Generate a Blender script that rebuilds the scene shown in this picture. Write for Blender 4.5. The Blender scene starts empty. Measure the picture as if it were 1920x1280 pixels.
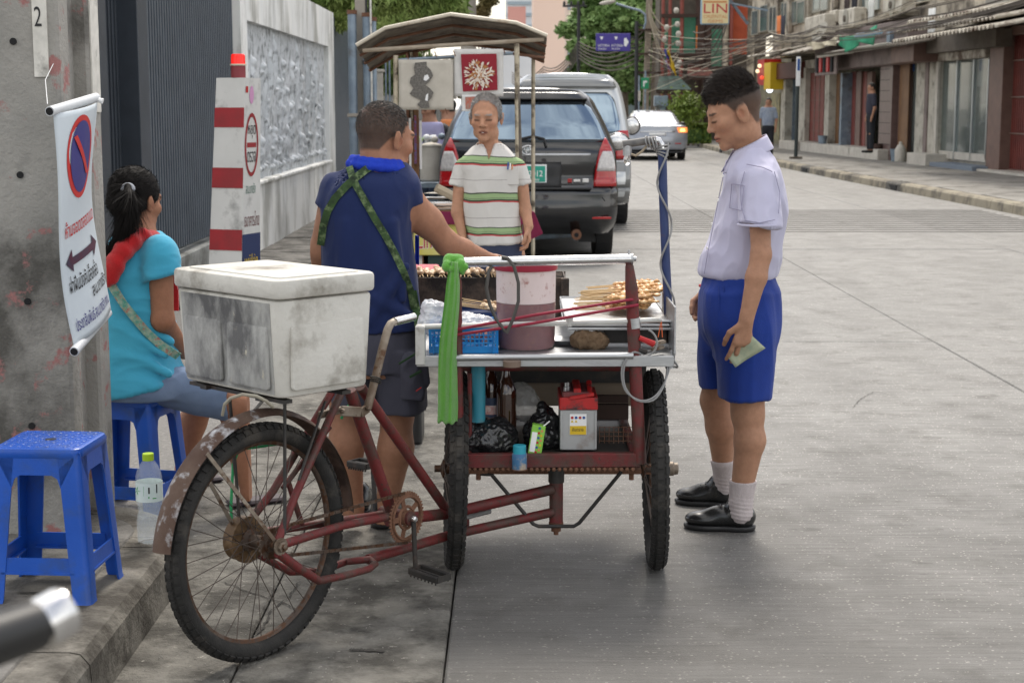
import bpy, bmesh, math, random
import numpy as np
from mathutils import Vector, Matrix, noise as mnoise
R = math.radians
SC = bpy.context.scene
COL = SC.collection
rng = random.Random(7)
nrg = np.random.default_rng(11)

# ------------------------------------------------------------------ camera
CAM_H, PITCH, FPX = 1.52, math.atan(440/3000), 3000.0
cam = bpy.data.cameras.new('camera'); cam.sensor_width = 36.0; cam.lens = 36*FPX/1920
cam.clip_start = .05; cam.clip_end = 3000
cam.dof.use_dof = True; cam.dof.focus_distance = 5.15; cam.dof.aperture_fstop = 9.0
camo = bpy.data.objects.new('camera', cam); COL.objects.link(camo)
camo.location = (0, 0, CAM_H); camo.rotation_euler = (math.pi/2-PITCH, 0, 0)
SC.camera = camo
# ------------------------------------------------------------------ world, sun, exposure
SUN_EL, SUN_AZ = 52.0, 7.0       # azimuth from +Y towards +X
w = bpy.data.worlds.new('World'); SC.world = w; w.use_nodes = True
nt = w.node_tree; nt.nodes.clear()
sky = nt.nodes.new('ShaderNodeTexSky'); sky.sky_type = 'NISHITA'; sky.sun_disc = False
sky.sun_elevation = R(SUN_EL); sky.sun_rotation = R(SUN_AZ)
sky.dust_density = 2.5; sky.air_density = 1.0; sky.ozone_density = 1.2
tc = nt.nodes.new('ShaderNodeTexCoord'); mp = nt.nodes.new('ShaderNodeMapping')
mp.inputs['Scale'].default_value = (1, 1, 2.6)
nz = nt.nodes.new('ShaderNodeTexNoise'); nz.inputs['Scale'].default_value = 1.9
nz.inputs['Detail'].default_value = 7; nz.inputs['Roughness'].default_value = .58
cr = nt.nodes.new('ShaderNodeValToRGB'); cr.color_ramp.elements[0].position = .40; cr.color_ramp.elements[1].position = .60
cr.color_ramp.elements[0].color = (.12, .12, .12, 1)
mx = nt.nodes.new('ShaderNodeMixRGB'); mx.inputs[2].default_value = (10.6, 10.3, 9.8, 1)
bg = nt.nodes.new('ShaderNodeBackground'); bg.inputs['Strength'].default_value = .13
out = nt.nodes.new('ShaderNodeOutputWorld')
L = nt.links.new
L(tc.outputs['Generated'], mp.inputs[0]); L(mp.outputs[0], nz.inputs[0]); L(nz.outputs[0], cr.inputs[0])
L(cr.outputs[0], mx.inputs[0]); L(sky.outputs[0], mx.inputs[1]); L(mx.outputs[0], bg.inputs[0]); L(bg.outputs[0], out.inputs[0])
sun = bpy.data.lights.new('sun', 'SUN'); sun.energy = 2.0; sun.angle = R(17); sun.color = (1, .93, .83)
suno = bpy.data.objects.new('sun', sun); COL.objects.link(suno)
sd = Vector((math.sin(R(SUN_AZ))*math.cos(R(SUN_EL)), math.cos(R(SUN_AZ))*math.cos(R(SUN_EL)), math.sin(R(SUN_EL))))
suno.rotation_euler = (-sd).to_track_quat('-Z', 'Y').to_euler()
suno.location = (0, 0, 30)
vs = SC.view_settings; vs.view_transform = 'Standard'; vs.look = 'None'; vs.gamma = 1; vs.exposure = 0.5
vs.use_curve_mapping = False
SC.render.engine = 'CYCLES'

# ------------------------------------------------------------------ from picture to place
_c, _s = math.cos(PITCH), math.sin(PITCH)
def ray(x, y):
    u, v = (x-960)/FPX, (640-y)/FPX
    return Vector((u, _c+v*_s, -_s+v*_c))
def P(x, y, Y):                       # point seen at pixel x,y on the upright plane at distance Y
    d = ray(x, y); t = Y/d.y
    return Vector((d.x*t, Y, CAM_H+d.z*t))
def G(x, y, z=0.0):                   # point seen at pixel x,y on level ground of height z
    d = ray(x, y); t = (z-CAM_H)/d.z
    return Vector((d.x*t, d.y*t, z))
def PX(x, y, X):                      # on a wall running along the street at offset X
    d = ray(x, y); t = X/d.x
    return Vector((X, d.y*t, CAM_H+d.z*t))
def V(*a): return Vector(a)

# ------------------------------------------------------------------ mesh building
class MB:
    def __init__(s): s.v = []; s.f = []
    def add(s, vs, fs):
        o = len(s.v); s.v += [tuple(p) for p in vs]; s.f += [tuple(i+o for i in f) for f in fs]; return s
    def box(s, c, d, rot=None, bev=0.0):
        c = Vector(c); hx, hy, hz = d[0]/2, d[1]/2, d[2]/2
        if bev <= 0:
            vs = [Vector((x*hx, y*hy, z*hz)) for z in (-1, 1) for x, y in ((-1,-1),(1,-1),(1,1),(-1,1))]
            fs = [(3,2,1,0),(4,5,6,7),(0,1,5,4),(1,2,6,5),(2,3,7,6),(3,0,4,7)]
        else:
            b = min(bev, hx*.9, hy*.9, hz*.9); vs = []; 
            for z, i in ((-hz, b), (-hz+b, 0), (hz-b, 0), (hz, b)):
                X, Yy = hx-i, hy-i; e = b*(.5 if i == 0 else .6)
                vs += [Vector(p+(z,)) for p in ((-X+e,-Yy),(X-e,-Yy),(X,-Yy+e),(X,Yy-e),(X-e,Yy),(-X+e,Yy),(-X,Yy-e),(-X,-Yy+e))]
            fs = [tuple(range(7,-1,-1)), tuple(range(24,32))]
            for k in range(3):
                for j in range(8): fs.append((k*8+j, k*8+(j+1)%8, k*8+8+(j+1)%8, k*8+8+j))
        M = Matrix.Identity(3)
        if rot is not None: M = rot if isinstance(rot, Matrix) else Matrix.Rotation(rot, 3, 'Z')
        return s.add([c+M@p for p in vs], fs)
    def bar(s, a, b, wd, ht, up=(0,0,1), bev=0):       # rectangular bar from a to b
        a, b = Vector(a), Vector(b); x = (b-a); L_ = x.length
        if L_ < 1e-6: return s
        x.normalize(); u = Vector(up)
        if abs(x.dot(u)) > .98: u = Vector((0,1,0))
        y = u.cross(x).normalized(); z = x.cross(y)
        return s.box((a+b)/2, (L_, wd, ht), Matrix((x,y,z)).transposed(), bev)
    def tube(s, pts, r, n=10, cap=True, closed=False, flat=None):
        pts = [Vector(p) for p in pts]; N = len(pts)
        rs = r if isinstance(r, (list, tuple)) else [r]*N
        rings = []; prev = None
        for i, p in enumerate(pts):
            if closed: t = pts[(i+1) % N]-pts[i-1]
            else: t = pts[min(i+1, N-1)]-pts[max(i-1, 0)]
            if t.length < 1e-9: t = Vector((0,0,1))
            t.normalize()
            if prev is None:
                u = Vector((0,0,1)) if abs(t.z) < .9 else Vector((1,0,0))
                u = (u-t*u.dot(t)).normalized()
            else:
                u = prev-t*prev.dot(t)
                u = u.normalized() if u.length > 1e-6 else Vector((1,0,0))
            prev = u; w_ = t.cross(u)
            fl = flat if flat else 1
            rings.append([p+(u*math.cos(2*math.pi*k/n)*rs[i]+w_*math.sin(2*math.pi*k/n)*rs[i]*fl) for k in range(n)])
        vs = [q for rg in rings for q in rg]; fs = []
        for i in range(N if closed else N-1):
            j = (i+1) % N
            for k in range(n): fs.append((i*n+k, i*n+(k+1)%n, j*n+(k+1)%n, j*n+k))
        if cap and not closed: fs += [tuple(range(n-1,-1,-1)), tuple((N-1)*n+k for k in range(n))]
        return s.add(vs, fs)
    def lathe(s, prof, c=(0,0,0), axis=(0,0,1), n=24, cap=True):   # prof: (r, h)
        ax = Vector(axis).normalized(); c = Vector(c)
        u = Vector((1,0,0)) if abs(ax.x) < .9 else Vector((0,1,0)); u = (u-ax*u.dot(ax)).normalized(); w_ = ax.cross(u)
        vs = [c+ax*h+(u*math.cos(2*math.pi*k/n)+w_*math.sin(2*math.pi*k/n))*max(r_, 1e-5) for r_, h in prof for k in range(n)]
        fs = [(i*n+k, i*n+(k+1)%n, (i+1)*n+(k+1)%n, (i+1)*n+k) for i in range(len(prof)-1) for k in range(n)]
        if cap: fs += [tuple(range(n-1,-1,-1)), tuple((len(prof)-1)*n+k for k in range(n))]
        return s.add(vs, fs)
    def prism(s, poly, off):            # flat polygon (3d points) extruded by off
        off = Vector(off); a = [Vector(p) for p in poly]; n = len(a)
        return s.add(a+[p+off for p in a], [tuple(range(n-1,-1,-1)), tuple(range(n,2*n))]+[(i,(i+1)%n,n+(i+1)%n,n+i) for i in range(n)])
    def grid(s, fn, nu, nv, thick=None):     # fn(u,v)->point ; optional thickness vector
        vs = [fn(i/nu, j/nv) for j in range(nv+1) for i in range(nu+1)]; m = nu+1
        fs = [(j*m+i, j*m+i+1, (j+1)*m+i+1, (j+1)*m+i) for j in range(nv) for i in range(nu)]
        s.add(vs, fs)
        if thick is not None:
            th = Vector(thick); s.add([Vector(p)+th for p in vs], [f[::-1] for f in fs])
            k = len(vs); o = len(s.v)-2*k
            e = [i for i in range(m)]+[j*m+nu for j in range(1,nv+1)]+[nv*m+i for i in range(nu-1,-1,-1)]+[j*m for j in range(nv-1,0,-1)]
            s.f += [(o+e[i], o+k+e[i], o+k+e[(i+1)%len(e)], o+e[(i+1)%len(e)]) for i in range(len(e))]
        return s
    def ball(s, c, r, n=12, m=8, M=None):
        c = Vector(c); r = r if isinstance(r, (tuple, list)) else (r, r, r); vs = []
        for j in range(m+1):
            t = math.pi*j/m
            for i in range(n):
                a = 2*math.pi*i/n
                p = Vector((r[0]*math.sin(t)*math.cos(a), r[1]*math.sin(t)*math.sin(a), r[2]*math.cos(t)))
                vs.append(c+(M@p if M is not None else p))
        return s.add(vs, [(j*n+i, (j+1)*n+i, (j+1)*n+(i+1)%n, j*n+(i+1)%n) for j in range(m) for i in range(n)])
    def torus(s, c, axis, Rr, r, n=48, m=12, squash=1.0, a0=0, a1=2*math.pi):
        c = Vector(c); ax = Vector(axis).normalized()
        u = Vector((0,0,1)) if abs(ax.z) < .9 else Vector((1,0,0)); u = (u-ax*u.dot(ax)).normalized(); w_ = ax.cross(u)
        full = abs(a1-a0-2*math.pi) < 1e-4; nn = n if full else n+1; vs = []
        for i in range(nn):
            t = a0+(a1-a0)*i/n; d = u*math.cos(t)+w_*math.sin(t)
            for k in range(m):
                p = 2*math.pi*k/m; vs.append(c+d*(Rr+r*math.cos(p))+ax*r*squash*math.sin(p))
        fs = [(i*m+k, ((i+1)%nn)*m+k, ((i+1)%nn)*m+(k+1)%m, i*m+(k+1)%m) for i in range(n) for k in range(m)]
        return s.add(vs, fs)

ORG = {}                                # world origin of each object, so that parts can be written in world coordinates
def setp(o, label=None, cat=None, group=None, kind=None):
    if label: o['label'] = label
    if cat: o['category'] = cat
    if group: o['group'] = group
    if kind: o['kind'] = kind
    return o
def thing(name, label, cat, loc=(0,0,0), rz=0, group=None, kind=None):
    o = bpy.data.objects.new(name, None); COL.objects.link(o); o.empty_display_size = .1
    o.location = loc; o.rotation_euler = (0, 0, rz); ORG[o.name] = Vector(loc)
    return setp(o, label, cat, group, kind)
def obj(name, mb, mat, parent=None, label=None, cat=None, group=None, kind=None, smooth=False, local=False, base=None):
    """one mesh object. With a parent, the vertices are world points unless local."""
    me = bpy.data.meshes.new(name)
    org = Vector((0,0,0))
    if parent is not None and not local: org = ORG[parent.name]
    if parent is None and base is not None: org = Vector(base)
    me.from_pydata([(p[0]-org[0], p[1]-org[1], p[2]-org[2]) for p in mb.v], [], mb.f)
    return _fin(name, me, mat, parent, label, cat, group, kind, smooth, org if parent is None else None, local)
def _fin(name, me, mat, parent, label, cat, group, kind, smooth, org, local=False):
    me.update()
    o = bpy.data.objects.new(name, me); COL.objects.link(o)
    if mat is not None:
        for m_ in (mat if isinstance(mat, (list, tuple)) else [mat]): me.materials.append(m_)
    if smooth:
        me.polygons.foreach_set('use_smooth', [True]*len(me.polygons))
        if smooth != 'all':
            bm = bmesh.new(); bm.from_mesh(me)
            lim = R(35 if smooth is True else smooth)
            for e in bm.edges:
                if len(e.link_faces) == 2 and e.calc_face_angle(0) > lim: e.smooth = False
            bm.to_mesh(me); bm.free()
    if parent is not None:
        o.parent = parent; ORG[o.name] = ORG[parent.name].copy()
    else:
        o.location = org; ORG[o.name] = Vector(org)
    return setp(o, label, cat, group, kind)
def copyo(o, parent=None, name=None):
    c = o.copy(); COL.objects.link(c)
    if parent is not None: c.parent = parent
    for ch in o.children: copyo(ch, c)
    return c
def copythings(o, loc, rz=None, label=None):
    c = copyo(o); c.location = loc
    if rz is not None: c.rotation_euler = (0, 0, rz)
    if label: c['label'] = label
    return c

# ------------------------------------------------------------------ materials
_M = {}
def srgb(r, g, b):
    f = lambda c: (c/255/12.92) if c/255 <= .04045 else ((c/255+.055)/1.055)**2.4
    return (f(r), f(g), f(b), 1)
def pm(name, c, c2=None, sc=8, rough=.6, r2=None, metal=0, bump=.0, bsc=60, dirt=None, damt=.5, dsc=5, spec=.5, trans=0,
       ior=1.45, emis=None, es=0, coat=0, stretch=(1,1,1), alpha=1, sss=0, attr=None, detail=6, vor=None, sheen=0, world=False, rust=None, ramt=.6):
    if name in _M: return _M[name]
    m = bpy.data.materials.new(name); m.use_nodes = True; n = m.node_tree.nodes; l = m.node_tree.links.new
    b = n['Principled BSDF']; c = tuple(c)[:3]+(1,)
    if world:
        g = n.new('ShaderNodeNewGeometry'); src = g.outputs['Position']
    else:
        t = n.new('ShaderNodeTexCoord'); src = t.outputs['Object']
    mpp = n.new('ShaderNodeMapping'); mpp.inputs['Scale'].default_value = stretch; l(src, mpp.inputs[0]); vec = mpp.outputs[0]
    def nois(scale, det=detail, ro=.6):
        k = n.new('ShaderNodeTexNoise'); k.inputs['Scale'].default_value = scale; k.inputs['Detail'].default_value = det
        k.inputs['Roughness'].default_value = ro; l(vec, k.inputs[0]); return k
    colout = None
    if attr:
        a = n.new('ShaderNodeVertexColor'); a.layer_name = attr; colout = a.outputs[0]
        if c2 is not None:
            k = nois(sc); mr = n.new('ShaderNodeMapRange'); l(k.outputs[0], mr.inputs[0]); mr.inputs[1].default_value = .3; mr.inputs[2].default_value = .7
            mr.inputs[3].default_value = 1-c2; mr.inputs[4].default_value = 1+c2
            q = n.new('ShaderNodeVectorMath'); q.operation = 'SCALE'; l(colout, q.inputs[0]); l(mr.outputs[0], q.inputs[3]); colout = q.outputs[0]
    elif c2 is not None:
        k = nois(sc); r_ = n.new('ShaderNodeValToRGB'); e = r_.color_ramp.elements
        e[0].position = .32; e[1].position = .68; e[0].color = c; e[1].color = tuple(c2)[:3]+(1,)
        l(k.outputs[0], r_.inputs[0]); colout = r_.outputs[0]
    else:
        rgb = n.new('ShaderNodeRGB'); rgb.outputs[0].default_value = c; colout = rgb.outputs[0]
    def layer(colr, amt, scale, soft=.08, ro=.65):
        nonlocal colout
        k = nois(scale, 8, ro); r_ = n.new('ShaderNodeValToRGB'); e = r_.color_ramp.elements
        e[0].position = max(0, 1-amt-soft); e[1].position = min(1, 1-amt+soft)
        l(k.outputs[0], r_.inputs[0]); mxx = n.new('ShaderNodeMixRGB'); l(r_.outputs[0], mxx.inputs[0]); l(colout, mxx.inputs[1])
        mxx.inputs[2].default_value = tuple(colr)[:3]+(1,); colout = mxx.outputs[0]; return r_.outputs[0]
    if dirt is not None: layer(dirt, damt, dsc)
    if rust is not None: layer(rust, ramt, dsc*5, .03)
    l(colout, b.inputs['Base Color'])
    b.inputs['Roughness'].default_value = rough; b.inputs['Metallic'].default_value = metal
    if r2 is not None:
        k = nois(sc*1.7); mr = n.new('ShaderNodeMapRange'); l(k.outputs[0], mr.inputs[0])
        mr.inputs[1].default_value = .3; mr.inputs[2].default_value = .7; mr.inputs[3].default_value = rough; mr.inputs[4].default_value = r2
        l(mr.outputs[0], b.inputs['Roughness'])
    b.inputs['Specular IOR Level'].default_value = spec; b.inputs['IOR'].default_value = ior
    b.inputs['Transmission Weight'].default_value = trans; b.inputs['Coat Weight'].default_value = coat
    b.inputs['Alpha'].default_value = alpha
    if sheen: b.inputs['Sheen Weight'].default_value = sheen
    if sss:
        b.inputs['Subsurface Weight'].default_value = sss; b.inputs['Subsurface Scale'].default_value = .01
        b.inputs['Subsurface Radius'].default_value = (1, .4, .2)
    if emis: b.inputs['Emission Color'].default_value = tuple(emis)[:3]+(1,); b.inputs['Emission Strength'].default_value = es
    if bump:
        k = nois(bsc, 5, .6); bp = n.new('ShaderNodeBump'); bp.inputs['Strength'].default_value = min(1, bump); bp.inputs['Distance'].default_value = .01*max(1, bump)
        l(k.outputs[0], bp.inputs['Height']); l(bp.outputs[0], b.inputs['Normal'])
    _M[name] = m; return m

def text(s, o, xd, yd, wd, ht, mat, parent, name='lettering', depth=.001, local=False, label=None, bold=0.0, lift=.0015, **kw):
    """flat lettering whose box (wd x ht) starts at o and runs along xd / yd; it is lifted along xd x yd"""
    cu = bpy.data.curves.new('t', 'FONT'); cu.body = s; cu.size = 1; cu.fill_mode = 'FRONT'; cu.resolution_u = 3; cu.offset = bold
    to = bpy.data.objects.new('t', cu); COL.objects.link(to)
    dg = bpy.context.evaluated_depsgraph_get(); me = bpy.data.meshes.new_from_object(to.evaluated_get(dg))
    bpy.data.objects.remove(to); bpy.data.curves.remove(cu)
    if len(me.vertices) == 0: return None
    vs = np.array([v.co[:] for v in me.vertices]); lo, hi = vs.min(0), vs.max(0); sp = np.maximum(hi-lo, 1e-6)
    o, xd, yd = Vector(o), Vector(xd).normalized(), Vector(yd).normalized(); nn = xd.cross(yd).normalized()
    mb = MB(); mb.add([o+xd*((p[0]-lo[0])/sp[0]*wd)+yd*((p[1]-lo[1])/sp[1]*ht)+nn*lift for p in vs], [tuple(f.vertices) for f in me.polygons])
    bpy.data.meshes.remove(me)
    return obj(name, mb, mat, parent, label=label, local=local, **kw)

# ------------------------------------------------------------------ blended solid fields (for bodies, clothes, bags)
class Field:
    def __init__(s, lo, hi, h):
        s.lo = np.array(lo, float); s.h = h; s.n = np.ceil((np.array(hi)-s.lo)/h).astype(int)+1
        s.F = np.ones(s.n, np.float32)
    def _sl(s, lo, hi, pad):
        a = np.clip(np.floor((np.array(lo)-pad-s.lo)/s.h).astype(int), 0, s.n-1); b = np.clip(np.ceil((np.array(hi)+pad-s.lo)/s.h).astype(int)+1, 1, s.n)
        ax = [(s.lo[i]+s.h*np.arange(a[i], b[i])).astype(np.float32) for i in range(3)]
        return tuple(slice(a[i], b[i]) for i in range(3)), ax[0][:,None,None], ax[1][None,:,None], ax[2][None,None,:]
    def _mix(s, sl, d, k, mode):
        F = s.F[sl]
        if F.size == 0: return
        if mode == 'add':
            h = np.clip(.5+.5*(F-d)/k, 0, 1); s.F[sl] = F*(1-h)+d*h-k*h*(1-h)
        else:
            h = np.clip(.5-.5*(F+d)/k, 0, 1); s.F[sl] = F*(1-h)-d*h+k*h*(1-h)
    def cap(s, a, b, ra, rb, k=.015, mode='add', u=None, q=1.0):     # u,q: squash along u by q
        a = np.array(a, float); b = np.array(b, float); m = max(ra, rb)*max(1, 1/q if q < 1 else q)
        sl, X, Y, Z = s._sl(np.minimum(a, b)-m, np.maximum(a, b)+m, k+2*s.h)
        ba = b-a; L2 = max(float(ba@ba), 1e-9)
        px, py, pz = X-a[0], Y-a[1], Z-a[2]
        t = np.clip((px*ba[0]+py*ba[1]+pz*ba[2])/L2, 0, 1)
        dx, dy, dz = px-t*ba[0], py-t*ba[1], pz-t*ba[2]
        if u is not None:
            u = np.array(u, float); u = u/np.linalg.norm(u); e = (dx*u[0]+dy*u[1]+dz*u[2])*(1/q-1)
            dx, dy, dz = dx+e*u[0], dy+e*u[1], dz+e*u[2]
        d = np.sqrt(dx*dx+dy*dy+dz*dz)-(ra+(rb-ra)*t)
        s._mix(sl, d.astype(np.float32), k, mode)
    def ell(s, c, r, M=None, k=.015, mode='add'):     # M columns = local axes
        c = np.array(c, float); m = max(r); sl, X, Y, Z = s._sl(c-m, c+m, k+2*s.h)
        px, py, pz = X-c[0], Y-c[1], Z-c[2]
        if M is None: lx, ly, lz = px+0*py+0*pz, py+0*px+0*pz, pz+0*px+0*py
        else:
            lx = px*M[0][0]+py*M[1][0]+pz*M[2][0]; ly = px*M[0][1]+py*M[1][1]+pz*M[2][1]; lz = px*M[0][2]+py*M[1][2]+pz*M[2][2]
        k0 = np.sqrt((lx/r[0])**2+(ly/r[1])**2+(lz/r[2])**2); k1 = np.sqrt((lx/r[0]**2)**2+(ly/r[1]**2)**2+(lz/r[2]**2)**2)
        d = k0*(k0-1)/np.maximum(k1, 1e-6)
        s._mix(sl, d.astype(np.float32), k, mode)
    def loft(s, rows, k=.015, mode='add', p=2.3, infl=0):    # rows: (z, cx, cy, rx, ry) ascending or not
        rows = sorted(rows); a = np.array(rows, float); a[:,3:] += infl
        z0, z1 = a[0,0], a[-1,0]
        sl, X, Y, Z = s._sl((a[:,1]-a[:,3]).min().repeat(1).tolist()+[(a[:,2]-a[:,4]).min(), z0], [(a[:,1]+a[:,3]).max(), (a[:,2]+a[:,4]).max(), z1], k+3*s.h)
        zz = Z.ravel(); zc = np.clip(zz, z0, z1)
        from_ = lambda i: smooth_interp(zc, a[:,0], a[:,i])[None,None,:].astype(np.float32)
        cx, cy, rx, ry = from_(1), from_(2), from_(3), from_(4)
        q = (np.abs((X-cx)/rx)**p+np.abs((Y-cy)/ry)**p)**(1/p)
        d = (q-1)*np.minimum(rx, ry)
        d = np.maximum(d, np.maximum(z0-Z, Z-z1))
        s._mix(sl, d.astype(np.float32), k, mode)
    def cut(s, p, nrm):               # keep the side opposite to nrm
        p = np.array(p, float); nrm = np.array(nrm, float); nrm /= np.linalg.norm(nrm)
        ax = [(s.lo[i]+s.h*np.arange(s.n[i])).astype(np.float32) for i in range(3)]
        d = (ax[0][:,None,None]-p[0])*nrm[0]+(ax[1][None,:,None]-p[1])*nrm[1]+(ax[2][None,None,:]-p[2])*nrm[2]
        s.F = np.maximum(s.F, d.astype(np.float32))
    def coords(s):
        ax = [(s.lo[i]+s.h*np.arange(s.n[i])).astype(np.float32) for i in range(3)]
        return ax[0][:,None,None], ax[1][None,:,None], ax[2][None,None,:]
    def shell(s, t): s.F = np.maximum(s.F, -(s.F+t))
    def mesh(s):
        F = s.F.copy(); F[0]=F[-1]=1; F[:,0]=F[:,-1]=1; F[:,:,0]=F[:,:,-1]=1
        ins = F < 0; n = np.array(F.shape)
        c = [ins[i:n[0]-1+i, j:n[1]-1+j, k:n[2]-1+k] for i in (0,1) for j in (0,1) for k in (0,1)]
        cnt = sum(x.astype(np.uint8) for x in c); act = (cnt > 0) & (cnt < 8)
        idx = np.full(act.shape, -1, np.int32); cells = np.argwhere(act); idx[act] = np.arange(len(cells))
        I, J, K = cells.T; acc = np.zeros((len(cells), 3)); num = np.zeros(len(cells))
        for ax in range(3):
            for o1 in (0,1):
                for o2 in (0,1):
                    a = [0,0,0]; oo = [x for x in range(3) if x != ax]; a[oo[0]] = o1; a[oo[1]] = o2
                    b = list(a); b[ax] = 1
                    fa = F[I+a[0], J+a[1], K+a[2]]; fb = F[I+b[0], J+b[1], K+b[2]]
                    m = (fa < 0) != (fb < 0); t = np.where(m, fa/np.where(m, fa-fb, 1), 0)
                    for q in range(3): acc[:,q] += np.where(m, a[q]+(t if q == ax else 0), 0)
                    num += m
        v = (cells+acc/np.maximum(num,1)[:,None])*s.h+s.lo
        fs = []
        for ax in range(3):
            o = [x for x in range(3) if x != ax]
            sl0 = [slice(1, n[i]-1) for i in range(3)]; sl1 = list(sl0); sl0[ax] = slice(0, n[ax]-1); sl1[ax] = slice(1, n[ax])
            A = ins[tuple(sl0)]; B = ins[tuple(sl1)]; ch = np.argwhere(A != B)
            if not len(ch): continue
            off = np.array([1,1,1]); off[ax] = 0; e = ch+off; flip = A[tuple(ch.T)]
            def at(d1, d2):
                q = e.copy(); q[:,o[0]] += d1; q[:,o[1]] += d2; return idx[tuple(q.T)]
            quad = np.stack([at(-1,-1), at(0,-1), at(0,0), at(-1,0)], 1)
            if ax == 1: flip = ~flip
            quad[~flip] = quad[~flip][:, ::-1]
            fs.append(quad)
        return v, np.concatenate(fs)
def smooth_interp(x, xp, fp):
    n = len(xp)
    if n < 3: return np.interp(x, xp, fp)
    m = np.gradient(fp, xp); i = np.clip(np.searchsorted(xp, x)-1, 0, n-2); h = xp[i+1]-xp[i]; t = (x-xp[i])/h
    return (2*t**3-3*t**2+1)*fp[i]+(t**3-2*t**2+t)*h*m[i]+(-2*t**3+3*t**2)*fp[i+1]+(t**3-t**2)*h*m[i+1]
def relax(v, f, it=2, lam=.5):
    e = np.concatenate([f[:,[0,1]], f[:,[1,2]], f[:,[2,3]], f[:,[3,0]]])
    for _ in range(it):
        acc = np.zeros_like(v); cnt = np.zeros(len(v))
        for q in range(3):
            acc[:,q] = np.bincount(e[:,0], v[e[:,1],q], len(v))+np.bincount(e[:,1], v[e[:,0],q], len(v))
        cnt = np.bincount(e[:,0], minlength=len(v))+np.bincount(e[:,1], minlength=len(v))
        v = v+lam*(acc/np.maximum(cnt,1)[:,None]-v)
    return v
def vnormals(v, f):
    nn = np.cross(v[f[:,2]]-v[f[:,0]], v[f[:,3]]-v[f[:,1]]); out_ = np.zeros_like(v)
    for k in range(4):
        for q in range(3): out_[:,q] += np.bincount(f[:,k], nn[:,q], len(v))
    return out_/np.maximum(np.linalg.norm(out_, axis=1), 1e-9)[:,None]
def npobj(name, v, f, mat, parent=None, colors=None, org=None, **kw):
    me = bpy.data.meshes.new(name)
    o_ = ORG[parent.name] if parent is not None else Vector(org if org is not None else (0,0,0))
    vv = (v-np.array(o_)).astype(np.float32)
    me.vertices.add(len(v)); me.vertices.foreach_set('co', vv.ravel())
    k = f.shape[1]; me.loops.add(len(f)*k); me.loops.foreach_set('vertex_index', f.astype(np.int32).ravel())
    me.polygons.add(len(f)); me.polygons.foreach_set('loop_start', np.arange(0, len(f)*k, k, dtype=np.int32)); me.polygons.foreach_set('loop_total', np.full(len(f), k, np.int32))
    me.update(calc_edges=True)
    me.polygons.foreach_set('use_smooth', np.ones(len(f), bool))
    if colors is not None:
        ca = me.color_attributes.new('col', 'FLOAT_COLOR', 'POINT')
        c4 = np.ones((len(v), 4), np.float32); c4[:,:3] = colors; ca.data.foreach_set('color', c4.ravel())
    return _fin(name, me, mat, parent, kw.get('label'), kw.get('cat'), kw.get('group'), kw.get('kind'), False, Vector(o_) if parent is None else None)
def fold(v, nrm, amp, scale, stretch=(1,1,1), seed=0, ridge=True):     # cloth folds: displace along the normal
    st = np.array(stretch)*scale; out_ = np.empty(len(v))
    for i in range(len(v)):
        p = v[i]*st; x = mnoise.noise((p[0]+seed, p[1], p[2]))
        out_[i] = (1-2*abs(x)) if ridge else x
    return v+nrm*(out_*amp)[:,None]
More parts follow.
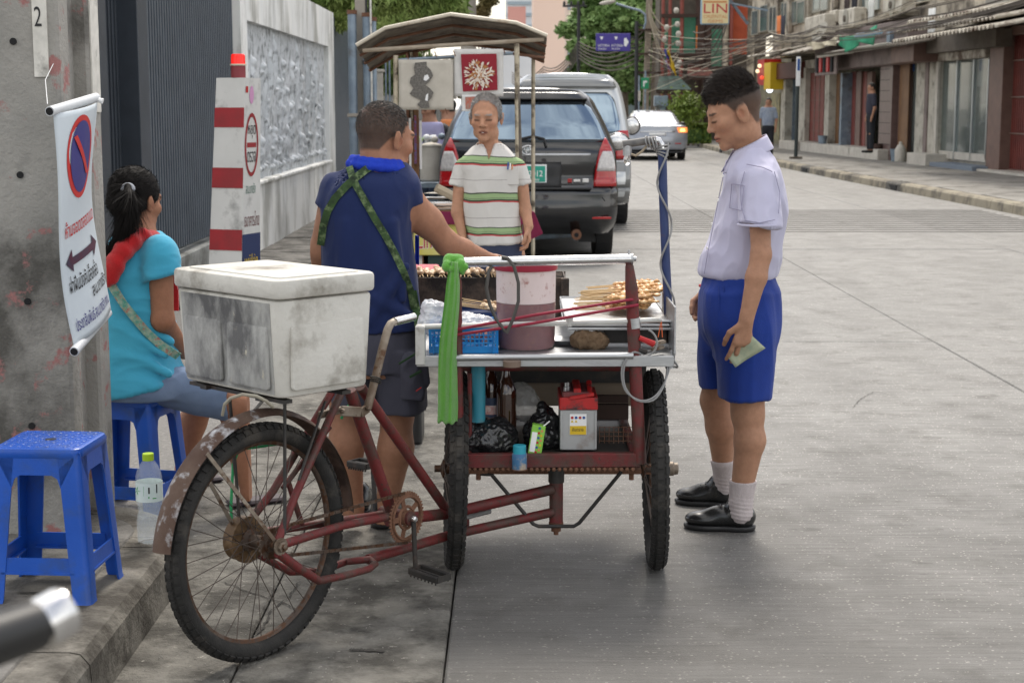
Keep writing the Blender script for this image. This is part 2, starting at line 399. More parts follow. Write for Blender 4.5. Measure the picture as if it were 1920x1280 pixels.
# ================================================================== THE SETTING
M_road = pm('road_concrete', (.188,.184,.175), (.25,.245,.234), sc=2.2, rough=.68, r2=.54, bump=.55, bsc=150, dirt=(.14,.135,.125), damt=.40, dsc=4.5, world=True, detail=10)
M_gutter = pm('gutter_concrete', (.12,.113,.10), (.22,.21,.185), sc=11, rough=.9, bump=1.6, bsc=38, dirt=(.06,.056,.048), damt=.47, dsc=5, rust=(.38,.36,.32), ramt=.34, world=True, detail=9)
def road_mat():
    m = M_road; n = m.node_tree.nodes; l = m.node_tree.links.new; b = n['Principled BSDF']
    src = b.inputs['Base Color'].links[0].from_socket; g = n.new('ShaderNodeNewGeometry')
    def mixin(fac, colr, cur):
        x = n.new('ShaderNodeMixRGB'); l(fac, x.inputs[0]); l(cur, x.inputs[1]); x.inputs[2].default_value = colr; return x.outputs[0]
    # pale aggregate grains
    vo = n.new('ShaderNodeTexVoronoi'); vo.inputs['Scale'].default_value = 62; l(g.outputs['Position'], vo.inputs[0])
    nn = n.new('ShaderNodeTexNoise'); nn.inputs['Scale'].default_value = 37; nn.inputs['Detail'].default_value = 3; l(g.outputs['Position'], nn.inputs[0])
    mt = n.new('ShaderNodeMath'); mt.operation = 'LESS_THAN'; l(vo.outputs['Distance'], mt.inputs[0]); mt.inputs[1].default_value = .25
    mt2 = n.new('ShaderNodeMath'); mt2.operation = 'GREATER_THAN'; l(nn.outputs[0], mt2.inputs[0]); mt2.inputs[1].default_value = .53
    mt3 = n.new('ShaderNodeMath'); mt3.operation = 'MULTIPLY'; l(mt.outputs[0], mt3.inputs[0]); l(mt2.outputs[0], mt3.inputs[1])
    cur = mixin(mt3.outputs[0], (.52,.50,.46,1), src)
    # dark grains
    vo2 = n.new('ShaderNodeTexVoronoi'); vo2.inputs['Scale'].default_value = 190; l(g.outputs['Position'], vo2.inputs[0])
    mq = n.new('ShaderNodeMath'); mq.operation = 'LESS_THAN'; l(vo2.outputs['Distance'], mq.inputs[0]); mq.inputs[1].default_value = .22
    mh = n.new('ShaderNodeMath'); mh.operation = 'MULTIPLY'; l(mq.outputs[0], mh.inputs[0]); mh.inputs[1].default_value = .55
    cur = mixin(mh.outputs[0], (.06,.058,.054,1), cur)
    # brushed marks across the road
    mp_ = n.new('ShaderNodeMapping'); mp_.inputs['Scale'].default_value = (3.2, 62, 1); l(g.outputs['Position'], mp_.inputs[0])
    st = n.new('ShaderNodeTexNoise'); st.inputs['Scale'].default_value = 1; st.inputs['Detail'].default_value = 6; l(mp_.outputs[0], st.inputs[0])
    mr = n.new('ShaderNodeMapRange'); l(st.outputs[0], mr.inputs[0]); mr.inputs[1].default_value = .3; mr.inputs[2].default_value = .7; mr.inputs[3].default_value = .72; mr.inputs[4].default_value = 1.24
    sc_ = n.new('ShaderNodeVectorMath'); sc_.operation = 'SCALE'; l(cur, sc_.inputs[0]); l(mr.outputs[0], sc_.inputs[3]); cur = sc_.outputs[0]
    # worn dark oil streaks along the wheel tracks
    mp2 = n.new('ShaderNodeMapping'); mp2.inputs['Scale'].default_value = (1.5, .28, 1); l(g.outputs['Position'], mp2.inputs[0])
    s2 = n.new('ShaderNodeTexNoise'); s2.inputs['Scale'].default_value = 1.3; s2.inputs['Detail'].default_value = 9; s2.inputs['Roughness'].default_value = .68; l(mp2.outputs[0], s2.inputs[0])
    r2 = n.new('ShaderNodeMapRange'); l(s2.outputs[0], r2.inputs[0]); r2.inputs[1].default_value = .45; r2.inputs[2].default_value = .7; r2.inputs[3].default_value = 0; r2.inputs[4].default_value = .34
    cur = mixin(r2.outputs[0], (.075,.072,.068,1), cur)
    s4 = n.new('ShaderNodeTexNoise'); s4.inputs['Scale'].default_value = 6.5; s4.inputs['Detail'].default_value = 3; mp4 = n.new('ShaderNodeMapping'); mp4.inputs['Scale'].default_value = (1,2.2,1); mp4.inputs['Location'].default_value = (5,3,0); l(g.outputs['Position'], mp4.inputs[0]); l(mp4.outputs[0], s4.inputs[0])
    r4 = n.new('ShaderNodeMapRange'); l(s4.outputs[0], r4.inputs[0]); r4.inputs[1].default_value = .68; r4.inputs[2].default_value = .74; r4.inputs[3].default_value = 0; r4.inputs[4].default_value = .6
    cur = mixin(r4.outputs[0], (.07,.066,.06,1), cur)
    # spilled grease and soot round the cart's pitch, deepened to paint dimmer foreground light
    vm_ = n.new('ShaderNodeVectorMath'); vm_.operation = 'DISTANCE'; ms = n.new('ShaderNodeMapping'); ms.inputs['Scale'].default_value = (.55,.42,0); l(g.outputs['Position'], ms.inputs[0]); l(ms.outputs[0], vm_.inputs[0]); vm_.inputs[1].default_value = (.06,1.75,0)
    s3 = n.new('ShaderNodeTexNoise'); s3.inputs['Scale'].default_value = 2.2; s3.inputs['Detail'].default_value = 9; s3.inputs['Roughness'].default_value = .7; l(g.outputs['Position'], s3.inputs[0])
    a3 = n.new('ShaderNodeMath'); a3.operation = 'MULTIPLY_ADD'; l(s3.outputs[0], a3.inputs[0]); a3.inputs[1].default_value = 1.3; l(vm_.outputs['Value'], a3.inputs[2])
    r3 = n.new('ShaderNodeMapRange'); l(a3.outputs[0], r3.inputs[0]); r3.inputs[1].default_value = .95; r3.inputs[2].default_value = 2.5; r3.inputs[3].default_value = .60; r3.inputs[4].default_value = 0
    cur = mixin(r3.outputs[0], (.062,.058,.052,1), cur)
    l(cur, b.inputs['Base Color'])
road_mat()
M_gap = pm('joint_dirt', (.03,.028,.025), (.06,.055,.05), sc=30, rough=.95, world=True)
M_side = pm('footpath_concrete', (.115,.11,.10), (.21,.20,.185), sc=9, rough=.9, bump=.8, bsc=90, dirt=(.055,.052,.046), damt=.48, dsc=3.5, world=True)
M_kerb = pm('kerb_concrete', (.13,.122,.105), (.24,.222,.19), sc=9, rough=.9, bump=.9, bsc=60, dirt=(.06,.053,.043), damt=.49, dsc=5, world=True)
M_kerb2 = pm('kerb_yellowed', (.36,.32,.24), (.25,.22,.17), sc=3, rough=.9, bump=.5, bsc=40, dirt=(.10,.09,.075), damt=.45, dsc=1.5, world=True)
M_black = pm('black_void', (.01,.01,.011), rough=.8)
M_dirt = pm('ground_dirt', (.12,.11,.095), (.17,.16,.14), sc=1.5, rough=.95, bump=.5, bsc=40, world=True)

obj('ground', MB().add([(-400,-60,-.06),(400,-60,-.06),(400,900,-.06),(-400,900,-.06)], [(0,1,2,3)]), M_dirt, kind='structure')
# the road: a bed, and the concrete slabs that lie on it
road = obj('road', MB().add([(-9,-12,-.03),(7.6,-12,-.03),(7.6,260,-.03),(-9,260,-.03)], [(0,1,2,3)]), M_gap, kind='structure')
cols = [(-1.3,-.755),(-.755,-.185),(-.185,2.76),(2.76,5.35),(5.35,7.5)]
rowsY = [-10,-2.5,3.2,10.36,17.2,24,30.5,37,43.5,50,56.5,63,75,90,120,180,260]
gap = .006
for ci, (a, b) in enumerate(cols):
    for ri in range(len(rowsY)-1):
        y0, y1 = rowsY[ri], rowsY[ri+1]; 
        if ci < 2: y0 += .8; y1 += .8
        m = MB(); bv = .006; g2 = gap/2
        A = [(a+g2,y0+g2,-.03),(b-g2,y0+g2,-.03),(b-g2,y1-g2,-.03),(a+g2,y1-g2,-.03)]
        B = [(p[0],p[1],-bv) for p in A]; dz = rng.uniform(-.0012,.0012) if ri < 6 else 0
        C = [(a+g2+bv,y0+g2+bv,dz),(b-g2-bv,y0+g2+bv,dz),(b-g2-bv,y1-g2-bv,dz),(a+g2+bv,y1-g2-bv,dz)]
        m.add(A+B+C, [(8,9,10,11)]+[(4*q+i,4*q+(i+1)%4,4*q+4+(i+1)%4,4*q+4+i) for q in (0,1) for i in range(4)])
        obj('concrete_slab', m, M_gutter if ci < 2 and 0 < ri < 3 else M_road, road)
# driveway apron of pale gravelly asphalt left of the gutter
M_apron = pm('apron_asphalt', (.16,.155,.145), (.23,.22,.21), sc=40, rough=.9, bump=.8, bsc=160, dirt=(.34,.33,.30), damt=.38, dsc=60, world=True)
ap = MB(); ap.box((-5.2,9.0,-.016),(7.77,6.9,.03)); obj('driveway_apron', ap, M_apron, kind='structure')
# grooves cut across the road (rumble strip)
M_groove = pm('groove_dirt', (.165,.157,.145), rough=.95)
rs = MB()
for i in range(13):
    y = 19.6+i*.34
    rs.box(((-.1+7.0)/2, y, .0045), (7.0, .06, .003))
obj('rumble_grooves', rs, M_groove, road, kind='stuff')
# cracks on the road
def crack(p, w0=.004, n=26, seed=1):
    r = random.Random(seed); a, b = Vector(p[0]), Vector(p[1]); d = b-a; nn = Vector((-d.y,d.x,0)).normalized(); off = 0; L_, Rr = [], []
    for i in range(n+1):
        off += r.uniform(-1,1)*d.length/n*.45; off *= .93
        q = a+d*(i/n)+nn*off; ww = w0*r.uniform(.4,1.3)*(1 if 0 < i < n else .2)
        L_.append(q+nn*ww+Vector((0,0,.0035))); Rr.append(q-nn*ww+Vector((0,0,.0035)))
    m = MB(); m.add(L_+Rr, [(i,i+1,n+2+i,n+1+i) for i in range(n)]); return m
M_crack = pm('crack_dark', (.06,.056,.05), rough=1)
for i, (a, b, w0) in enumerate([((1600,765),(1640,735),.0018),((1640,735),(1705,748),.0015),((560,1090),(470,1190),.003),((655,1218),(720,1222),.010),((420,1090),(560,1150),.003)]):
    pa, pb = G(*a), G(*b); obj('crack', crack((pa, pb), w0, seed=i), M_crack, road)
# grit lying in the gutter
gm = MB()
for i in range(1500):
    if i < 900: x = rng.uniform(-1.04,-.3); y = rng.uniform(3.2,6.5)
    else: x = rng.uniform(-.3,2.4); y = rng.uniform(3.6,8)
    if rng.random() > .5 and x > -.7: continue
    r_ = rng.uniform(.0012,.0035); a = rng.uniform(0,3)
    gm.add([(x+r_*math.cos(a+k*1.57)*rng.uniform(.6,1.2), y+r_*math.sin(a+k*1.57)*rng.uniform(.6,1.2), .002) for k in range(4)]+[(x,y,.002+r_*1.1)], [(0,1,4),(1,2,4),(2,3,4),(3,0,4)])
M_grit = pm('pale_grit', (.42,.40,.36), (.22,.21,.19), sc=40, rough=.9, world=True)
obj('gutter_grit', gm, M_grit, kind='stuff')

# left footpath: slab pieces and kerb stones with a rounded corner
fp = obj('footpath', MB().box((-3.6,-1.3,.04),(4.75,13.3,.16)), M_gap, kind='structure')
def slab(x0,x1,y0,y1,z,par,mat,th=.035,bev=.006,nm='paving_slab'):
    obj(nm, MB().box(((x0+x1)/2,(y0+y1)/2,z-th/2),(x1-x0-.008,y1-y0-.008,th),None,bev), mat, par)
ys = [-1.0,.2,1.4,2.3,2.9,3.5,3.95,4.4,4.75,5.3]
for i in range(len(ys)-1):
    xs = [-1.225,-1.62,-2.1,-2.6,-3.2,-4.0]
    off = .0 if i % 2 else -.16
    for j in range(len(xs)-1):
        xa = xs[j]+(off if j else 0); xb = xs[j+1]+off
        slab(xb, xa, ys[i], ys[i+1], .15+rng.uniform(-.003,.003), fp, M_side)
yk = -1.0
while yk < 5.0:
    L_ = .98; slabk = MB(); y1 = min(yk+L_, 5.0)
    pr = [(-1.062,-.02),(-1.072,.118),(-1.095,.146),(-1.12,.151),(-1.225,.152),(-1.225,-.02)]
    slabk.prism([(p[0],yk+.004,p[1]) for p in pr], (0,y1-yk-.008,0)); obj('kerb_stone', slabk, M_kerb, fp); yk += L_
# curved corner of the kerb
cm = MB(); c0 = Vector((-1.55,5.0,0))
def ksec(a, i):
    d = Vector((math.cos(a), math.sin(a), 0)); rr = [.488,.478,.455,.43,.325,.325][i]; zz = [-.02,.118,.146,.151,.152,-.02][i]
    return c0+d*rr+Vector((0,0,zz))
n_ = 14; vs_ = [ksec(i/n_*math.pi/2, k) for i in range(n_+1) for k in range(6)]
cm.add(vs_, [(i*6+k,(i+1)*6+k,(i+1)*6+(k+1)%6,i*6+(k+1)%6) for i in range(n_) for k in range(6)]+[tuple(range(5,-1,-1)),tuple(n_*6+k for k in range(6))])
obj('kerb_stone', cm, M_kerb, fp, smooth=True)
cf = MB(); cf.add([c0+Vector((0,0,.149))]+[c0+Vector((math.cos(i/n_*math.pi/2)*.322,math.sin(i/n_*math.pi/2)*.322,.149)) for i in range(n_+1)], [(0,i+1,i+2) for i in range(n_)])
cf.add([(-1.55,5.0,-.05),(-1.55,5.322,-.05),(-5.9,5.322,-.05),(-5.9,5.0,-.05),(-1.55,5.0,.149),(-1.55,5.322,.149),(-5.9,5.322,.149),(-5.9,5.0,.149)], [(4,5,6,7),(1,2,6,5)])
obj('corner_fill', cf, M_side, fp)
obj('kerb_stone', MB().box((-3.75,5.405,.065),(4.4,.16,.17),None,.012), M_kerb, fp)
# second footpath along the white wall
fp2 = obj('footpath', MB().box((-1.93,45,-.02),(1.62,66,.10)), M_gap, kind='structure')
y = 12.6
while y < 40:
    for xa, xb in ((-1.22,-1.9),(-1.9,-2.58)): slab(xb, xa, y, y+.9, .06+rng.uniform(-.004,.004), fp2, M_side)
    obj('kerb_stone', MB().box((-1.16,y+.45,.02),(.11,.892,.10),None,.012), M_kerb, fp2); y += .9

# ---------------------------------------------------------------- right kerb and pavement
M_side2 = pm('pavement_far', (.22,.21,.19), (.31,.295,.265), sc=3, rough=.8, bump=.4, bsc=60, dirt=(.12,.11,.095), damt=.44, dsc=2, world=True)
fr_ = obj('pavement', MB().add([(7.45,16,.14),(14,16,.14),(14,260,.14),(7.3,260,.14),(7.45,16,-.05),(7.3,260,-.05)], [(0,1,2,3),(4,0,3,5)]), M_side2, kind='structure')
def kx(Y): return smooth_interp(np.array([float(Y)]), np.array([10,22.5,31,40,48,66,110.]), np.array([7.25,7.19,6.95,6.8,6.85,7.2,7.8]))[0]
y = 16.0; i = 0
M_kdark = pm('kerb_black_paint', (.05,.048,.045), (.16,.15,.13), sc=6, rough=.9, bump=.4, bsc=40, world=True)
while y < 90:
    a, b = kx(y), kx(y+1); drain = i % 8 == 5
    m = MB(); z1 = .15
    pr = lambda x: [(x,-.03),(x+.012,.12),(x+.04,z1),(x+.22,z1+.002),(x+.22,-.03)]
    p0 = [Vector((q[0],y+.008,q[1])) for q in pr(a)]; p1 = [Vector((q[0],y+.992,q[1])) for q in pr(b)]
    m.add(p0+p1, [(4,3,2,1,0),(5,6,7,8,9)]+[(k,(k+1)%5,5+(k+1)%5,5+k) for k in range(5)])
    obj('kerb_stone', m, M_kdark if drain else M_kerb2, fr_)
    if drain: obj('drain_mouth', MB().box((a-.004,y+.5,.055),(.02,.55,.09)), M_black, fr_)
    y += 1; i += 1
for iy in range(18):
    for ix in range(4):
        y0 = 18+iy*2.4; x0 = kx(y0+1)+.26+ix*.95
        obj('paving_slab', MB().box((x0+.47,y0+1.2,.142),(.935,2.385,.02),None,.004), M_side2, fr_)

# ---------------------------------------------------------------- left wall, gate, relief
WX = -2.62
M_dgrey = pm('dark_grey_paint', srgb(52,58,66), srgb(60,67,76), sc=5, rough=.45, metal=.1, bump=.1, bsc=90, world=True)
M_dslat = pm('slat_grey_paint', srgb(84,93,103), srgb(72,80,90), sc=5, rough=.42, bump=.08, bsc=90, world=True)
M_lgrey = pm('light_grey_edge', srgb(140,145,150), rough=.5)
M_white = pm('white_wall_plaster', srgb(238,238,234), srgb(222,224,224), sc=1.6, rough=.85, bump=.35, bsc=60, dirt=srgb(170,170,165), damt=.45, dsc=2.0, stretch=(1,1,.4), world=True)
M_tan = pm('tan_render', srgb(176,156,134), srgb(160,140,120), sc=20, rough=.9, bump=.5, bsc=150, world=True)
M_plinth = pm('grey_plinth', srgb(150,152,150), srgb(120,122,120), sc=4, rough=.9, bump=.4, bsc=60, dirt=srgb(90,90,86), damt=.45, dsc=3, world=True)
fence = thing('slatted_fence', 'dark grey fence of close upright slats on a low concrete plinth behind the seated woman', 'fence', (WX,13.4,0))
obj('plinth', MB().box((WX-.1,13.35,.18),(.26,4.15,.36),None,.01), M_plinth, fence)
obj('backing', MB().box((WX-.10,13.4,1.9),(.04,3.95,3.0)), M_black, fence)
obj('rail', MB().box((WX-.055,13.4,.42),(.05,3.9,.05),None,.004), M_dgrey, fence)
for k in range(44): obj('slat', MB().box((WX-.03,11.52+k*.0885,1.92),(.03,.045,3.02),None,.004), M_dslat, fence)
gate = thing('sliding_gate', 'charcoal metal gate section with recessed slats left of the slatted fence', 'gate', (WX,10.9,0))
obj('gate_post', MB().box((WX-.02,11.28,1.8),(.16,.30,3.6),None,.008), M_dgrey, gate)
obj('gate_edge', MB().box((WX+.01,11.455,1.8),(.05,.04,3.6),None,.004), M_lgrey, gate)
obj('gate_post', MB().box((WX-.02,10.10,1.8),(.16,.34,3.6),None,.008), M_dgrey, gate)
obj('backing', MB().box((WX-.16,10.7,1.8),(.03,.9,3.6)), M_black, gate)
for k in range(9): obj('slat', MB().box((WX-.10,10.34+k*.095,1.8),(.05,.045,3.5),None,.004), M_dgrey, gate)
tp = thing('gate_pillar', 'tan rendered gate pillar between the concrete pole and the charcoal gate', 'pillar', (WX,9.75,0))
obj('render_face', MB().box((WX-.1,9.78,1.9),(.3,.28,3.8),None,.01), M_tan, tp)
obj('dark_post', MB().box((WX-.1,9.5,1.9),(.26,.22,3.8)), M_dgrey, tp)  # dark grey strip beside the tan face
ww = thing('relief_wall', 'white plastered wall with a recessed silver relief panel', 'wall', (WX,19.4,0))
M_silver = pm('silver_relief', srgb(222,226,230), srgb(190,195,198), sc=6, rough=.5, r2=.65, metal=.15, bump=.3, bsc=40, dirt=srgb(120,124,126), damt=.42, dsc=8, world=True)
y0, y1, z0, z1 = 15.8, 22.75, .775, 2.35
ya, yb = 15.42, 23.45
obj('wall', MB().box((WX-.1,(ya+yb)/2,z0/2),(.3,yb-ya,z0)), M_white, ww)
topz0, topz1 = 2.55, 2.86
obj('wall', MB().prism([(WX-.25,ya,z1),(WX+.05,ya,z1),(WX+.05,ya,2.85),(WX-.25,ya,2.85)], (0,yb-ya,0)), M_white, ww)
obj('wall', MB().box((WX-.1,(ya+y0)/2,(z0+z1)/2),(.3,y0-ya,z1-z0)), M_white, ww)
obj('wall', MB().box((WX-.1,(y1+yb)/2,(z0+z1)/2),(.3,yb-y1,z1-z0)), M_white, ww)
obj('ledge', MB().box((WX+.06,(y0+y1)/2,z0-.02),(.04,y1-y0+.1,.035),None,.006), M_white, ww)
fig = []
for k in range(46):
    fy = rng.uniform(16.2,22.4); fz = rng.choice([1.0,1.35,1.7])+rng.uniform(-.12,.12); fig.append((fy,fz,rng.uniform(.75,1.15)))
bl = []
for fy, fz, s_ in fig:
    bl += [(fy,fz+.22*s_,.04*s_,.05*s_,.055),(fy,fz+.08*s_,.06*s_,.11*s_,.04),(fy+rng.uniform(-.08,.08),fz-.12*s_,.035*s_,.12*s_,.03),(fy+rng.uniform(-.12,.12),fz+.1,.09*s_,.02*s_,.035)]
for k in range(14): bl.append((rng.uniform(16,22.5),rng.uniform(1.2,2.1),.018,.28,.05))
for k in range(60): bl.append((16.0+k*.112,.88+rng.uniform(-.02,.03),.03,.035,.05))
nu, nv = 420, 110
U, Vv = np.meshgrid(np.linspace(y0,y1,nu+1), np.linspace(z0,z1,nv+1)); H = np.zeros_like(U)
for (cy_, cz_, sy_, sz_, a_) in bl:
    H = np.maximum(H, a_*np.exp(-(((U-cy_)/sy_)**2+((Vv-cz_)/sz_)**2)**1.5))
for i in range(nv+1):
    for j in range(nu+1):
        q = mnoise.noise((U[i,j]*9, Vv[i,j]*9, 0)); H[i,j] += .008*q+.009*max(0, mnoise.noise((U[i,j]*22, Vv[i,j]*22, 5)))
vv = np.stack([np.full_like(U, WX-.02)+H, U, Vv], -1).reshape(-1,3); ii = np.arange(nv)[:,None]*(nu+1)+np.arange(nu)[None,:]
ff = np.stack([ii, ii+1, ii+nu+2, ii+nu+1], -1).reshape(-1,4)
npobj('relief_panel', vv, ff, M_silver, ww)
f2 = thing('corrugated_fence', 'grey corrugated metal fence beyond the white relief wall', 'fence', (WX,25,0))
k = 0; yy = 23.5
while yy < 30: obj('slat', MB().box((WX-.05,yy+.07,1.42),(.05,.125,2.84),None,.01), M_dslat, f2); yy += .15
f3 = thing('far_wall', 'weathered grey garden wall running on behind the leaning steel pipes', 'wall', (WX,45,0))
obj('wall', MB().box((WX-.1,45.5,1.1),(.25,30.5,2.2)), M_plinth, f3)
obj('coping', MB().box((WX-.1,45.5,2.23),(.32,30.5,.06),None,.01), M_kerb, f3)

# ---------------------------------------------------------------- concrete pole with banner at the left
M_pole = pm('pole_concrete', (.27,.262,.24), (.37,.355,.325), sc=4, rough=.92, bump=.6, bsc=60, dirt=(.10,.095,.085), damt=.44, dsc=1.9, rust=(.34,.16,.15), ramt=.385, world=True)
M_pwhite = pm('old_white_paint', srgb(225,222,214), srgb(190,188,180), sc=14, rough=.8, dirt=(.25,.24,.22), damt=.38, dsc=9, world=True)
pole = thing('concrete_pole', 'weathered concrete utility pole with peeling red paint at the left edge', 'pole', (-1.6,5.2,.15))
px0 = -1.405
obj('shaft', MB().box((px0-.21,5.10,3.1),(.42,.12,6.0),None,.02), M_pole, pole)
obj('web', MB().box((px0-.19,5.25,3.1),(.30,.20,6.0)), M_pole, pole)
obj('shaft', MB().box((px0-.21,5.42,3.1),(.44,.14,6.0),None,.02), M_pole, pole)
obj('paint_strip', MB().box((px0-.055,5.037,1.92),(.045,.008,.62),None,.002), M_pwhite, pole, label='white painted strip with a black number')
obj('paint_strip', MB().box((px0+.013,5.42,1.75),(.006,.10,.5),None,.002), M_pwhite, pole)
M_ink = pm('black_ink', (.02,.02,.022), rough=.6)
text('2', (px0-.07,5.032,1.765), (1,0,0), (0,0,1), .022, .06, M_ink, pole, lift=.001)
text('1', (px0-.062,5.032,1.86), (1,0,0), (0,0,1), .012, .06, M_ink, pole, lift=.001)
for (a, b) in [(25,78),(38,328),(52,565),(60,798)]:
    p = P(a, b, 5.038); obj('bolt_hole', MB().lathe([(.011,0),(.011,.004)], p, (0,-1,0), 12), M_black, pole)

# ---------------------------------------------------------------- steel pipes and conduit beside the fence (utility riser)
M_galv = pm('galvanised_steel', srgb(150,165,178), srgb(122,136,150), sc=5, rough=.5, metal=.45, bump=.15, bsc=50, dirt=srgb(110,105,95), damt=.38, dsc=3, world=True)
M_conc = pm('pale_concrete', srgb(165,158,148), srgb(140,134,125), sc=3, rough=.9, bump=.4, bsc=40, world=True)
M_wirek = pm('black_cable', (.03,.03,.032), rough=.6)
M_rust = pm('rust_brown', (.13,.06,.035), (.20,.10,.06), sc=20, rough=.85, bump=.4, bsc=90, world=True)
ri = thing('utility_riser', 'concrete post strapped with galvanised steel pipes beside the corrugated fence', 'pole', (-1.95,20,0))
Yr = 20.5
def vpipe(x, r, z1, nm, mat, dy=0, z0=.05, n=14): obj(nm, MB().tube([(x,Yr+dy,z0),(x,Yr+dy,z1)], r, n), mat, ri, smooth=True)
zt = P(0,25,Yr).z
for px_, r, top in [(661,.055,25),(689,.058,30),(701,.035,38)]:
    x = P(px_,0,Yr).x; vpipe(x, r, P(0,top,Yr).z, 'steel_pipe', M_galv, -.1); obj('pipe_cap', MB().lathe([(r+.008,0),(r+.008,.05)], (x,Yr-.1,P(0,top,Yr).z-.02), (0,0,1), 14), M_rust, ri, smooth=True)
x = P(675,0,Yr).x; obj('post', MB().box((x,Yr+.05,2.2),(.13,.13,4.4),None,.01), M_conc, ri)
vpipe(P(697,0,Yr).x, .012, 4.4, 'conduit', M_pwhite, -.17)
for dx in (-.02,.02): vpipe(P(690,0,Yr).x+dx, .014, 4.4, 'cable', M_wirek, -.02)
obj('clamp', MB().box((P(670,0,Yr).x,Yr-.16,P(0,216,Yr).z),(.26,.02,.045),None,.004), M_conc, ri)
obj('clamp', MB().box((P(683,0,Yr).x,Yr-.165,P(0,118,Yr).z),(.05,.02,.05),None,.004), M_wirek, ri)
# ================================================================== RIGHT-HAND SHOPHOUSES
O_ = Vector((10.33,34.21,0)); D_ = Vector((-.051,1,0)).normalized(); N_ = Vector((-D_.y, D_.x, 0))   # N_: towards the street
def W(s, n, z): return O_+D_*s+N_*n+Vector((0,0,z))
def FA(x, y, n=0.0):
    d = ray(x, y); o = Vector((0,0,CAM_H)); t = ((O_+N_*n-o).dot(N_))/d.dot(N_); p = o+d*t
    return (p-O_).dot(D_), p.z
FROT = Matrix((D_, N_, Vector((0,0,1)))).transposed()
def fbox(m, s0, s1, n0, n1, z0, z1, bev=0):
    return m.box(W((s0+s1)/2,(n0+n1)/2,(z0+z1)/2), (abs(s1-s0),abs(n1-n0),abs(z1-z0)), FROT, bev)
def FB(x0, x1, yt, yb, n0=0., n1=.05, nm='panel', mat=None, par=None, bev=0, nref=None, **kw):
    """box on the facade whose front, at n1, fills pixel columns x0..x1 and rows yt..yb (rows read at the middle column)"""
    nr = n1 if nref is None else nref; sa, _ = FA(x0, yb, nr); sb, _ = FA(x1, yb, nr); xm = (x0+x1)/2
    _, zt_ = FA(xm, yt, nr); _, zb_ = FA(xm, yb, nr)
    return obj(nm, fbox(MB(), sa, sb, n0, n1, max(zb_,.1), zt_, bev), mat, par, **kw)
M_bw = pm('shophouse_plaster', srgb(200,190,172), srgb(172,162,146), sc=1.2, rough=.9, bump=.3, bsc=20, dirt=srgb(96,88,78), damt=.47, dsc=1.1, world=True)
M_brown = pm('brown_metal', srgb(120,94,84), srgb(102,78,70), sc=4, rough=.5, bump=.15, bsc=20, world=True)
M_red = pm('red_brown_shutter', srgb(134,68,60), srgb(112,56,50), sc=3, rough=.55, world=True)
M_mauve = pm('mauve_fascia', srgb(132,118,114), srgb(118,104,100), sc=2, rough=.7, dirt=srgb(96,84,80), damt=.42, dsc=1.5, world=True)
M_tile = pm('brown_tile', srgb(112,92,88), srgb(96,78,74), sc=6, rough=.35, world=True)
M_wood = pm('ochre_wood', srgb(128,94,62), srgb(104,74,48), sc=3, rough=.6, world=True)
M_step = pm('white_step', srgb(205,200,190), srgb(180,174,164), sc=4, rough=.8, world=True)
M_pwall = pm('pale_column', srgb(196,192,180), srgb(172,166,154), sc=3, rough=.85, dirt=srgb(120,114,104), damt=.42, dsc=2, world=True)
M_glass = pm('shop_glass', (.55,.62,.60), rough=.04, spec=.6, trans=.85, ior=1.3)
M_cin = pm('shop_interior', srgb(150,144,122), srgb(104,100,86), sc=1.5, rough=.8, world=True)
M_cgreen = pm('shop_interior_green', srgb(104,132,116), srgb(78,100,88), sc=2, rough=.7, world=True)
M_roofm = pm('corrugated_zinc', srgb(205,200,188), srgb(160,152,138), sc=3, rough=.6, metal=.1, dirt=srgb(90,70,55), damt=.46, dsc=2.5, world=True)
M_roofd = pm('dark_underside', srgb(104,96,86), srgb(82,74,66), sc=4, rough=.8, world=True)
M_ac = pm('ac_casing', srgb(206,200,186), srgb(180,172,158), sc=4, rough=.6, dirt=srgb(130,120,104), damt=.42, dsc=3, world=True)
M_win = pm('window_glass', srgb(70,82,84), srgb(120,132,132), sc=.8, rough=.1, spec=.8, world=True)
M_wframe = pm('window_frame', srgb(150,146,134), rough=.6)
M_lamp = pm('lamp_lit', (1,1,1), emis=(.85,.95,1), es=2)
M_alu = pm('aluminium', srgb(170,176,178), rough=.35, metal=.8)
M_bluep = pm('blue_paint', srgb(46,84,150), rough=.5)
M_redp = pm('red_paint', srgb(178,36,38), rough=.45)
M_yel = pm('yellow_sign', srgb(214,180,40), rough=.55)

# --- near shophouse (folding grille, glass shop)
A = thing('shophouse', 'nearest shophouse with brown folding grille and tall glass shop window', 'building', W(2,0,0))
sR = -9; s1712 = FA(1712,300)[0]; s1873 = FA(1873,322)[0]; s1850 = FA(1850,320)[0]
obj('wall', fbox(MB(), sR, s1712, -5, -2.2, .1, 13), M_cin, A)
obj('upper_wall', fbox(MB(), sR, s1712, -2.2, .0, FA(1890,42)[1], 12), M_bw, A)
FB(1873,1990,44,62,-.15,.06,'beam',M_brown,A,.02)
FB(1847,1872,45,322,-.3,.10,'pillar',M_brown,A,.02)
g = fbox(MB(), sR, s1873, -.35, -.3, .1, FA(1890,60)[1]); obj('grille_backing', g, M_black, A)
s_ = s1873-.06
while s_ > sR+1:
    obj('grille_bar', fbox(MB(), s_-.022, s_+.022, -.18, -.12, .18, FA(1890,62)[1], .004), M_red, A); s_ -= .115
for zz in (.2,.95,1.7,2.45): obj('grille_rail', fbox(MB(), sR+1, s1873, -.115, -.09, zz, zz+.03), M_brown, A)
obj('sill', fbox(MB(), sR, FA(1755,310)[0], -.1, .35, .1, .2, .01), M_step, A)
FB(1712,1757,88,314,-.3,.02,'column',M_pwall,A,.015)
FB(1748,1752,100,312,.03,.09,'drain_pipe',M_step,A)
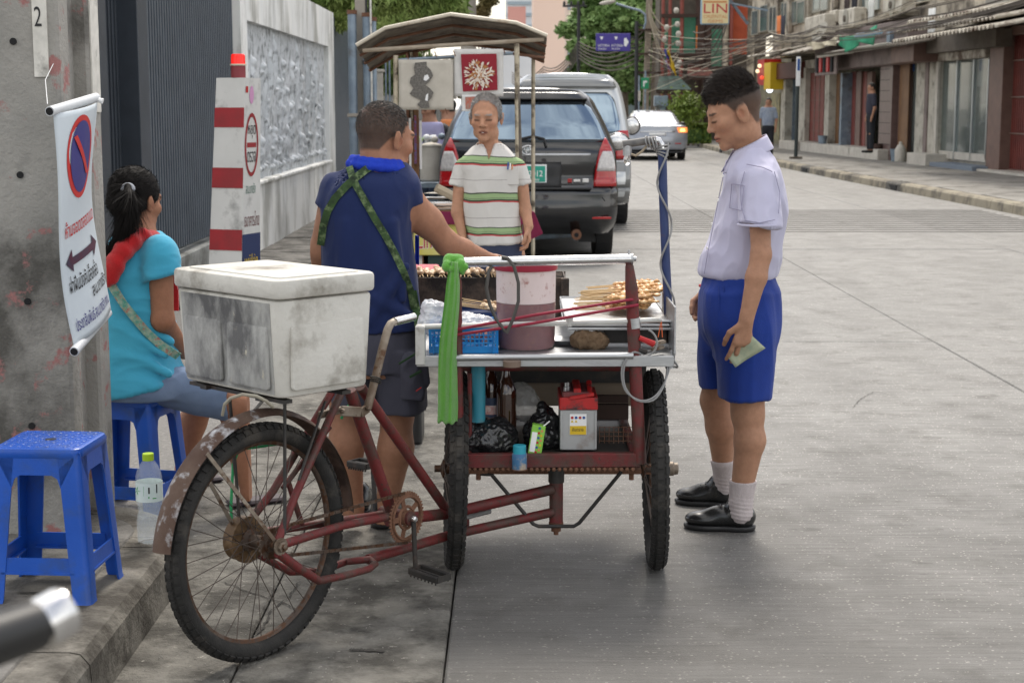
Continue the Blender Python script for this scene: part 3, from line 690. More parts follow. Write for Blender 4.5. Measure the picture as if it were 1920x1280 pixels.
obj('shop_interior', fbox(MB(), s1850, FA(1757,310)[0], -2.1, -1.95, .1, 4), M_cgreen, A)
obj('shop_floor', fbox(MB(), s1850, FA(1757,310)[0], -2.1, -.1, .1, .42), M_step, A)
for (a, b, mt_) in [(1772,1790,M_bw),(1800,1812,M_cin),(1822,1838,M_cin),(1758,1768,M_wood)]: FB(a,b,116,300,-1.0,-.9,'curtain_panel',mt_,A)
FB(1757,1846,112,300,-.06,-.04,'glass_pane',M_glass,A)
for a in (1757,1786,1817,1845): FB(a,a+2,112,300,-.08,.0,'mullion',M_alu,A)
FB(1757,1847,92,112,-.2,.12,'shutter_box',M_roofm,A,.02)
FB(1757,1847,286,300,-.2,.0,'sill_board',M_step,A)
FB(1742,1822,308,321,-.1,.45,'step',pm('blue_grey_step',srgb(120,130,142),rough=.8),A,.01)
obj('shop_goods', MB().ball(W(FA(1840,180)[0],-.5,FA(1840,180)[1]),(.2,.2,.25)), M_redp, A)
obj('shop_goods', MB().ball(W(FA(1842,160)[0],-.6,FA(1842,170)[1]),(.25,.25,.3)), pm('green_goods',srgb(50,130,90),rough=.6), A)
obj('shop_goods', MB().box(W(FA(1814,212)[0],-.5,FA(1814,212)[1]),(.3,.2,.4)), M_step, A)
# zinc canopy over the glass shop, layered sheets
def canopy(par, x0, x1, yf, n_out, n_in, drop, mat, nm='canopy_sheet', wave=.03, dark=True):
    sa, za = FA(x0, yf[0], n_out); sb, zb = FA(x1, yf[1], n_out); m = MB(); nn = max(8, int(abs(sb-sa)/.09))
    def fn(u, v): 
        s = sa+(sb-sa)*u; z = za+(zb-za)*u+v*drop; return W(s, n_out+(n_in-n_out)*v, z+wave*math.sin(s/.07*2))
    m.grid(fn, nn*3, 2, (0,0,.03)); return obj(nm, m, mat, par)
canopy(A,1866,1672,(50,80),1.9,0,.35,M_roofm)
canopy(A,1866,1680,(34,62),1.7,0,.30,M_roofm)
canopy(A,1860,1700,(18,44),1.5,0,.30,M_roofm)
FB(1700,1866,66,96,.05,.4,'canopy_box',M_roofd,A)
FB(1846,1990,-40,42,.0,.12,'signboard_blank',pm('dull_grey_board',srgb(150,148,140),srgb(132,128,120),sc=1,rough=.7,world=True),A)

# --- brown shop with mauve fascia
B = thing('shophouse', 'shophouse with long mauve fascia over brown folding doors and white steps', 'building', W(9,0,0))
sb0, sb1 = FA(1712,300)[0], FA(1443,280)[0]
obj('wall', fbox(MB(), sb0, sb1, -5, -2.0, .1, 13), M_cin, B)
obj('upper_wall', fbox(MB(), sb0, sb1, -2.0, -.02, FA(1650,100)[1]+.25, 12), M_bw, B)
sa, za = FA(1700,118,.5); sc2, zc = FA(1527,141,.5)
obj('fascia', fbox(MB(), sa, sc2, .0, .5, za, za+1.05, .02), M_mauve, B)
FB(1670,1712,82,118,.1,.7,'awning_box',M_brown,B,.02)
FB(1697,1736,118,305,-.4,-.3,'display_back',M_cin,B); FB(1697,1735,120,305,-.08,-.06,'glass_pane',M_glass,B)
FB(1728,1734,118,312,-.1,.05,'door_frame',M_mauve,B)
FB(1668,1698,118,304,-.5,.05,'folding_door',M_brown,B,.01)
FB(1682,1699,120,304,.05,.07,'door_leaf',M_wood,B)
FB(1645,1668,117,314,-.3,.22,'pillar',M_tile,B,.01)
for k in range(9): FB(1645,1668,130+k*20,130.8+k*20,.2,.226,'tile_joint',M_black,B)
FB(1632,1646,125,295,-1.9,-1.85,'doorway_back',M_cin,B)
for k in range(4): FB(1591+k*10,1600+k*10,135,296,-.2+.06*(k%2),-.1+.06*(k%2),'folding_door',M_brown if k%2 else M_red,B,.01)
FB(1572,1592,137,290,-.9,-.85,'display_back',M_cgreen,B); FB(1572,1591,137,288,-.08,-.06,'glass_pane',M_glass,B); FB(1572,1575,138,290,-.1,.2,'steel_post',M_galv,B)
FB(1552,1571,139,284,-.3,-.1,'wood_panel',M_wood,B)
FB(1543,1551,139,292,-.3,.12,'column',M_pwall,B)
FB(1495,1507,128,285,-.3,.05,'column',M_pwall,B)
FB(1507,1542,137,283,-.3,-.12,'shutter_door',M_red,B)
for k in range(7): FB(1507,1542,150+k*19,150.7+k*19,-.12,-.1,'shutter_rail',M_brown,B)
for a in (1515,1524,1533): FB(a,a+1,137,283,-.12,-.105,'shutter_seam',M_brown,B)
FB(1500,1546,112,128,-.2,.0,'lintel',M_pwall,B)
FB(1462,1470,150,272,-.2,.05,'column',M_pwall,B); FB(1471,1484,150,270,-.4,-.2,'shutter_stack',M_galv,B)
FB(1484,1493,150,272,-1.2,-1.1,'display_back',M_cgreen,B)
FB(1447,1492,118,148,-.1,.3,'shop_sign',pm('maroon_sign',srgb(84,40,34),rough=.5),B,.01)
for (a, b, h) in [(1700,1735,10),(1590,1645,9),(1545,1592,9),(1500,1545,7),(1460,1495,6)]:
    _, zz = FA((a+b)/2, 300, .5); obj('step', fbox(MB(), FA(a,300,.5)[0], FA(b,300,.5)[0], -.3, .5, .1, .42, .01), M_step, B)
FB(1662,1668,60,82,.5,.6,'bracket',M_galv,B)
s1_, z1_ = FA(1727,145,-.3); obj('lamp', MB().ball(W(s1_,-.2,z1_),.10), M_lamp, B, label='lit white lamp in the shop display')
s2_, z2_ = FA(1448,176,-.3); obj('lamp', MB().ball(W(s2_,-.2,z2_+.15),.12), M_lamp, B, label='lit white lamp over the shop door')
for a, b in ((1712,126),(1725,128)): s_, z_ = FA(a,b,-.05); obj('blue_sticker', fbox(MB(), s_-.1, s_+.1, -.05, -.04, z_-.1, z_+.15), M_bluep, B)
canopy(B,1530,1443,(92,108),1.3,0,.35,M_roofm,wave=.02)
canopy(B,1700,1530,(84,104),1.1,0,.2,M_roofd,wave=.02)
for a, b in ((1549,103),(1578,98),(1612,92),(1646,87)):
    s_, z_ = FA(a,b,1.0); obj('light_tube_box', fbox(MB(), s_-.9, s_+.9, .9, 1.05, z_-.06, z_+.06, .02), M_step, B)
# signs, cloths, shutters hanging on it
def cloth_on(x0,x1,ya0,ya1,hang,n,mat,nm,lab,cat,sag=.12):
    sa, za = FA(x0,ya0,n); sb, zb = FA(x1,ya1,n); m = MB()
    def fn(u, v):
        sg = sag*math.sin(math.pi*u); return W(sa+(sb-sa)*u, n+.05*math.sin(u*17+v*2)*(v+.3), za+(zb-za)*u-sg-v*(hang*(.75+.25*math.sin(u*9+1))))
    m.grid(fn, 30, 6, N_*.01); o = obj(nm, m, mat, smooth='all', base=W(sa,n,za)); return setp(o, lab, cat)
cloth_on(1645,1573,47,66,.42,1.35,pm('green_cloth',srgb(60,160,120),srgb(48,136,104),sc=3,rough=.85,world=True),'green_cloth','green cloth strip hanging from the canopy edge above the mauve fascia','awning')
cloth_on(1573,1515,66,76,.22,1.35,pm('cream_cloth',srgb(205,196,172),srgb(180,170,146),sc=3,rough=.85,world=True),'cream_cloth','cream cloth strip along the canopy edge left of the green cloth','awning')
obj_ = obj('awning_roll', MB().tube([W(FA(1605,68,1.6)[0],1.6,FA(1605,68,1.6)[1]), W(FA(1652,60,1.6)[0],1.6,FA(1652,60,1.6)[1])], .05, 8), pm('pale_blue_roll',srgb(150,180,200),rough=.6), base=W(7,1.6,3)); setp(obj_, 'pale blue rolled awning tube below the green cloth', 'awning')
hs = thing('hanging_sign', 'small shop sign with dark and red lettering hung under the zinc canopy', 'sign', W(12,1,3))
sa, za = FA(1568,120,.9); sb, zb = FA(1528,126,.9)
obj('board', fbox(MB(), sa, sb, .85, .9, za-.28, za+.3, .01), M_mauve, hs)
for k, ch in enumerate('JEWEL'):
    ss = sa+(sb-sa)*(.12+.17*k); obj('letter', fbox(MB(), ss, ss+(sb-sa)*.10, .9, .95, za-.2, za+.22, .01), M_redp if k%2 else M_black, hs)
# --- upper-floor clutter: AC units, windows
def ac(x0,x1,yt,yb,n,lab,fan=True):
    t = thing('air_conditioner', lab, 'air conditioner', W(FA(x0,yb,n)[0],n,FA(x0,yb,n)[1]), group='air conditioners on the shophouse upper floor')
    FB(x0,x1,yt,yb,n-.35,n,'casing',M_ac,t,.03)
    s, z = FA((x0+x1)/2,(yt+yb)/2,n)
    if fan:
        m = MB(); m.lathe([(.27,0),(.27,.02),(.235,.03)], W(s,n,z), N_, 18); obj('fan_grille', m, M_wframe, t); obj('fan_hub', MB().lathe([(.1,0),(.08,.05)], W(s,n+.02,z), N_, 12), M_roofd, t)
    for sg in (-.25,.25): obj('bracket', fbox(MB(), s+sg-.02, s+sg+.02, n-.7, n, FA(x0,yb,n)[1]-.07, FA(x0,yb,n)[1]-.01), M_roofd, t)
ac(1545,1508,30,68,.8,'large cream air conditioner casing above the white canopy',False)
ac(1600,1572,17,54,.7,'cream air conditioner with round fan, right of the large casing')
ac(1690,1655,-6,26,.7,'weathered air conditioner highest at right above the zinc canopy')
ac(1566,1554,20,44,.5,'narrow side-on air conditioner between the two cream ones',False)
for (x0,x1,yt,yb) in [(1508,1478,2,46),(1475,1462,4,50),(1552,1522,-20,22),(1650,1612,-30,22),(1740,1700,-40,8),(1455,1440,12,60),(1800,1760,-70,-6),(1520,1490,-60,-20),(1600,1570,-70,-25)]:
    f = FB(x0,x1,yt,yb,-.05,.04,'window',M_wframe,B); a, b = min(x0,x1)+2, max(x0,x1)-2
    FB(b,(a+b)/2+1,yt+3,yb-3,.03,.05,'pane',M_win,f); FB((a+b)/2-1,a,yt+3,yb-3,.03,.05,'pane',M_win,f)
for (x0,x1,yt,yb,n) in [(1700,1443,60,64,.5),(1700,1443,24,27,.3)]:
    s_a, z_a = FA(x0,yt,n); s_b, z_b = FA(x1,yt,n)
    obj('ledge', fbox(MB(), s_a, s_b, 0, n, z_a-.1, z_a+.06, .02), M_bw, B)
for xx in (1690,1652,1606,1560,1512,1476,1455):
    FB(xx+2,xx-2,-90,70,.0,.14,'pilaster',M_bw,B,.01)
for k, (xx, c_) in enumerate([(1462,srgb(220,130,80)),(1470,srgb(60,60,70)),(1590,srgb(60,50,48)),(1604,srgb(40,40,46)),(1636,srgb(210,210,205)),(1750,srgb(225,225,222))]):
    s, z = FA(xx, 30 if k < 2 else (-4 if k < 5 else 16), .5); t = obj('laundry', MB().grid(lambda u,v: W(s+u*.45-.2, .5+.04*math.sin(u*9), z-v*.65), 8, 3, N_*.01), pm('laundry_cloth_%d'%k, c_, rough=.9), base=W(s,.5,z), smooth='all')
    setp(t, ['orange shirt drying outside the far upper window','dark shirt drying beside the orange one','dark brown cloth drying under the top window','black cloth drying right of the brown one','white shirt drying above the mauve fascia','white cloth drying above the zinc canopy'][k], 'laundry')
# satellite dish
sd_, zd_ = FA(1537,60,1.0); o = obj('satellite_dish', MB().lathe([(.32,0),(.28,-.05),(.15,-.09),(.02,-.10)], W(sd_,1.0,zd_), (N_+Vector((0,-.3,.6))), 20), M_wframe, base=W(sd_,1,zd_), smooth=True); setp(o, 'grey satellite dish at the foot of the large air conditioner casing', 'satellite dish')

# --- far shophouse (yellow / red signs, lit)
Cc = thing('shophouse', 'farther shophouse with red and yellow shop signs behind the schoolboy', 'building', W(28,0,0))
sc0 = FA(1443,276)[0]; sc9 = FA(1405,265)[0]; obj('wall', fbox(MB(), sc0, sc9, -6, -.8, .1, 13), M_bw, Cc)
obj('shop_interior', fbox(MB(), sc0, sc0+6, -.8, -.7, .1, 3.4), M_cin, Cc)
obj('upper_wall', fbox(MB(), sc0, sc9, -.8, 0, 4.2, 12.5), M_bw, Cc)
FB(1444,1432,118,168,-.1,.5,'shop_sign',M_yel,Cc); FB(1432,1420,112,160,-.1,.5,'shop_sign',M_redp,Cc)
canopy(Cc,1445,1400,(100,108),1.6,0,.3,M_roofm,wave=.02)
for (x0,x1,yt,yb) in [(1438,1424,10,60),(1420,1408,20,66)]:
    f = FB(x0,x1,yt,yb,-.05,.04,'window',M_wframe,Cc); FB(x0-1,x1+1,yt+2,yb-2,.03,.05,'pane',M_win,f)
for k, (a, b) in enumerate([(1426,124),(1430,146),(1422,134)]):
    s, z = FA(a,b,.55); obj('sign_lamp', MB().ball(W(s,.58,z),.07,8,6), pm('red_lit',(1,.1,.05),emis=(1,.12,.06),es=.5) if k%2 else pm('warm_lit',(1,.8,.5),emis=(1,.8,.5),es=.8), Cc)
FB(1443,1460,175,262,-.3,-.2,'lit_doorway',pm('warm_shop',srgb(170,160,120),srgb(110,110,90),sc=3,rough=.7,world=True),Cc)

# ---------------------------------------------------------------- lattice-fronted pavilion farther along
Lb = thing('lattice_house', 'house fronted with green and orange lattice screens, dark posts and tiled eaves', 'building', (10,66,0))
M_lg = pm('green_lattice', srgb(116,186,156), srgb(90,156,128), sc=2, rough=.6, world=True)
M_lo = pm('orange_lattice', srgb(226,124,88), srgb(200,100,72), sc=2, rough=.7, world=True)
M_dark = pm('dark_timber', srgb(72,50,42), srgb(54,40,34), sc=3, rough=.7, world=True)
M_postr = pm('red_oxide_post', srgb(150,84,74), srgb(128,70,62), sc=3, rough=.7, world=True)
def lattice(x0,x1,yt,yb,Y,mat,nm='lattice_screen',step=.16):
    a, b = P(x0,yb,Y), P(x1,yt,Y); m = MB(); w_, h_ = b.x-a.x, b.z-a.z
    m.box(((a.x+b.x)/2,Y+.05,(a.z+b.z)/2),(w_,.02,h_))
    n = int((w_+h_)/step); 
    for k in range(-int(h_/step)-1, int(w_/step)+1):
        for sg in (1,-1):
            x_0 = a.x+k*step if sg == 1 else a.x+(k+int(h_/step)+1)*step
            t0, t1 = 0, h_; xe = x_0+sg*h_
            # clip to the panel
            def cl(t): return x_0+sg*t
            lo_, hi_ = 0, h_
            if sg == 1: lo_ = max(0, a.x-x_0); hi_ = min(h_, b.x-x_0)
            else: lo_ = max(0, x_0-b.x); hi_ = min(h_, x_0-a.x)
            if hi_-lo_ > .05: m.bar((cl(lo_),Y+(.0 if sg==1 else -.012),a.z+lo_),(cl(hi_),Y+(.0 if sg==1 else -.012),a.z+hi_),.03,.03,(0,1,0))
    obj(nm, m, mat, Lb)
lattice(1256,1278,35,105,66,M_lg); lattice(1282,1308,28,100,66,M_lg); lattice(1327,1354,55,128,66,M_lg); lattice(1370,1403,12,102,66,M_lo); lattice(1240,1256,60,110,66,M_lg)
a, b = P(1235,205,66.4), P(1440,-60,66.4)
obj('wall', MB().box(((a.x+b.x)/2,67.5,(a.z+b.z)/2),(b.x-a.x,2.,b.z-a.z+4)), M_roofd, Lb)
for x_, r_, mt_ in [(1254,.07,M_postr),(1276,.08,M_postr),(1311,.2,M_dark),(1325,.15,M_dark),(1358,.12,M_bw),(1368,.07,M_postr),(1405,.15,M_bw),(1241,.07,M_postr)]:
    q = P(x_,200,65.7); obj('post', MB().tube([(q.x,65.7,0),(q.x,65.7,6.5)], r_, 10), mt_, Lb, smooth=True)
for yy, xa, xb in [(103,1236,1330),(128,1290,1372),(30,1240,1312)]:
    p, q = P(xa,yy,65.6), P(xb,yy,65.6); obj('beam', MB().bar(p,q,.12,.14), M_dark, Lb)
obj('orange_panel', MB().box(P(1308,70,65.6),(.12,.06,.9)), pm('orange_board',srgb(226,132,60),rough=.6), Lb)
def eave(x0,x1,y0,y1,Y,mat,nm='eave_roof'):
    a, b = P(x0,y1,Y), P(x1,y1,Y); zt_ = P(0,y0,Y).z; m = MB()
    m.grid(lambda u,v: Vector((a.x+(b.x-a.x)*(u+(0.5-u)*v*.45), Y+v*2.2, a.z+(zt_-a.z)*v+.04*abs(math.sin(u*60)))), 60, 3, (0,0,-.08)); obj(nm, m, mat, Lb)
    obj('fascia_board', MB().bar(a,b,.06,.16), M_dark, Lb)
eave(1230,1300,142,172,63,pm('green_tile_roof',srgb(96,116,106),srgb(74,92,84),sc=4,rough=.7,world=True))
eave(1288,1345,118,146,64,pm('red_tile_roof',srgb(138,92,80),srgb(112,70,62),sc=4,rough=.7,world=True))
for x_ in (1250,1290,1302): q = P(x_,200,63.2); obj('post', MB().box((q.x,63.2,.95),(.14,.14,1.9)), M_bw if x_ == 1302 else M_dark, Lb)
# hedge and shrubs beside it
def leafcloud(n, fn, size, seed=1, quad=True):
    r = random.Random(seed); m = MB()
    for i in range(n):
        c = fn(r); 
        a = Vector((r.gauss(0,1),r.gauss(0,1),r.gauss(0,1))).normalized(); b = a.cross(Vector((r.gauss(0,1),r.gauss(0,1),r.gauss(0,1)))).normalized(); s = size*r.uniform(.6,1.4)
        m.add([c-a*s, c+b*s*.45, c+a*s, c-b*s*.45], [(0,1,2,3)])
    return m
M_leaf0 = pm('leaf_street', (.15,.27,.085), (.27,.37,.14), sc=1.1, rough=.6, world=True, spec=.3)
M_leaf1 = pm('leaf_mid', (.055,.115,.03), (.10,.17,.045), sc=1.2, rough=.6, world=True, spec=.3)
M_leaf2 = pm('leaf_bamboo', (.15,.235,.06), (.28,.33,.10), sc=1.6, rough=.55, world=True, spec=.3)
M_leaf3 = pm('leaf_hedge', (.13,.20,.03), (.20,.27,.04), sc=3, rough=.6, world=True)
M_bark = pm('bark', (.10,.075,.055), (.15,.12,.09), sc=6, rough=.9, bump=.6, bsc=30, world=True)
for k, (x0,x1,lab) in enumerate([(1287,1318,'low clipped yellow-green hedge at the kerb behind the grey car'),(1319,1334,'smaller clipped hedge close behind the schoolboy face')]):
    a, b = P(x0,262,60), P(x1,262,60); h = thing('hedge', lab, 'hedge', ((a.x+b.x)/2,60,.15))
    obj('hedge_core', MB().box(((a.x+b.x)/2,60.4,.47),(b.x-a.x,.7,.6),None,.1), M_leaf1, h)
    obj('foliage', leafcloud(2600, lambda r: Vector((r.uniform(a.x,b.x), 60+r.uniform(0,.8), .15+r.choice([r.uniform(0,.72),.72]))), .05, k), M_leaf3, h)
sh = thing('shrub', 'leafy green shrub in front of the pale post beyond the grey car', 'shrub', P(1285,235,58))
q = P(1287,205,58); obj('stem', MB().tube([(q.x,58,0),(q.x+.02,58,1.4)], .04, 6), M_bark, sh)
obj('foliage', leafcloud(1500, lambda r: q+Vector((r.gauss(0,.3),r.gauss(0,.25),r.gauss(0,.27))), .08, 5), M_leaf3, sh)

# ---------------------------------------------------------------- poles, lines, signs in the distance
M_pole2 = pm('far_pole', srgb(150,138,124), srgb(128,118,106), sc=2, rough=.9, world=True)
up = thing('utility_pole', 'tall concrete utility pole loaded with cables right of the big tree', 'pole', (5.2,62,0))
q = P(1209,200,62); obj('shaft', MB().bar((q.x,62,0),(q.x+.2,62,9),.22,.22,(0,1,0)), M_pole2, up); obj('shaft_side', MB().bar((q.x+.28,62.2,0),(q.x+.35,62.2,4),.14,.14,(0,1,0)), M_pole2, up)
for zz in (4.4,3.5,2.8): obj('crossarm', MB().box((q.x+.1,61.8,zz),(1.0,.08,.08)), M_dark, up)
for (xx,yy) in ((1268,20),(1270,46),(1272,64),(1272,82),(1250,52),(1246,74),(1274,118),(1270,124)):
    p = P(xx,yy,61.5); obj('insulator', MB().lathe([(.03,-.1),(.11,-.05),(.11,.05),(.04,.1)], p, (1,0,.1), 10), M_step, up, smooth=True)
# street lamp
sl = thing('street_lamp', 'grey street lamp arching from the dark pole over the tree', 'street lamp', P(1193,200,52))
q = P(1193,200,52); qt = P(1194,40,52)
obj('pole', MB().tube([(q.x,52,0),(qt.x,52,P(0,40,52).z)], .06, 10), M_wirek, sl, smooth=True)
arm = [P(x,y,52) for x, y in ((1207,55),(1211,42),(1210,28),(1200,20),(1180,15),(1155,7))]; obj('arm', MB().tube(arm, .035, 8), M_galv, sl, smooth=True)
obj('lamp_head', MB().ball(P(1139,5,52), (.27,.12,.07), 14, 8, Matrix.Rotation(-.15,3,'Y')), M_step, sl, smooth='all')
obj('strap', MB().bar(P(1194,45,52),P(1208,50,52),.03,.05), M_wirek, sl)
# purple direction sign
ps = thing('direction_sign', 'purple direction sign with white text and arrow before the tree', 'sign', P(1150,80,50))
M_purp = pm('purple_sign', srgb(74,62,150), srgb(66,54,138), sc=2, rough=.45)
M_sw = pm('sign_white', srgb(235,235,235), rough=.5)
a, b = P(1117,96.5,50), P(1182,63,50); obj('panel', MB().box(((a.x+b.x)/2,50,(a.z+b.z)/2),(b.x-a.x,.04,b.z-a.z),None,.012), M_purp, ps)
obj('arm', MB().bar(P(1182,70,50.05),P(1195,72,50.05),.04,.05), M_wirek, ps); obj('arm', MB().bar(P(1182,90,50.05),P(1195,90,50.05),.04,.05), M_wirek, ps)
def sgn(s_, x, y, wd, ht, Y, mat, par): p = P(x, y, Y); k = Y/FPX; return text(s_, p, (1,0,0), (0,0,1), wd*k, ht*k, mat, par, lift=.004)
sgn('ASTORIA  ASTORIA', 1120.5,88,47,4.5,49.978,M_sw,ps); sgn('PLAZA       PLAZA', 1122,93.5,40,3.2,49.978,M_sw,ps)
obj('arrow', MB().prism([P(x,y,49.978) for x, y in ((1174,71),(1179,79),(1174,88),(1170,86),(1170,73))], (0,-.004,0)), M_sw, ps)
for xx in (1128,1155): obj('emblem', MB().prism([P(xx+dx,y,49.978) for dx, y in ((-3,69),(3,69),(2,73),(0,75),(-2,73))], (0,-.004,0)), M_sw, ps)
# green sign
gs = thing('route_sign', 'small green sign with white turn arrow on the utility pole', 'sign', P(1210,157,58))
a, b = P(1202,167,58), P(1217,146,58); obj('panel', MB().box(((a.x+b.x)/2,58,(a.z+b.z)/2),(b.x-a.x,.03,b.z-a.z),None,.01), pm('green_sign',srgb(36,140,96),rough=.5), gs)
obj('arrow', MB().prism([P(x,y,57.98) for x, y in ((1206,163),(1206,152),(1210,152),(1210,150),(1214,153.5),(1210,157),(1210,155),(1208.5,155),(1208.5,163))], (0,-.004,0)), M_sw, gs)
obj('back_post', MB().bar((P(1212,0,58).x,58.06,0),(P(1212,0,58).x,58.06,2.8),.06,.06,(0,1,0)), M_galv, gs)
wp = thing('notice_board', 'white notice strapped to the pole under the small green sign', 'sign', P(1198,178,57)); a = P(1198,180,57); obj('board', MB().box(a,(.12,.03,.35)), M_step, wp)
obj('post', MB().bar((a.x,57.05,0),(a.x,57.05,2.6),.05,.05,(0,1,0)), M_galv, wp)
gb = thing('control_box', 'grey metal control box on legs beyond the grey car', 'cabinet', P(1239,200,59)); q = P(1239,195,59); obj('box', MB().box((q.x,59,q.z+.1),(.5,.3,.38),None,.02), M_galv, gb); obj('legs', MB().box((q.x,59,q.z/2),(.35,.1,q.z)), M_galv, gb)
# left utility pole with crossarm, before the pink tower
u2 = thing('utility_pole', 'thin dark utility pole with short crossarm before the pink tower', 'pole', P(1083,200,70))
q = P(1084,200,70); obj('shaft', MB().tube([(q.x,70,0),(q.x,70,P(0,10,70).z)], .07, 8), M_wirek, u2); obj('crossarm', MB().bar(P(1055,12,70),P(1100,11,70),.08,.08), M_wirek, u2)
for x_ in (1058,1071,1084,1094): obj('insulator', MB().lathe([(.05,0),(.06,.12),(.02,.2)], P(x_,11,70), (0,0,1), 8), M_wirek, u2)
# LIN sign
ls = thing('shop_sign', 'cream projecting sign reading LIN ORIENTAL GEMS above the schoolboy', 'sign', P(1340,30,46))
Yl = 46; a, b = P(1313.5,46.5,Yl), P(1367.5,-4,Yl)
obj('sign_box', MB().box(((a.x+b.x)/2,Yl,(a.z+b.z)/2),(b.x-a.x,.14,b.z-a.z),None,.02), pm('blue_frame',srgb(140,170,190),rough=.5), ls)
obj('face', MB().box(((a.x+b.x)/2,Yl-.075,(a.z+b.z)/2),(b.x-a.x-.06,.01,b.z-a.z-.06)), pm('cream_face',srgb(232,216,168),srgb(222,204,158),sc=2,rough=.5), ls)
M_sred = pm('sign_red', srgb(190,60,66), rough=.5); M_sor = pm('sign_orange', srgb(206,140,90), rough=.5)
sgn('LIN',1319.5,25,43,17,Yl-.081,M_sred,ls); sgn('ORIENTAL',1319,34.5,44,6,Yl-.081,M_sor,ls); sgn('GEMS',1327,43,28,5.5,Yl-.081,M_sor,ls); obj('worn_text_line', MB().box(P(1341,4,Yl-.082),(.66,.003,.05)), M_sor, ls)
obj('bracket', MB().bar(P(1368,6,Yl+.1),P(1440,20,Yl+.1),.05,.05), M_galv, ls); obj('bracket', MB().bar(P(1366,-3,Yl+.1),P(1402,45,Yl+.3),.07,.07), M_galv, ls)
# flags
fl = thing('flag_pair', 'yellow flag and striped red white blue flag hanging on one staff', 'flag', P(1250,110,57))
def flag(x0,y0,x1,y1,wd,mat,nm,seed):
    a, b = P(x0,y0,57), P(x1,y1,57); k = 57/FPX*wd
    m = MB(); m.grid(lambda u,v: a+(b-a)*v+Vector((k*(u-.5)*(.6+.4*math.sin(3*v+seed)), .08*math.sin(u*6+v*4+seed), .05*math.sin(v*8+u*3))), 8, 14, (0,.01,0)); obj(nm, m, mat, fl, smooth='all')
flag(1253,97,1266,140,7,M_yel,'yellow_flag',0); flag(1247,95,1256,116,5,pm('flag_blue',srgb(50,56,140),rough=.8),'blue_band',1); flag(1249,116,1257,134,5,pm('flag_mauve',srgb(176,160,190),rough=.8),'pale_band',2); flag(1251,112,1256,120,4,M_redp,'red_band',2)
obj('staff', MB().bar(P(1246,92,57.05),P(1262,126,57.05),.03,.03), M_dark, fl)
# power lines
def cable(name, pts, r, mat, lab, sag=0, n=14, group=None):
    q = []
    for i in range(len(pts)-1):
        a, b = Vector(pts[i]), Vector(pts[i+1])
        for k in range(n): t = k/n; q.append(a+(b-a)*t-Vector((0,0,sag*4*t*(1-t))))
    q.append(Vector(pts[-1])); o = obj(name, MB().tube(q, r, 5), mat, base=pts[0]); setp(o, lab, 'cable', group)
M_cab = pm('cable_grey', srgb(92,84,76), srgb(70,64,58), sc=1, rough=.8)
M_cab2 = pm('cable_pale', srgb(176,166,148), rough=.8)
rg = random.Random(3)
wcount = 0
for k in range(18):   # bundles from the pole to the shophouse fronts and along them
    s0, s1 = FA(1860,20,2.1)[0], FA(1445,80,2.0)[0]; za_, zb_ = FA(1860,-12,2.1)[1], FA(1445,74,2.0)[1]
    o1, o2, o3 = rg.uniform(-.3,.3), rg.uniform(-.2,.2), rg.uniform(-.25,.15)
    pe = P(1212,62+k*7,62); mid = FA(1660,38,2.1)
    cable('overhead_cable', [W(sR,2.0,mid[1]+.3+o1), W(mid[0]-2,2.1,mid[1]+o1), W(mid[0]+6,2.1,mid[1]+(zb_-mid[1])*.45+o3), W(s1,2.0,zb_+o2), (pe.x,62,pe.z)], rg.uniform(.005,.013), M_cab if k%4 else M_cab2, 'overhead cable in the sagging bundle along the shophouse fronts', .06+rg.uniform(0,.09), group='cables along the shophouse fronts')
for k in range(7):
    a = P(1216,8+k*3,61.5); b = P(1248+rg.uniform(0,26),48+k*9,61.8)
    cable('loop_cable', [a, b], .022, M_cab2, 'pale slack cable looping off the loaded utility pole', .35+.1*k, group='slack loops at the utility pole')
for k in range(5):
    a = P(1216,90+k*4,61.5); b = P(1460,60+k*6,50)
    cable('span_cable', [a, b], .015, M_cab2 if k%2 else M_cab, 'cable spanning from the utility pole to the shophouses behind the boy', .4+.12*k, group='cables spanning above the schoolboy')
for k in range(6):
    a = P(1020,125+k*5,90); b = P(1084,78+k*6,70)
    cable('span_cable', [P(960,135+k*4,110), a, b, P(1205,60+k*10,62)], .03, M_cab, 'thin dark line crossing in front of the pink tower', .5, group='lines before the pink tower')
for k in range(5):
    cable('span_cable', [P(1368,8+k*4,46), P(1300+k*8,60+k*12,55)], .02, M_cab, 'thin line running down behind the cream projecting sign', .3, group='lines behind the cream sign')

# ---------------------------------------------------------------- far buildings
M_pink = pm('pink_tower', srgb(242,214,196), srgb(236,206,188), sc=.05, rough=.8, world=True)
M_fw = pm('far_white_building', srgb(226,228,230), srgb(206,210,214), sc=.1, rough=.8, world=True)
M_fwin = pm('far_window', srgb(150,166,176), rough=.2)
tw = thing('tower', 'pale pink tower block rising behind the souvenir stall', 'building', P(1040,200,190))
a, b = P(999,200,190), P(1058,200,190); obj('wall', MB().box(((a.x+b.x)/2,195,16),(b.x-a.x,12,36)), M_pink, tw)
a, b = P(1057,200,192), P(1150,200,192); obj('wing', MB().box(((a.x+b.x)/2,198,16),(b.x-a.x,12,36)), pm('cream_wing',srgb(238,226,216),rough=.8), tw)
for k in range(7):
    for j in range(3): q = P(1066+j*9,200,191.9); obj('window', MB().box((q.x,191.95,3+k*2.6),(.35,.1,1.3)), M_fwin, tw)
f1 = thing('far_block', 'hazy white office block seen above the stall roof', 'building', P(960,200,260))
a, b = P(948,200,260), P(1001,200,260); obj('wall', MB().box(((a.x+b.x)/2,265,12),(b.x-a.x,10,P(0,-30,260).z*2-24)), M_fw, f1)
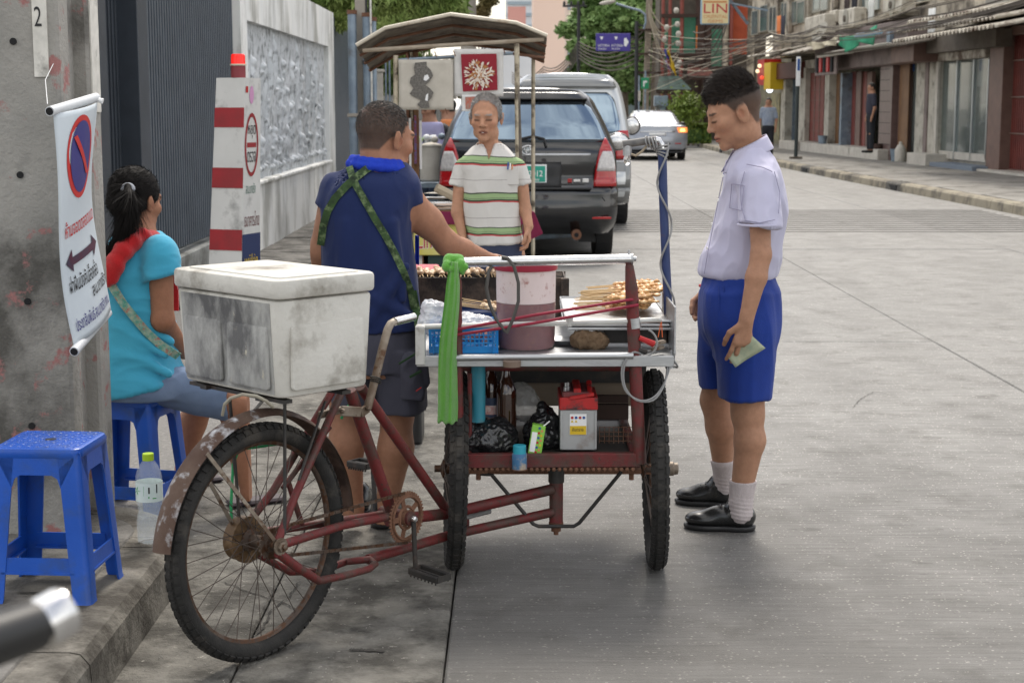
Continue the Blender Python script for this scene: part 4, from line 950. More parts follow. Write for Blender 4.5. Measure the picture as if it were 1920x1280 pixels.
for k in range(9): obj('window_band', MB().box(((a.x+b.x)/2,259.9,4+k*1.8+3),(b.x-a.x-.6,.3,.5)), M_fwin, f1)
f2_ = thing('far_block', 'small red and grey block low before the hazy white one', 'building', P(980,200,240)); a, b = P(952,60,240), P(986,12,240); obj('wall', MB().box(((a.x+b.x)/2,244,a.z/2+b.z/2),(b.x-a.x,6,b.z-a.z)), pm('dull_red',srgb(190,140,130),rough=.8), f2_); obj('podium', MB().box((P(960,0,236).x,236,a.z/2),(9,6,a.z)), M_fw, f2_)
f4 = thing('far_shed', 'low white roofed building behind the silver van roof', 'building', P(1000,130,120)); a, b = P(938,200,120), P(1062,200,120); obj('wall', MB().box(((a.x+b.x)/2,123,1.6),(b.x-a.x,5,3.2)), M_fw, f4)
for k in range(4): q = P(955+k*14,120,119.9); obj('window', MB().box((q.x,120.4,2.6),(.45,.2,.5)), M_fwin, f4)
# end of the street: dark greenery and low walls so that the street closes
eb = thing('far_house', 'dark low house closing the street under the tree', 'building', (6,100,0)); a, b = P(1060,200,98), P(1260,200,98); obj('wall', MB().box(((a.x+b.x)/2,100,1.9),(b.x-a.x,3,3.8)), pm('dim_house',srgb(104,100,92),srgb(74,72,66),sc=.6,rough=.8,world=True), eb)
for k in range(5): q = P(1090+k*32,190,98); obj('window', MB().box((q.x,98.45,1.6),(.7,.1,1.2)), M_win, eb)

# ---------------------------------------------------------------- trees
def tree(name, label, base, trunk_h, crown, nleaf, size, mat, seed, trunk_r=.15, lean=0, droop=0, cat='tree', group=None):
    """crown: list of (dx,dy,z,rx,ry,rz,weight) clumps"""
    r = random.Random(seed); base = Vector(base); t = thing(name, label, cat, base, group=group)
    m = MB(); top = base+Vector((lean,0,trunk_h)); m.tube([base, base+Vector((lean*.3,.05,trunk_h*.5)), top], [trunk_r, trunk_r*.75, trunk_r*.5], 8)
    for c in crown:
        e = base+Vector((c[0],c[1],c[2])); mid = (top+e)/2+Vector((r.uniform(-.2,.2),0,-.3)); m.tube([top, mid, e], [trunk_r*.45, trunk_r*.25, .015], 5)
    obj('trunk', m, M_bark, t, smooth=True)
    mm = MB(); tot = sum(c[6] for c in crown)
    for c in crown:
        sub = [(Vector((r.gauss(0,.45),r.gauss(0,.45),r.gauss(0,.45))), r.uniform(.16,.34)) for _ in range(max(5, int(26*c[6]/tot*len(crown)/2)))]
        for i in range(int(nleaf*c[6]/tot)):
            s_, rad = sub[i % len(sub)]; rad *= 1.75; q = Vector((r.gauss(0,1),r.gauss(0,1),r.gauss(0,1))).normalized()*rad*(r.random()**.35)
            p = base+Vector((c[0]+(s_.x+q.x)*c[3], c[1]+(s_.y+q.y)*c[4], c[2]+(s_.z+q.z)*c[5]))
            a = Vector((r.gauss(0,1),r.gauss(0,1),r.gauss(0,.5)-droop)).normalized(); b = a.cross(Vector((r.gauss(0,1),r.gauss(0,1),r.gauss(0,1)))).normalized(); s = size*r.uniform(.6,1.5)
            wd = .22 if droop else .5
            mm.add([p-a*s, p+b*s*wd, p+a*s, p-b*s*wd], [(0,1,2,3)])
    obj('crown', mm, mat, t); return t
def clump(Y, lst, base): return [((P(x,y,Y).x-base[0]), r_dy, P(x,y,Y).z-base[2], rx*Y/FPX, rx*Y/FPX*.8, rz*Y/FPX, wt) for x, y, rx, rz, wt, r_dy in lst]
b0 = (P(1172,200,74).x,74,0)
tree('street_tree', 'broad leafy green tree at the end of the street behind the purple sign', b0, 2.5, clump(74,[(1130,40,55,30,1.2,0),(1175,20,60,32,1.2,.5),(1110,85,45,26,1,-.5),(1165,80,60,32,1.4,0),(1215,60,45,40,1.2,.6),(1140,125,55,24,1,0),(1200,125,50,30,1.1,0),(1245,110,35,40,.9,1),(1100,120,30,16,.5,0),(1150,-15,60,30,1,0),(1225,5,50,36,1,0),(1190,165,60,18,.9,0)],b0), 52000, .17, M_leaf0, 3, .22)
b1 = (P(1245,200,84).x,84,0); tree('street_tree', 'dark tree filling the gap behind the utility pole', b1, 3, clump(84,[(1230,150,45,30,1,0),(1260,165,35,28,1,0),(1205,178,35,16,.7,0),(1275,140,30,40,.8,0)],b1), 14000, .18, M_leaf1, 8, .2)
b2_ = (-3.4,29,0)
tree('bamboo_clump', 'drooping willowy green foliage behind the corrugated fence', b2_, 2.2, clump(29,[(620,15,40,28,1,0),(680,30,50,45,1.2,.6),(740,40,55,50,1.4,0),(800,20,50,40,1.3,.4),(715,110,45,45,1.2,.8),(760,150,50,40,1.2,0),(845,35,30,32,.8,0),(640,-30,60,30,1,0),(760,-30,70,30,1.2,0)],b2_), 46000, .15, M_leaf2, 5, .12, droop=1.3)
b3_ = (-3.4,24.5,0)
tree('bamboo_clump', 'willowy foliage overhanging the corner of the white relief wall', b3_, 2.4, clump(24.5,[(605,10,26,22,1,0),(585,-20,36,20,1,0),(660,-20,40,20,1,0),(640,25,20,20,.6,0)],b3_), 12000, .13, M_leaf2, 9, .08, droop=1.3)
b4_ = (P(905,200,60).x,60,0)
tree('street_tree', 'small brownish green tree tip beside the thick pole above the stall', b4_, 3.2, clump(60,[(905,25,20,16,1,0),(915,-5,18,20,1,0),(890,60,25,25,1,0),(860,140,40,40,1,0),(800,190,30,30,1,0)],b4_), 7000, .11, pm('leaf_dry',(.13,.12,.04),(.20,.15,.06),sc=2,rough=.6,world=True), 12, .1)
tp_ = thing('utility_pole', 'thick concrete pole rising behind the stall roof', 'pole', P(879,200,34)); q = P(879,200,34); obj('shaft', MB().tube([(q.x,34,0),(q.x,34,6)], [.17,.155], 14), M_conc, tp_, smooth=True)
# white garden post
wg = thing('gate_post', 'white gate post with small cap behind the steel pipes', 'post', P(711,200,28)); q = P(711,200,28); obj('shaft', MB().box((q.x,28,1.05),(.14,.14,2.1)), M_step, wg); obj('cap', MB().box((q.x,28,2.13),(.2,.2,.05),None,.01), M_step, wg)
for k, x_ in enumerate((724,731,756)):
    q = P(x_,200,27); t = obj('thin_post', MB().tube([(q.x,27,0),(q.x,27,2.3)], .015, 6), M_galv, base=(q.x,27,0)); setp(t, ['thin grey post nearest the white gate post','second thin grey post beside the first','thin grey post close to the stall upright'][k], 'post')
# parking sign pole on the right pavement
sp = thing('street_sign', 'tall narrow white and blue sign on a dark post on the far pavement', 'sign', P(1492,298,40))
q = G(1492,298,.15); Yq = q.y; obj('post', MB().tube([(q.x,Yq,.15),(q.x,Yq,P(0,105,Yq).z)], .05, 10), pm('dark_green_post',srgb(50,58,58),rough=.5), sp, smooth=True)
obj('base', MB().box((q.x,Yq,.18),(.3,.3,.06),None,.01), M_roofd, sp)
obj('board', MB().box((q.x,Yq-.06,(P(0,107,Yq).z+P(0,162,Yq).z)/2),(.11,.05,P(0,107,Yq).z-P(0,162,Yq).z),None,.01), M_sw, sp); obj('board_band', MB().box((q.x,Yq-.088,P(0,122,Yq).z),(.07,.006,.3)), M_bluep, sp)

jg = thing('white_jug', 'white plastic jug standing on the pavement beside the glass shop window', 'jug', W(FA(1687,322,.25)[0],.25,.15))
obj('jug_body', MB().lathe([(.001,0),(.13,0),(.14,.03),(.14,.28),(.10,.38),(.045,.44),(.04,.50),(.001,.505)], W(FA(1687,322,.25)[0],.25,.15), (0,0,1), 18), M_step, jg, smooth=True)
for k, (px_, lab) in enumerate(((1678,'grey bucket beside the white jug before the glass shop'),(1646,'small dark planter pot on the step left of the glass shop'),(1541,'dark tap post by the red-brown shutter door'))):
    c = W(FA(px_,312,.3)[0],.3,.15); t = obj(['bucket','plant_pot','tap_post'][k], MB().lathe([(.001,0),(.10,0),(.14,.30+.1*k),(.15,.31+.1*k),(.001,.29+.1*k)], c, (0,0,1), 14), [M_galv,M_dark,M_galv][k], base=c, smooth=True); setp(t, lab, ['bucket','pot','post'][k])
# ================================================================== THE FOOD TRICYCLE
M_redf = pm('red_frame_paint', (.150,.020,.020), (.10,.017,.016), sc=14, rough=.45, r2=.7, dirt=(.075,.042,.034), damt=.47, dsc=14, rust=(.06,.035,.025), ramt=.40, world=True, bump=.2, bsc=120)
M_rub = pm('tyre_rubber', (.014,.014,.0135), (.028,.026,.024), sc=18, rough=.8, bump=.3, bsc=150, dirt=(.06,.053,.045), damt=.38, dsc=9, world=True)
M_rim = pm('rusty_rim', (.10,.075,.06), (.16,.12,.095), sc=20, rough=.55, metal=.5, rust=(.09,.045,.025), ramt=.5, dsc=8, dirt=(.07,.05,.04), world=True)
M_spoke = pm('dull_spoke', (.10,.08,.07), rough=.5, metal=.6)
M_guard = pm('mudguard_brown', (.115,.07,.055), (.16,.11,.085), sc=12, rough=.5, metal=.2, dirt=(.05,.032,.025), damt=.45, dsc=10, bump=.2, bsc=80, rust=(.55,.55,.55), ramt=.30, world=True)
M_guardw = pm('mudguard_flaking', (.085,.052,.04), (.13,.09,.07), sc=12, rough=.75, metal=0, spec=.25, dirt=(.60,.62,.65), damt=.39, dsc=16, stretch=(1,1,.7), bump=.3, bsc=80, world=True)
M_chrome = pm('chrome', (.72,.72,.72), (.6,.6,.6), sc=30, rough=.14, r2=.3, metal=1, world=True)
M_steel = pm('brushed_steel', (.52,.53,.54), (.42,.43,.44), sc=10, rough=.34, r2=.5, metal=.9, bump=.1, bsc=60, stretch=(1,8,8), world=True)
M_flat = pm('worn_flat_steel', (.24,.20,.16), (.32,.28,.23), sc=20, rough=.5, metal=.5, rust=(.11,.06,.035), ramt=.42, dsc=6, dirt=(.15,.11,.08), world=True)
M_blk = pm('black_enamel', (.02,.02,.02), (.04,.036,.032), sc=20, rough=.5, dirt=(.07,.05,.04), damt=.4, dsc=14, world=True)
M_whitep = pm('white_tube_paint', (.62,.62,.60), (.5,.5,.48), sc=14, rough=.4, metal=.2, dirt=(.25,.22,.18), damt=.38, dsc=14, world=True)
A0 = R(54); H0 = Vector((-.70,4.30,.33)); BD = Vector((math.cos(A0), math.sin(A0), 0)); BN = Vector((math.sin(A0), -math.cos(A0), 0))   # BN points to the camera side
def BP(x, y, off=0.0):              # point of the bicycle's mid-plane (shifted by off) seen at x,y
    d = ray(x, y); o = Vector((0,0,CAM_H)); q = H0+BN*off; return o+d*((q-o).dot(BN)/d.dot(BN))
tri = thing('food_tricycle', 'red framed tricycle food cart with steel deck over a lower shelf', 'tricycle cart', (.15,5.0,0))

def wheel(c, axis, Rr, r, par, spokes=36, hubw=.09, tread=72, sq=1.0, rimw=.011):
    c = Vector(c); ax = Vector(axis).normalized(); u = Vector((0,0,1)); u = (u-ax*u.dot(ax)).normalized(); w_ = ax.cross(u)
    t = obj('tyre', MB().torus(c, ax, Rr-r, r, 96, 14, sq), M_rub, par, smooth='all')
    tb = MB()
    for i in range(tread):
        for row in (-1,0,1):
            a = 2*math.pi*(i+(.5 if row == 0 else 0))/tread; d = u*math.cos(a)+w_*math.sin(a); ph = row*.85
            p = c+d*(Rr-r+r*math.cos(ph)*1.0)+ax*r*sq*math.sin(ph); nn_ = (d*math.cos(ph)+ax*math.sin(ph)).normalized(); tt = ax.cross(d).normalized()
            M_ = Matrix((tt, nn_.cross(tt), nn_)).transposed(); tb.box(p+nn_*.0005, (2*math.pi*Rr/tread*.66, r*.62, .006), M_)
    obj('tread_blocks', tb, M_rub, t, kind='stuff')
    rr = Rr-2*r+.004; rm = MB()
    sec = [(rr+.004,-rimw),(rr+.010,-rimw-.002),(rr+.002,-rimw*.6),(rr-.010,-rimw*.55),(rr-.013,0),(rr-.010,rimw*.55),(rr+.002,rimw*.6),(rr+.010,rimw+.002),(rr+.004,rimw)]
    n = 72; vs_ = [c+(u*math.cos(2*math.pi*i/n)+w_*math.sin(2*math.pi*i/n))*q[0]+ax*q[1] for i in range(n) for q in sec]; m_ = len(sec)
    rm.add(vs_, [(i*m_+k, ((i+1)%n)*m_+k, ((i+1)%n)*m_+k+1, i*m_+k+1) for i in range(n) for k in range(m_-1)]); obj('rim', rm, M_rim, par, smooth='all')
    for i in range(spokes):
        sd_ = 1 if i % 2 else -1; a = 2*math.pi*i/spokes; b = a+(.85 if (i//2) % 2 else -.85)
        p = c+(u*math.cos(a)+w_*math.sin(a))*(rr-.008); q = c+(u*math.cos(b)+w_*math.sin(b))*.028+ax*sd_*hubw*.38
        obj('spoke', MB().tube([q,p], .0013, 5), M_spoke, par)
    obj('hub', MB().lathe([(.012,-hubw/2-.02),(.012,-hubw/2),(.032,-hubw*.42),(.032,-hubw*.36),(.018,-hubw*.3),(.018,hubw*.3),(.032,hubw*.36),(.032,hubw*.42),(.012,hubw/2),(.012,hubw/2+.02)], c, ax, 18), M_rim, par, smooth=True)
wheel(H0, BN, .33, .0255, tri, rimw=.014)
# rust-brown drum on the far side of the rear hub, sprocket, nut
obj('brake_drum', MB().lathe([(.02,-.085),(.055,-.085),(.062,-.078),(.062,-.050),(.066,-.046),(.066,-.038),(.02,-.036)], H0, BN, 32), pm('drum_rust',(.20,.12,.06),(.30,.20,.11),sc=14,rough=.5,metal=.4,rust=(.08,.04,.02),ramt=.4,dsc=8,dirt=(.1,.06,.03),world=True), tri, smooth=True)
def sprocket(c, ax, r, teeth, par, mat, spk=0, th=.004, nm='sprocket'):
    c = Vector(c); ax = Vector(ax).normalized(); u = Vector((0,0,1)); w_ = ax.cross(u).normalized(); m = MB(); N = teeth*4; P_ = lambda rad, a, h: c+(u*math.cos(a)+w_*math.sin(a))*rad+ax*h
    ri = r*.80 if spk else .02
    for h in (-th/2, th/2): pass
    vs_ = []
    for i in range(N):
        a = 2*math.pi*i/N; ro = r+(.006 if i % 4 in (1,2) else 0); vs_ += [P_(ri,a,-th/2),P_(ro,a,-th/2),P_(ro,a,th/2),P_(ri,a,th/2)]
    m.add(vs_, [(i*4+k, ((i+1)%N)*4+k, ((i+1)%N)*4+(k+1)%4, i*4+(k+1)%4) for i in range(N) for k in range(4)])
    for k in range(spk):
        a = 2*math.pi*k/spk+.3; m.bar(P_(.02,a,0), P_(ri+.004,a,0), .016, th*.9, ax)
    m.lathe([(.024,-.006),(.024,.010)], c, ax, 18)
    if spk: m.torus(c, ax, r*.45, .005, 32, 6)
    return obj(nm, m, mat, par)
CR = BP(762,970,.045)
spr = sprocket(H0+BN*.040, BN, .036, 18, tri, M_rim)
ring = sprocket(CR, BN, .076, 44, tri, M_rust, spk=5, nm='chainring')
obj('chain_guard_ring', MB().torus(CR+BN*.004, BN, .066, .004, 40, 6), M_rust, ring)
# chain: alternating links on the two runs
def chain(a, b, nm='chain'):
    a, b = Vector(a), Vector(b); n = int((b-a).length/.0127); m = MB(); d = (b-a)/n
    for i in range(n):
        p, q = a+d*i, a+d*(i+1); s_ = .0035 if i % 2 else .0018
        for sg in (-1,1): m.bar(p+BN*s_*sg-d*.25, q+BN*s_*sg+d*.25, .0012, .0085, (0,0,1))
    obj(nm, m, M_rim, tri, kind='stuff')
top_s, top_c = H0+BN*.040+Vector((0,0,.038)), CR+Vector((0,0,.078))
chain(top_s, top_c-BD*.01); chain(H0+BN*.040-Vector((0,0,.038)), CR-Vector((0,0,.078)))
# cranks and pedals
def crank(c, px, py, off, par=tri):
    e = BP(px, py, off); obj('crank_arm', MB().bar(c, e, .016, .011, BN, .003), M_blk if off > 0 else M_blk, tri); return e
obj('bottom_bracket', MB().tube([CR+BN*.02, CR-BN*.10], .022, 14), M_redf, tri, smooth=True)
obj('axle_cap', MB().lathe([(.010,0),(.010,.018),(.006,.022)], CR+BN*.018, BN, 12), M_chrome, tri, smooth=True)
e1 = crank(CR+BN*.028, 779, 1066, .075)
def pedal(e, px, py, n_):
    q = BP(px, py, n_); d = (q-e).normalized(); m = MB(); up = Vector((0,0,1)); sd_ = d.cross(up).normalized()
    for k in (-1,1):
        m.bar(e+sd_*.028*k, q+sd_*.028*k, .012, .020, up, .003)
        for i in range(8): m.box((e+sd_*.028*k)+(q-e)*(i/8+.06)-up*.012, (.005,.014,.006))
    m.bar(e-sd_*.03, e+sd_*.03, .006, .018, up); m.bar(q-sd_*.03, q+sd_*.03, .006, .018, up); m.tube([e,q], .005, 8)
    obj('pedal', m, M_blk, tri)
pedal(e1, 832, 1084, .19)
c2 = BP(704,962,-.06); e2 = BP(699,872,-.09); obj('crank_arm', MB().bar(c2, e2, .016, .011, BN, .003), M_blk, tri); pedal(e2, 664, 866, -.17)
# frame tubes
def tb(pts, r, nm='frame_tube', mat=None, n=12, flat=None): return obj(nm, MB().tube(pts, r, n, flat=flat), mat or M_redf, tri, smooth=True)
HN = H0+BN*.072; HF = H0-BN*.075
tb([HN, HN+BD*.02, BP(640,985,.055), BP(728,968,.03)], [.012,.013,.0125,.0125], 'chainstay'); tb([HF, HF+BD*.05, CR-BN*.08], .0125, 'chainstay')
obj('axle_nut', MB().lathe([(.016,0),(.016,.010),(.008,.012),(.008,.020)], HN+BN*.012, BN, 6), M_flat, tri); obj('axle_plate', MB().lathe([(.024,0),(.024,.006)], HN+BN*.008, BN, 20), M_flat, tri)
tb([HN+Vector((0,0,.01)), BP(552,932,.062), BP(640,735,.045)], .0115, 'seat_stay'); tb([HF+Vector((0,0,.01)), BP(512,920,-.06), BP(622,735,-.05)], .0115, 'seat_stay')
tb([BP(566,983,-.055), BP(540,902,-.055)], .0085, 'brace_tube'); tb([BP(530,915,-.055), BP(618,800,-.05)], .008, 'brace_tube')
tb([BP(656,732,0), BP(733,955,0)], .0185, 'seat_tube')
tb([BP(676,725,0), BP(842,962,0)], .0155, 'down_tube')
PV = Vector((P(1043,900,5.08).x, 5.08, 0))
def atpv(y): return Vector((PV.x, PV.y, P(1043,y,5.08).z))
tb([BP(728,975,0), BP(842,962,0), atpv(915)-Vector((.01,.01,0))], .0185, 'main_bar'); tb([BP(690,1048,0), BP(842,1003,0), atpv(958)-Vector((.01,.01,0))], .0155, 'lower_bar')
tb([BP(872,955,0), BP(872,990,0)], .014, 'bar_link')
for k in (-1,1): obj('shackle', MB().tube([BP(862,972,.03), BP(918,958,.03)], .0085, 10), M_steel, tri, smooth=True) if k > 0 else None
tb([atpv(878), atpv(978)], .0225, 'pivot_tube', n=16)
obj('pivot_nut', MB().lathe([(.024,.0),(.024,.012),(.016,.014),(.016,.03),(.008,.032),(.008,.042)], atpv(978), (0,0,-1), 16), M_rust, tri, smooth=True)
obj('pivot_collar', MB().lathe([(.026,0),(.026,.05)], atpv(903), (0,0,1), 16), M_blk, tri, smooth=True)
# dropped stand loop
tb([HN-Vector((0,0,.02))+BD*.0, BP(556,1062,.08), BP(598,1088,.08), BP(640,1080,.08), BP(692,1066,.07), BP(703,1057,.05), BP(694,1048,.02), BP(650,1052,-.03)], [.014,.014,.012,.011,.011,.011,.011,.011], 'stand_loop')
tb([HF-Vector((0,0,.02)), BP(545,1072,-.06), BP(600,1070,-.06), BP(650,1052,-.04)], .011, 'stand_loop')
# clamp and handle beside the seat post
obj('clamp_plate', MB().bar(BP(598,778,.03), BP(640,768,.03), .02, .010, BN, .002), M_flat, tri)
obj('clamp_plate', MB().bar(BP(640,770,.035), BP(676,772,.035), .03, .008, BN, .002), M_flat, tri)
obj('clamp_plate', MB().bar(BP(676,774,.035), BP(691,764,.035), .028, .008, BN, .002), M_flat, tri)
for xx, yy in ((640,770),(689,765)): obj('bolt', MB().lathe([(.008,0),(.008,.008),(.004,.012)], BP(xx,yy,.042), BN, 6), M_flat, tri)
hb = [BP(x,y,.04) for x, y in ((689,765),(697,735),(706,700),(718,650),(727,617),(733,606),(742,601),(752,598))]
tb(hb, .0125, 'handle_bar', M_flat, 12, .6); tb([BP(740,603,.04), BP(776,594,.04)], .0125, 'handle_grip', M_chrome)
for k in range(3): obj('binding_wire', MB().torus(BP(704,708+k*4,.04), (BP(718,650,.04)-BP(697,735,.04)), .016, .002, 16, 5), M_blk, tri)
# mudguard
def guard(a0, a1, mat, nm):
    m = MB(); Rg = .372; Wd = .034
    def fn(u, v):
        a = a0+(a1-a0)*u; ph = (v-.5)*2; return H0+BD*math.cos(a)*(Rg-.016*ph*ph)+Vector((0,0,1))*math.sin(a)*(Rg-.016*ph*ph)+BN*Wd*ph
    m.grid(fn, 40, 8); n = len(m.v); m.v += [tuple(Vector(p)-(Vector(p)-H0).normalized()*.0018) for p in m.v[:n]]; m.f += [tuple(i+n for i in f[::-1]) for f in m.f]
    obj(nm, m, mat, tri, smooth='all')
guard(R(92), R(172), M_guardw, 'rear_mudguard'); guard(R(2), R(92), M_guard, 'front_mudguard')
# stays and rack
def flatbar(a, b, w_, mat, nm='stay'): obj(nm, MB().bar(a, b, w_, .003, BN), mat, tri)
flatbar(BP(388,850,.036), HN+BN*.004, .011, M_flat); flatbar(BP(394,905,-.036), HF, .011, M_flat)
tb([BP(534,752,.05), BP(534,996,.078), HN], .0048, 'rack_leg', M_blk, 8); tb([BP(431,748,-.06), BP(446,935,-.08), HF], .0048, 'rack_leg', M_blk, 8)
tb([BP(610,752,.05), BP(560,900,.06)], .004, 'rack_leg', M_blk, 8)
# green rubber hose hanging near the hub, cream bent wire
tb([BP(668,745,-.05), BP(645,770,-.06), BP(640,785,-.06)], .0045, 'green_cord', pm('green_cord',(.02,.26,.09),rough=.5), 8)
tb([BP(520,832,-.07), BP(480,838,-.07), BP(448,842,-.07), BP(437,870,-.08), BP(433,950,-.09), BP(436,1020,-.09)], .0042, 'green_cord', pm('green_cord',(.02,.26,.09)), 8)
# rack platform under the box
bc0 = Vector((-.61,4.13,0)); b45 = R(45); ux = Vector((math.cos(b45),math.sin(b45),0)); uy = Vector((-math.sin(b45),math.cos(b45),0))
zb = P(532,752,4.13).z
for k in (.12,.38): obj('rack_bar', MB().bar(bc0+uy*k+ux*.02+Vector((0,0,zb-.012)), bc0+uy*k+ux*.30+Vector((0,0,zb-.012)), .03, .012), M_blk, tri)
for k in (.05,.25): obj('rack_bar', MB().bar(bc0+ux*k+uy*.03+Vector((0,0,zb-.012)), bc0+ux*k+uy*.47+Vector((0,0,zb-.0125)), .03, .010), M_blk, tri)
q0 = bc0+Vector((0,0,zb)); wf = [P(417,778,4.1), P(421,758,4.08), P(433,746,4.06), P(455,739,4.04), P(480,742,4.05), P(500,752,4.07), P(512,763,4.1)]
tb(wf, .0045, 'bent_wire', pm('cream_wire',(.36,.34,.27),(.28,.25,.2),sc=20,rough=.6), 8)

# ---- the cart in front
YC = 4.97
def C(x, y, dy=0.0): return P(x, y, YC+dy)
lt, lb_ = C(856,500), C(860,872); rt, rb = C(1178,492), C(1200,868)
tb([C(1179,480), C(1180,498)], [.006,.012], 'post', M_redf); tb([C(1180,498), C(1184,540), rb-Vector((0,0,0))], [.013,.020,.0205], 'post')
tb([C(851,488), C(856,530), lb_], [.012,.016,.0175], 'post')
tb([C(1188,596), C(1190,615)], .0212, 'worn_sleeve', M_steel)
# lower frame
zf = C(1000,863).z
obj('shelf_frame', MB().bar(C(862,863)+Vector((0,0,0)), C(1200,861), .03, .045, (0,0,1), .003), M_redf, tri)
for sx in (874,1192):
    a = C(sx,862); obj('shelf_frame', MB().bar(a+Vector((0,.02,0)), a+Vector((0,.62,0)), .03, .04, (0,0,1), .003), M_redf, tri)
a, b = C(862,863), C(1204,861); obj('shelf_frame', MB().bar(a+Vector((0,.63,0)), b+Vector((0,.63,0)), .03, .04), M_redf, tri)
SX0, SX1 = a.x, b.x; ZS = zf+.022
obj('shelf_floor', MB().box(((SX0+SX1)/2,YC+.32,ZS-.012),(SX1-SX0-.01,.60,.006)), M_blk, tri)
ch = MB()
for k in range(30): ch.ball((SX0+.03+k*(SX1-SX0-.06)/29, YC-.012, zf-.026), .007, 6, 4)
obj('chain_under_frame', ch, M_rust, tri)
for (x, r_) in ((SX0+.02,.0),(SX1-.02,0)):
    obj('corner_post', MB().tube([(x,YC+.63,zf),(x,YC+.63,.71)], .014, 10), M_redf, tri, smooth=True)
obj('corner_post', MB().tube([C(881,700,.06), C(881,858,.06)], .007, 8), M_redf, tri, smooth=True)
obj('teal_tube', MB().tube([C(897,684,.10), C(897,790,.10)], .0225, 14), pm('teal_paint',(.03,.22,.30),(.04,.27,.36),sc=8,rough=.5,dirt=(.10,.16,.16),damt=.4,dsc=8,world=True), tri, smooth=True)
# V brace and spring ends
vb = [C(898,888,.05), C(922,890,.05), C(1000,982,.08), C(1010,986,.08), C(1076,986,.08), C(1086,980,.08), C(1165,884,.05), C(1192,880,.05)]
tb(vb, .0062, 'v_brace', M_blk, 8)
for xx in (897,1184):
    obj('spring_bolt', MB().lathe([(.012,0),(.012,.02),(.008,.022),(.008,.04)], C(xx,876,.05), (0,0,-1), 8), M_rust, tri); obj('spring_plate', MB().box(C(xx,880,.05),(.06,.06,.012)), M_rust, tri)
WL, WR = Vector((-.195,5.20,.33)), Vector((.487,5.20,.33))
def wpos(px): return Vector((P(px,1030,5.2).x, 5.2, .33))
WL, WR = Vector((P(854,870,5.2).x,5.2,.33)), Vector((P(1228,870,5.2).x,5.2,.33))
axL = Vector((1,.065,-.03)).normalized(); axR = Vector((1,-.03,.018)).normalized()
obj('axle', MB().bar(WL, WR, .03, .03), M_rust, tri)
wheel(WL, axL, .33, .029, tri, tread=60, hubw=.1); wheel(WR, axR, .33, .0285, tri, tread=60, hubw=.1)
obj('hub_cap', MB().lathe([(.024,.03),(.024,.060),(.020,.064),(.020,.075),(.012,.078)], WR, axR, 18), M_flat, tri, smooth=True)
# deck
ZD = C(1000,668).z; dl, dr = C(782,670).x, C(1262,670).x; YB = YC+1.16
obj('deck_sheet', MB().box(((dl+dr)/2,(YC-.01+YB)/2,ZD),(dr-dl,YB-YC+.02,.006),None,.002), M_steel, tri)
obj('deck_lip', MB().box(((dl+dr)/2,YC-.022,ZD-.012),(dr-dl,.008,.034),None,.002), M_steel, tri)
tb([C(850,668)-Vector((0,.03,0)), C(1186,664)-Vector((0,.03,0))], .0105, 'deck_tube', M_steel)
obj('deck_end', MB().box((dl+.012,YC-.01,C(790,645).z),(.03,.05,C(790,610).z-C(790,683).z),None,.003), M_whitep, tri)
obj('deck_edge', MB().box((dl+.006,(YC+YB)/2,C(790,645).z-.01),(.008,YB-YC,.07)), M_whitep, tri)
obj('deck_box', MB().box(((dl+dr)/2+.01,(YC+.08+YB)/2,ZD-.022),(dr-dl-.12,YB-YC-.1,.035)), M_blk, tri)
for yy in (.12,.75): tb([(SX0,YC+yy,ZD-.055),(SX1,YC+yy,ZD-.055)], .012, 'cross_tube', M_redf)
obj('back_board', MB().box((P(1075,738,YC+.62).x,YC+.62,P(1075,738,YC+.62).z),(.50,.012,.085)), pm('plywood_edge',(.18,.14,.10),(.25,.20,.15),sc=4,rough=.8,stretch=(1,1,6)), tri)
obj('under_panel', MB().box(((SX0+SX1)/2+.05,YC+.6,ZD-.125),(.60,.01,.125)), M_blk, tri)
tb([C(782,613), C(858,611), C(1185,602), C(1240,599)], .0085, 'side_rail', M_whitep)
obj('rail_bracket', MB().tube([C(1068,594), C(1067,612)], [.012,.009], 10), M_whitep, tri, smooth=True)
obj('right_panel', MB().box((dr+.006,YC+.22,C(1262,620).z),(.006,.42,.15),None,.002), M_steel, tri)
tb([C(850,492)-Vector((0,.005,0)), C(1183,485)-Vector((0,.005,0))], .0155, 'push_handle', M_chrome)
obj('handle_bolt', MB().lathe([(.017,0),(.017,.006),(.008,.008),(.008,.016)], C(1183,485)-Vector((0,.005,0)), (1,0,0), 14), M_steel, tri, smooth=True)
obj('handle_bolt', MB().lathe([(.004,0),(.004,.04)], C(1179,492), (0,0,1), 8), M_steel, tri)
obj('cap_ring', MB().lathe([(.026,0),(.028,.0),(.028,.018),(.024,.018)], C(960,682)-Vector((0,.05,0)), (0,0,1), 20), pm('brown_cap',(.18,.13,.10),rough=.5), tri, smooth=True)
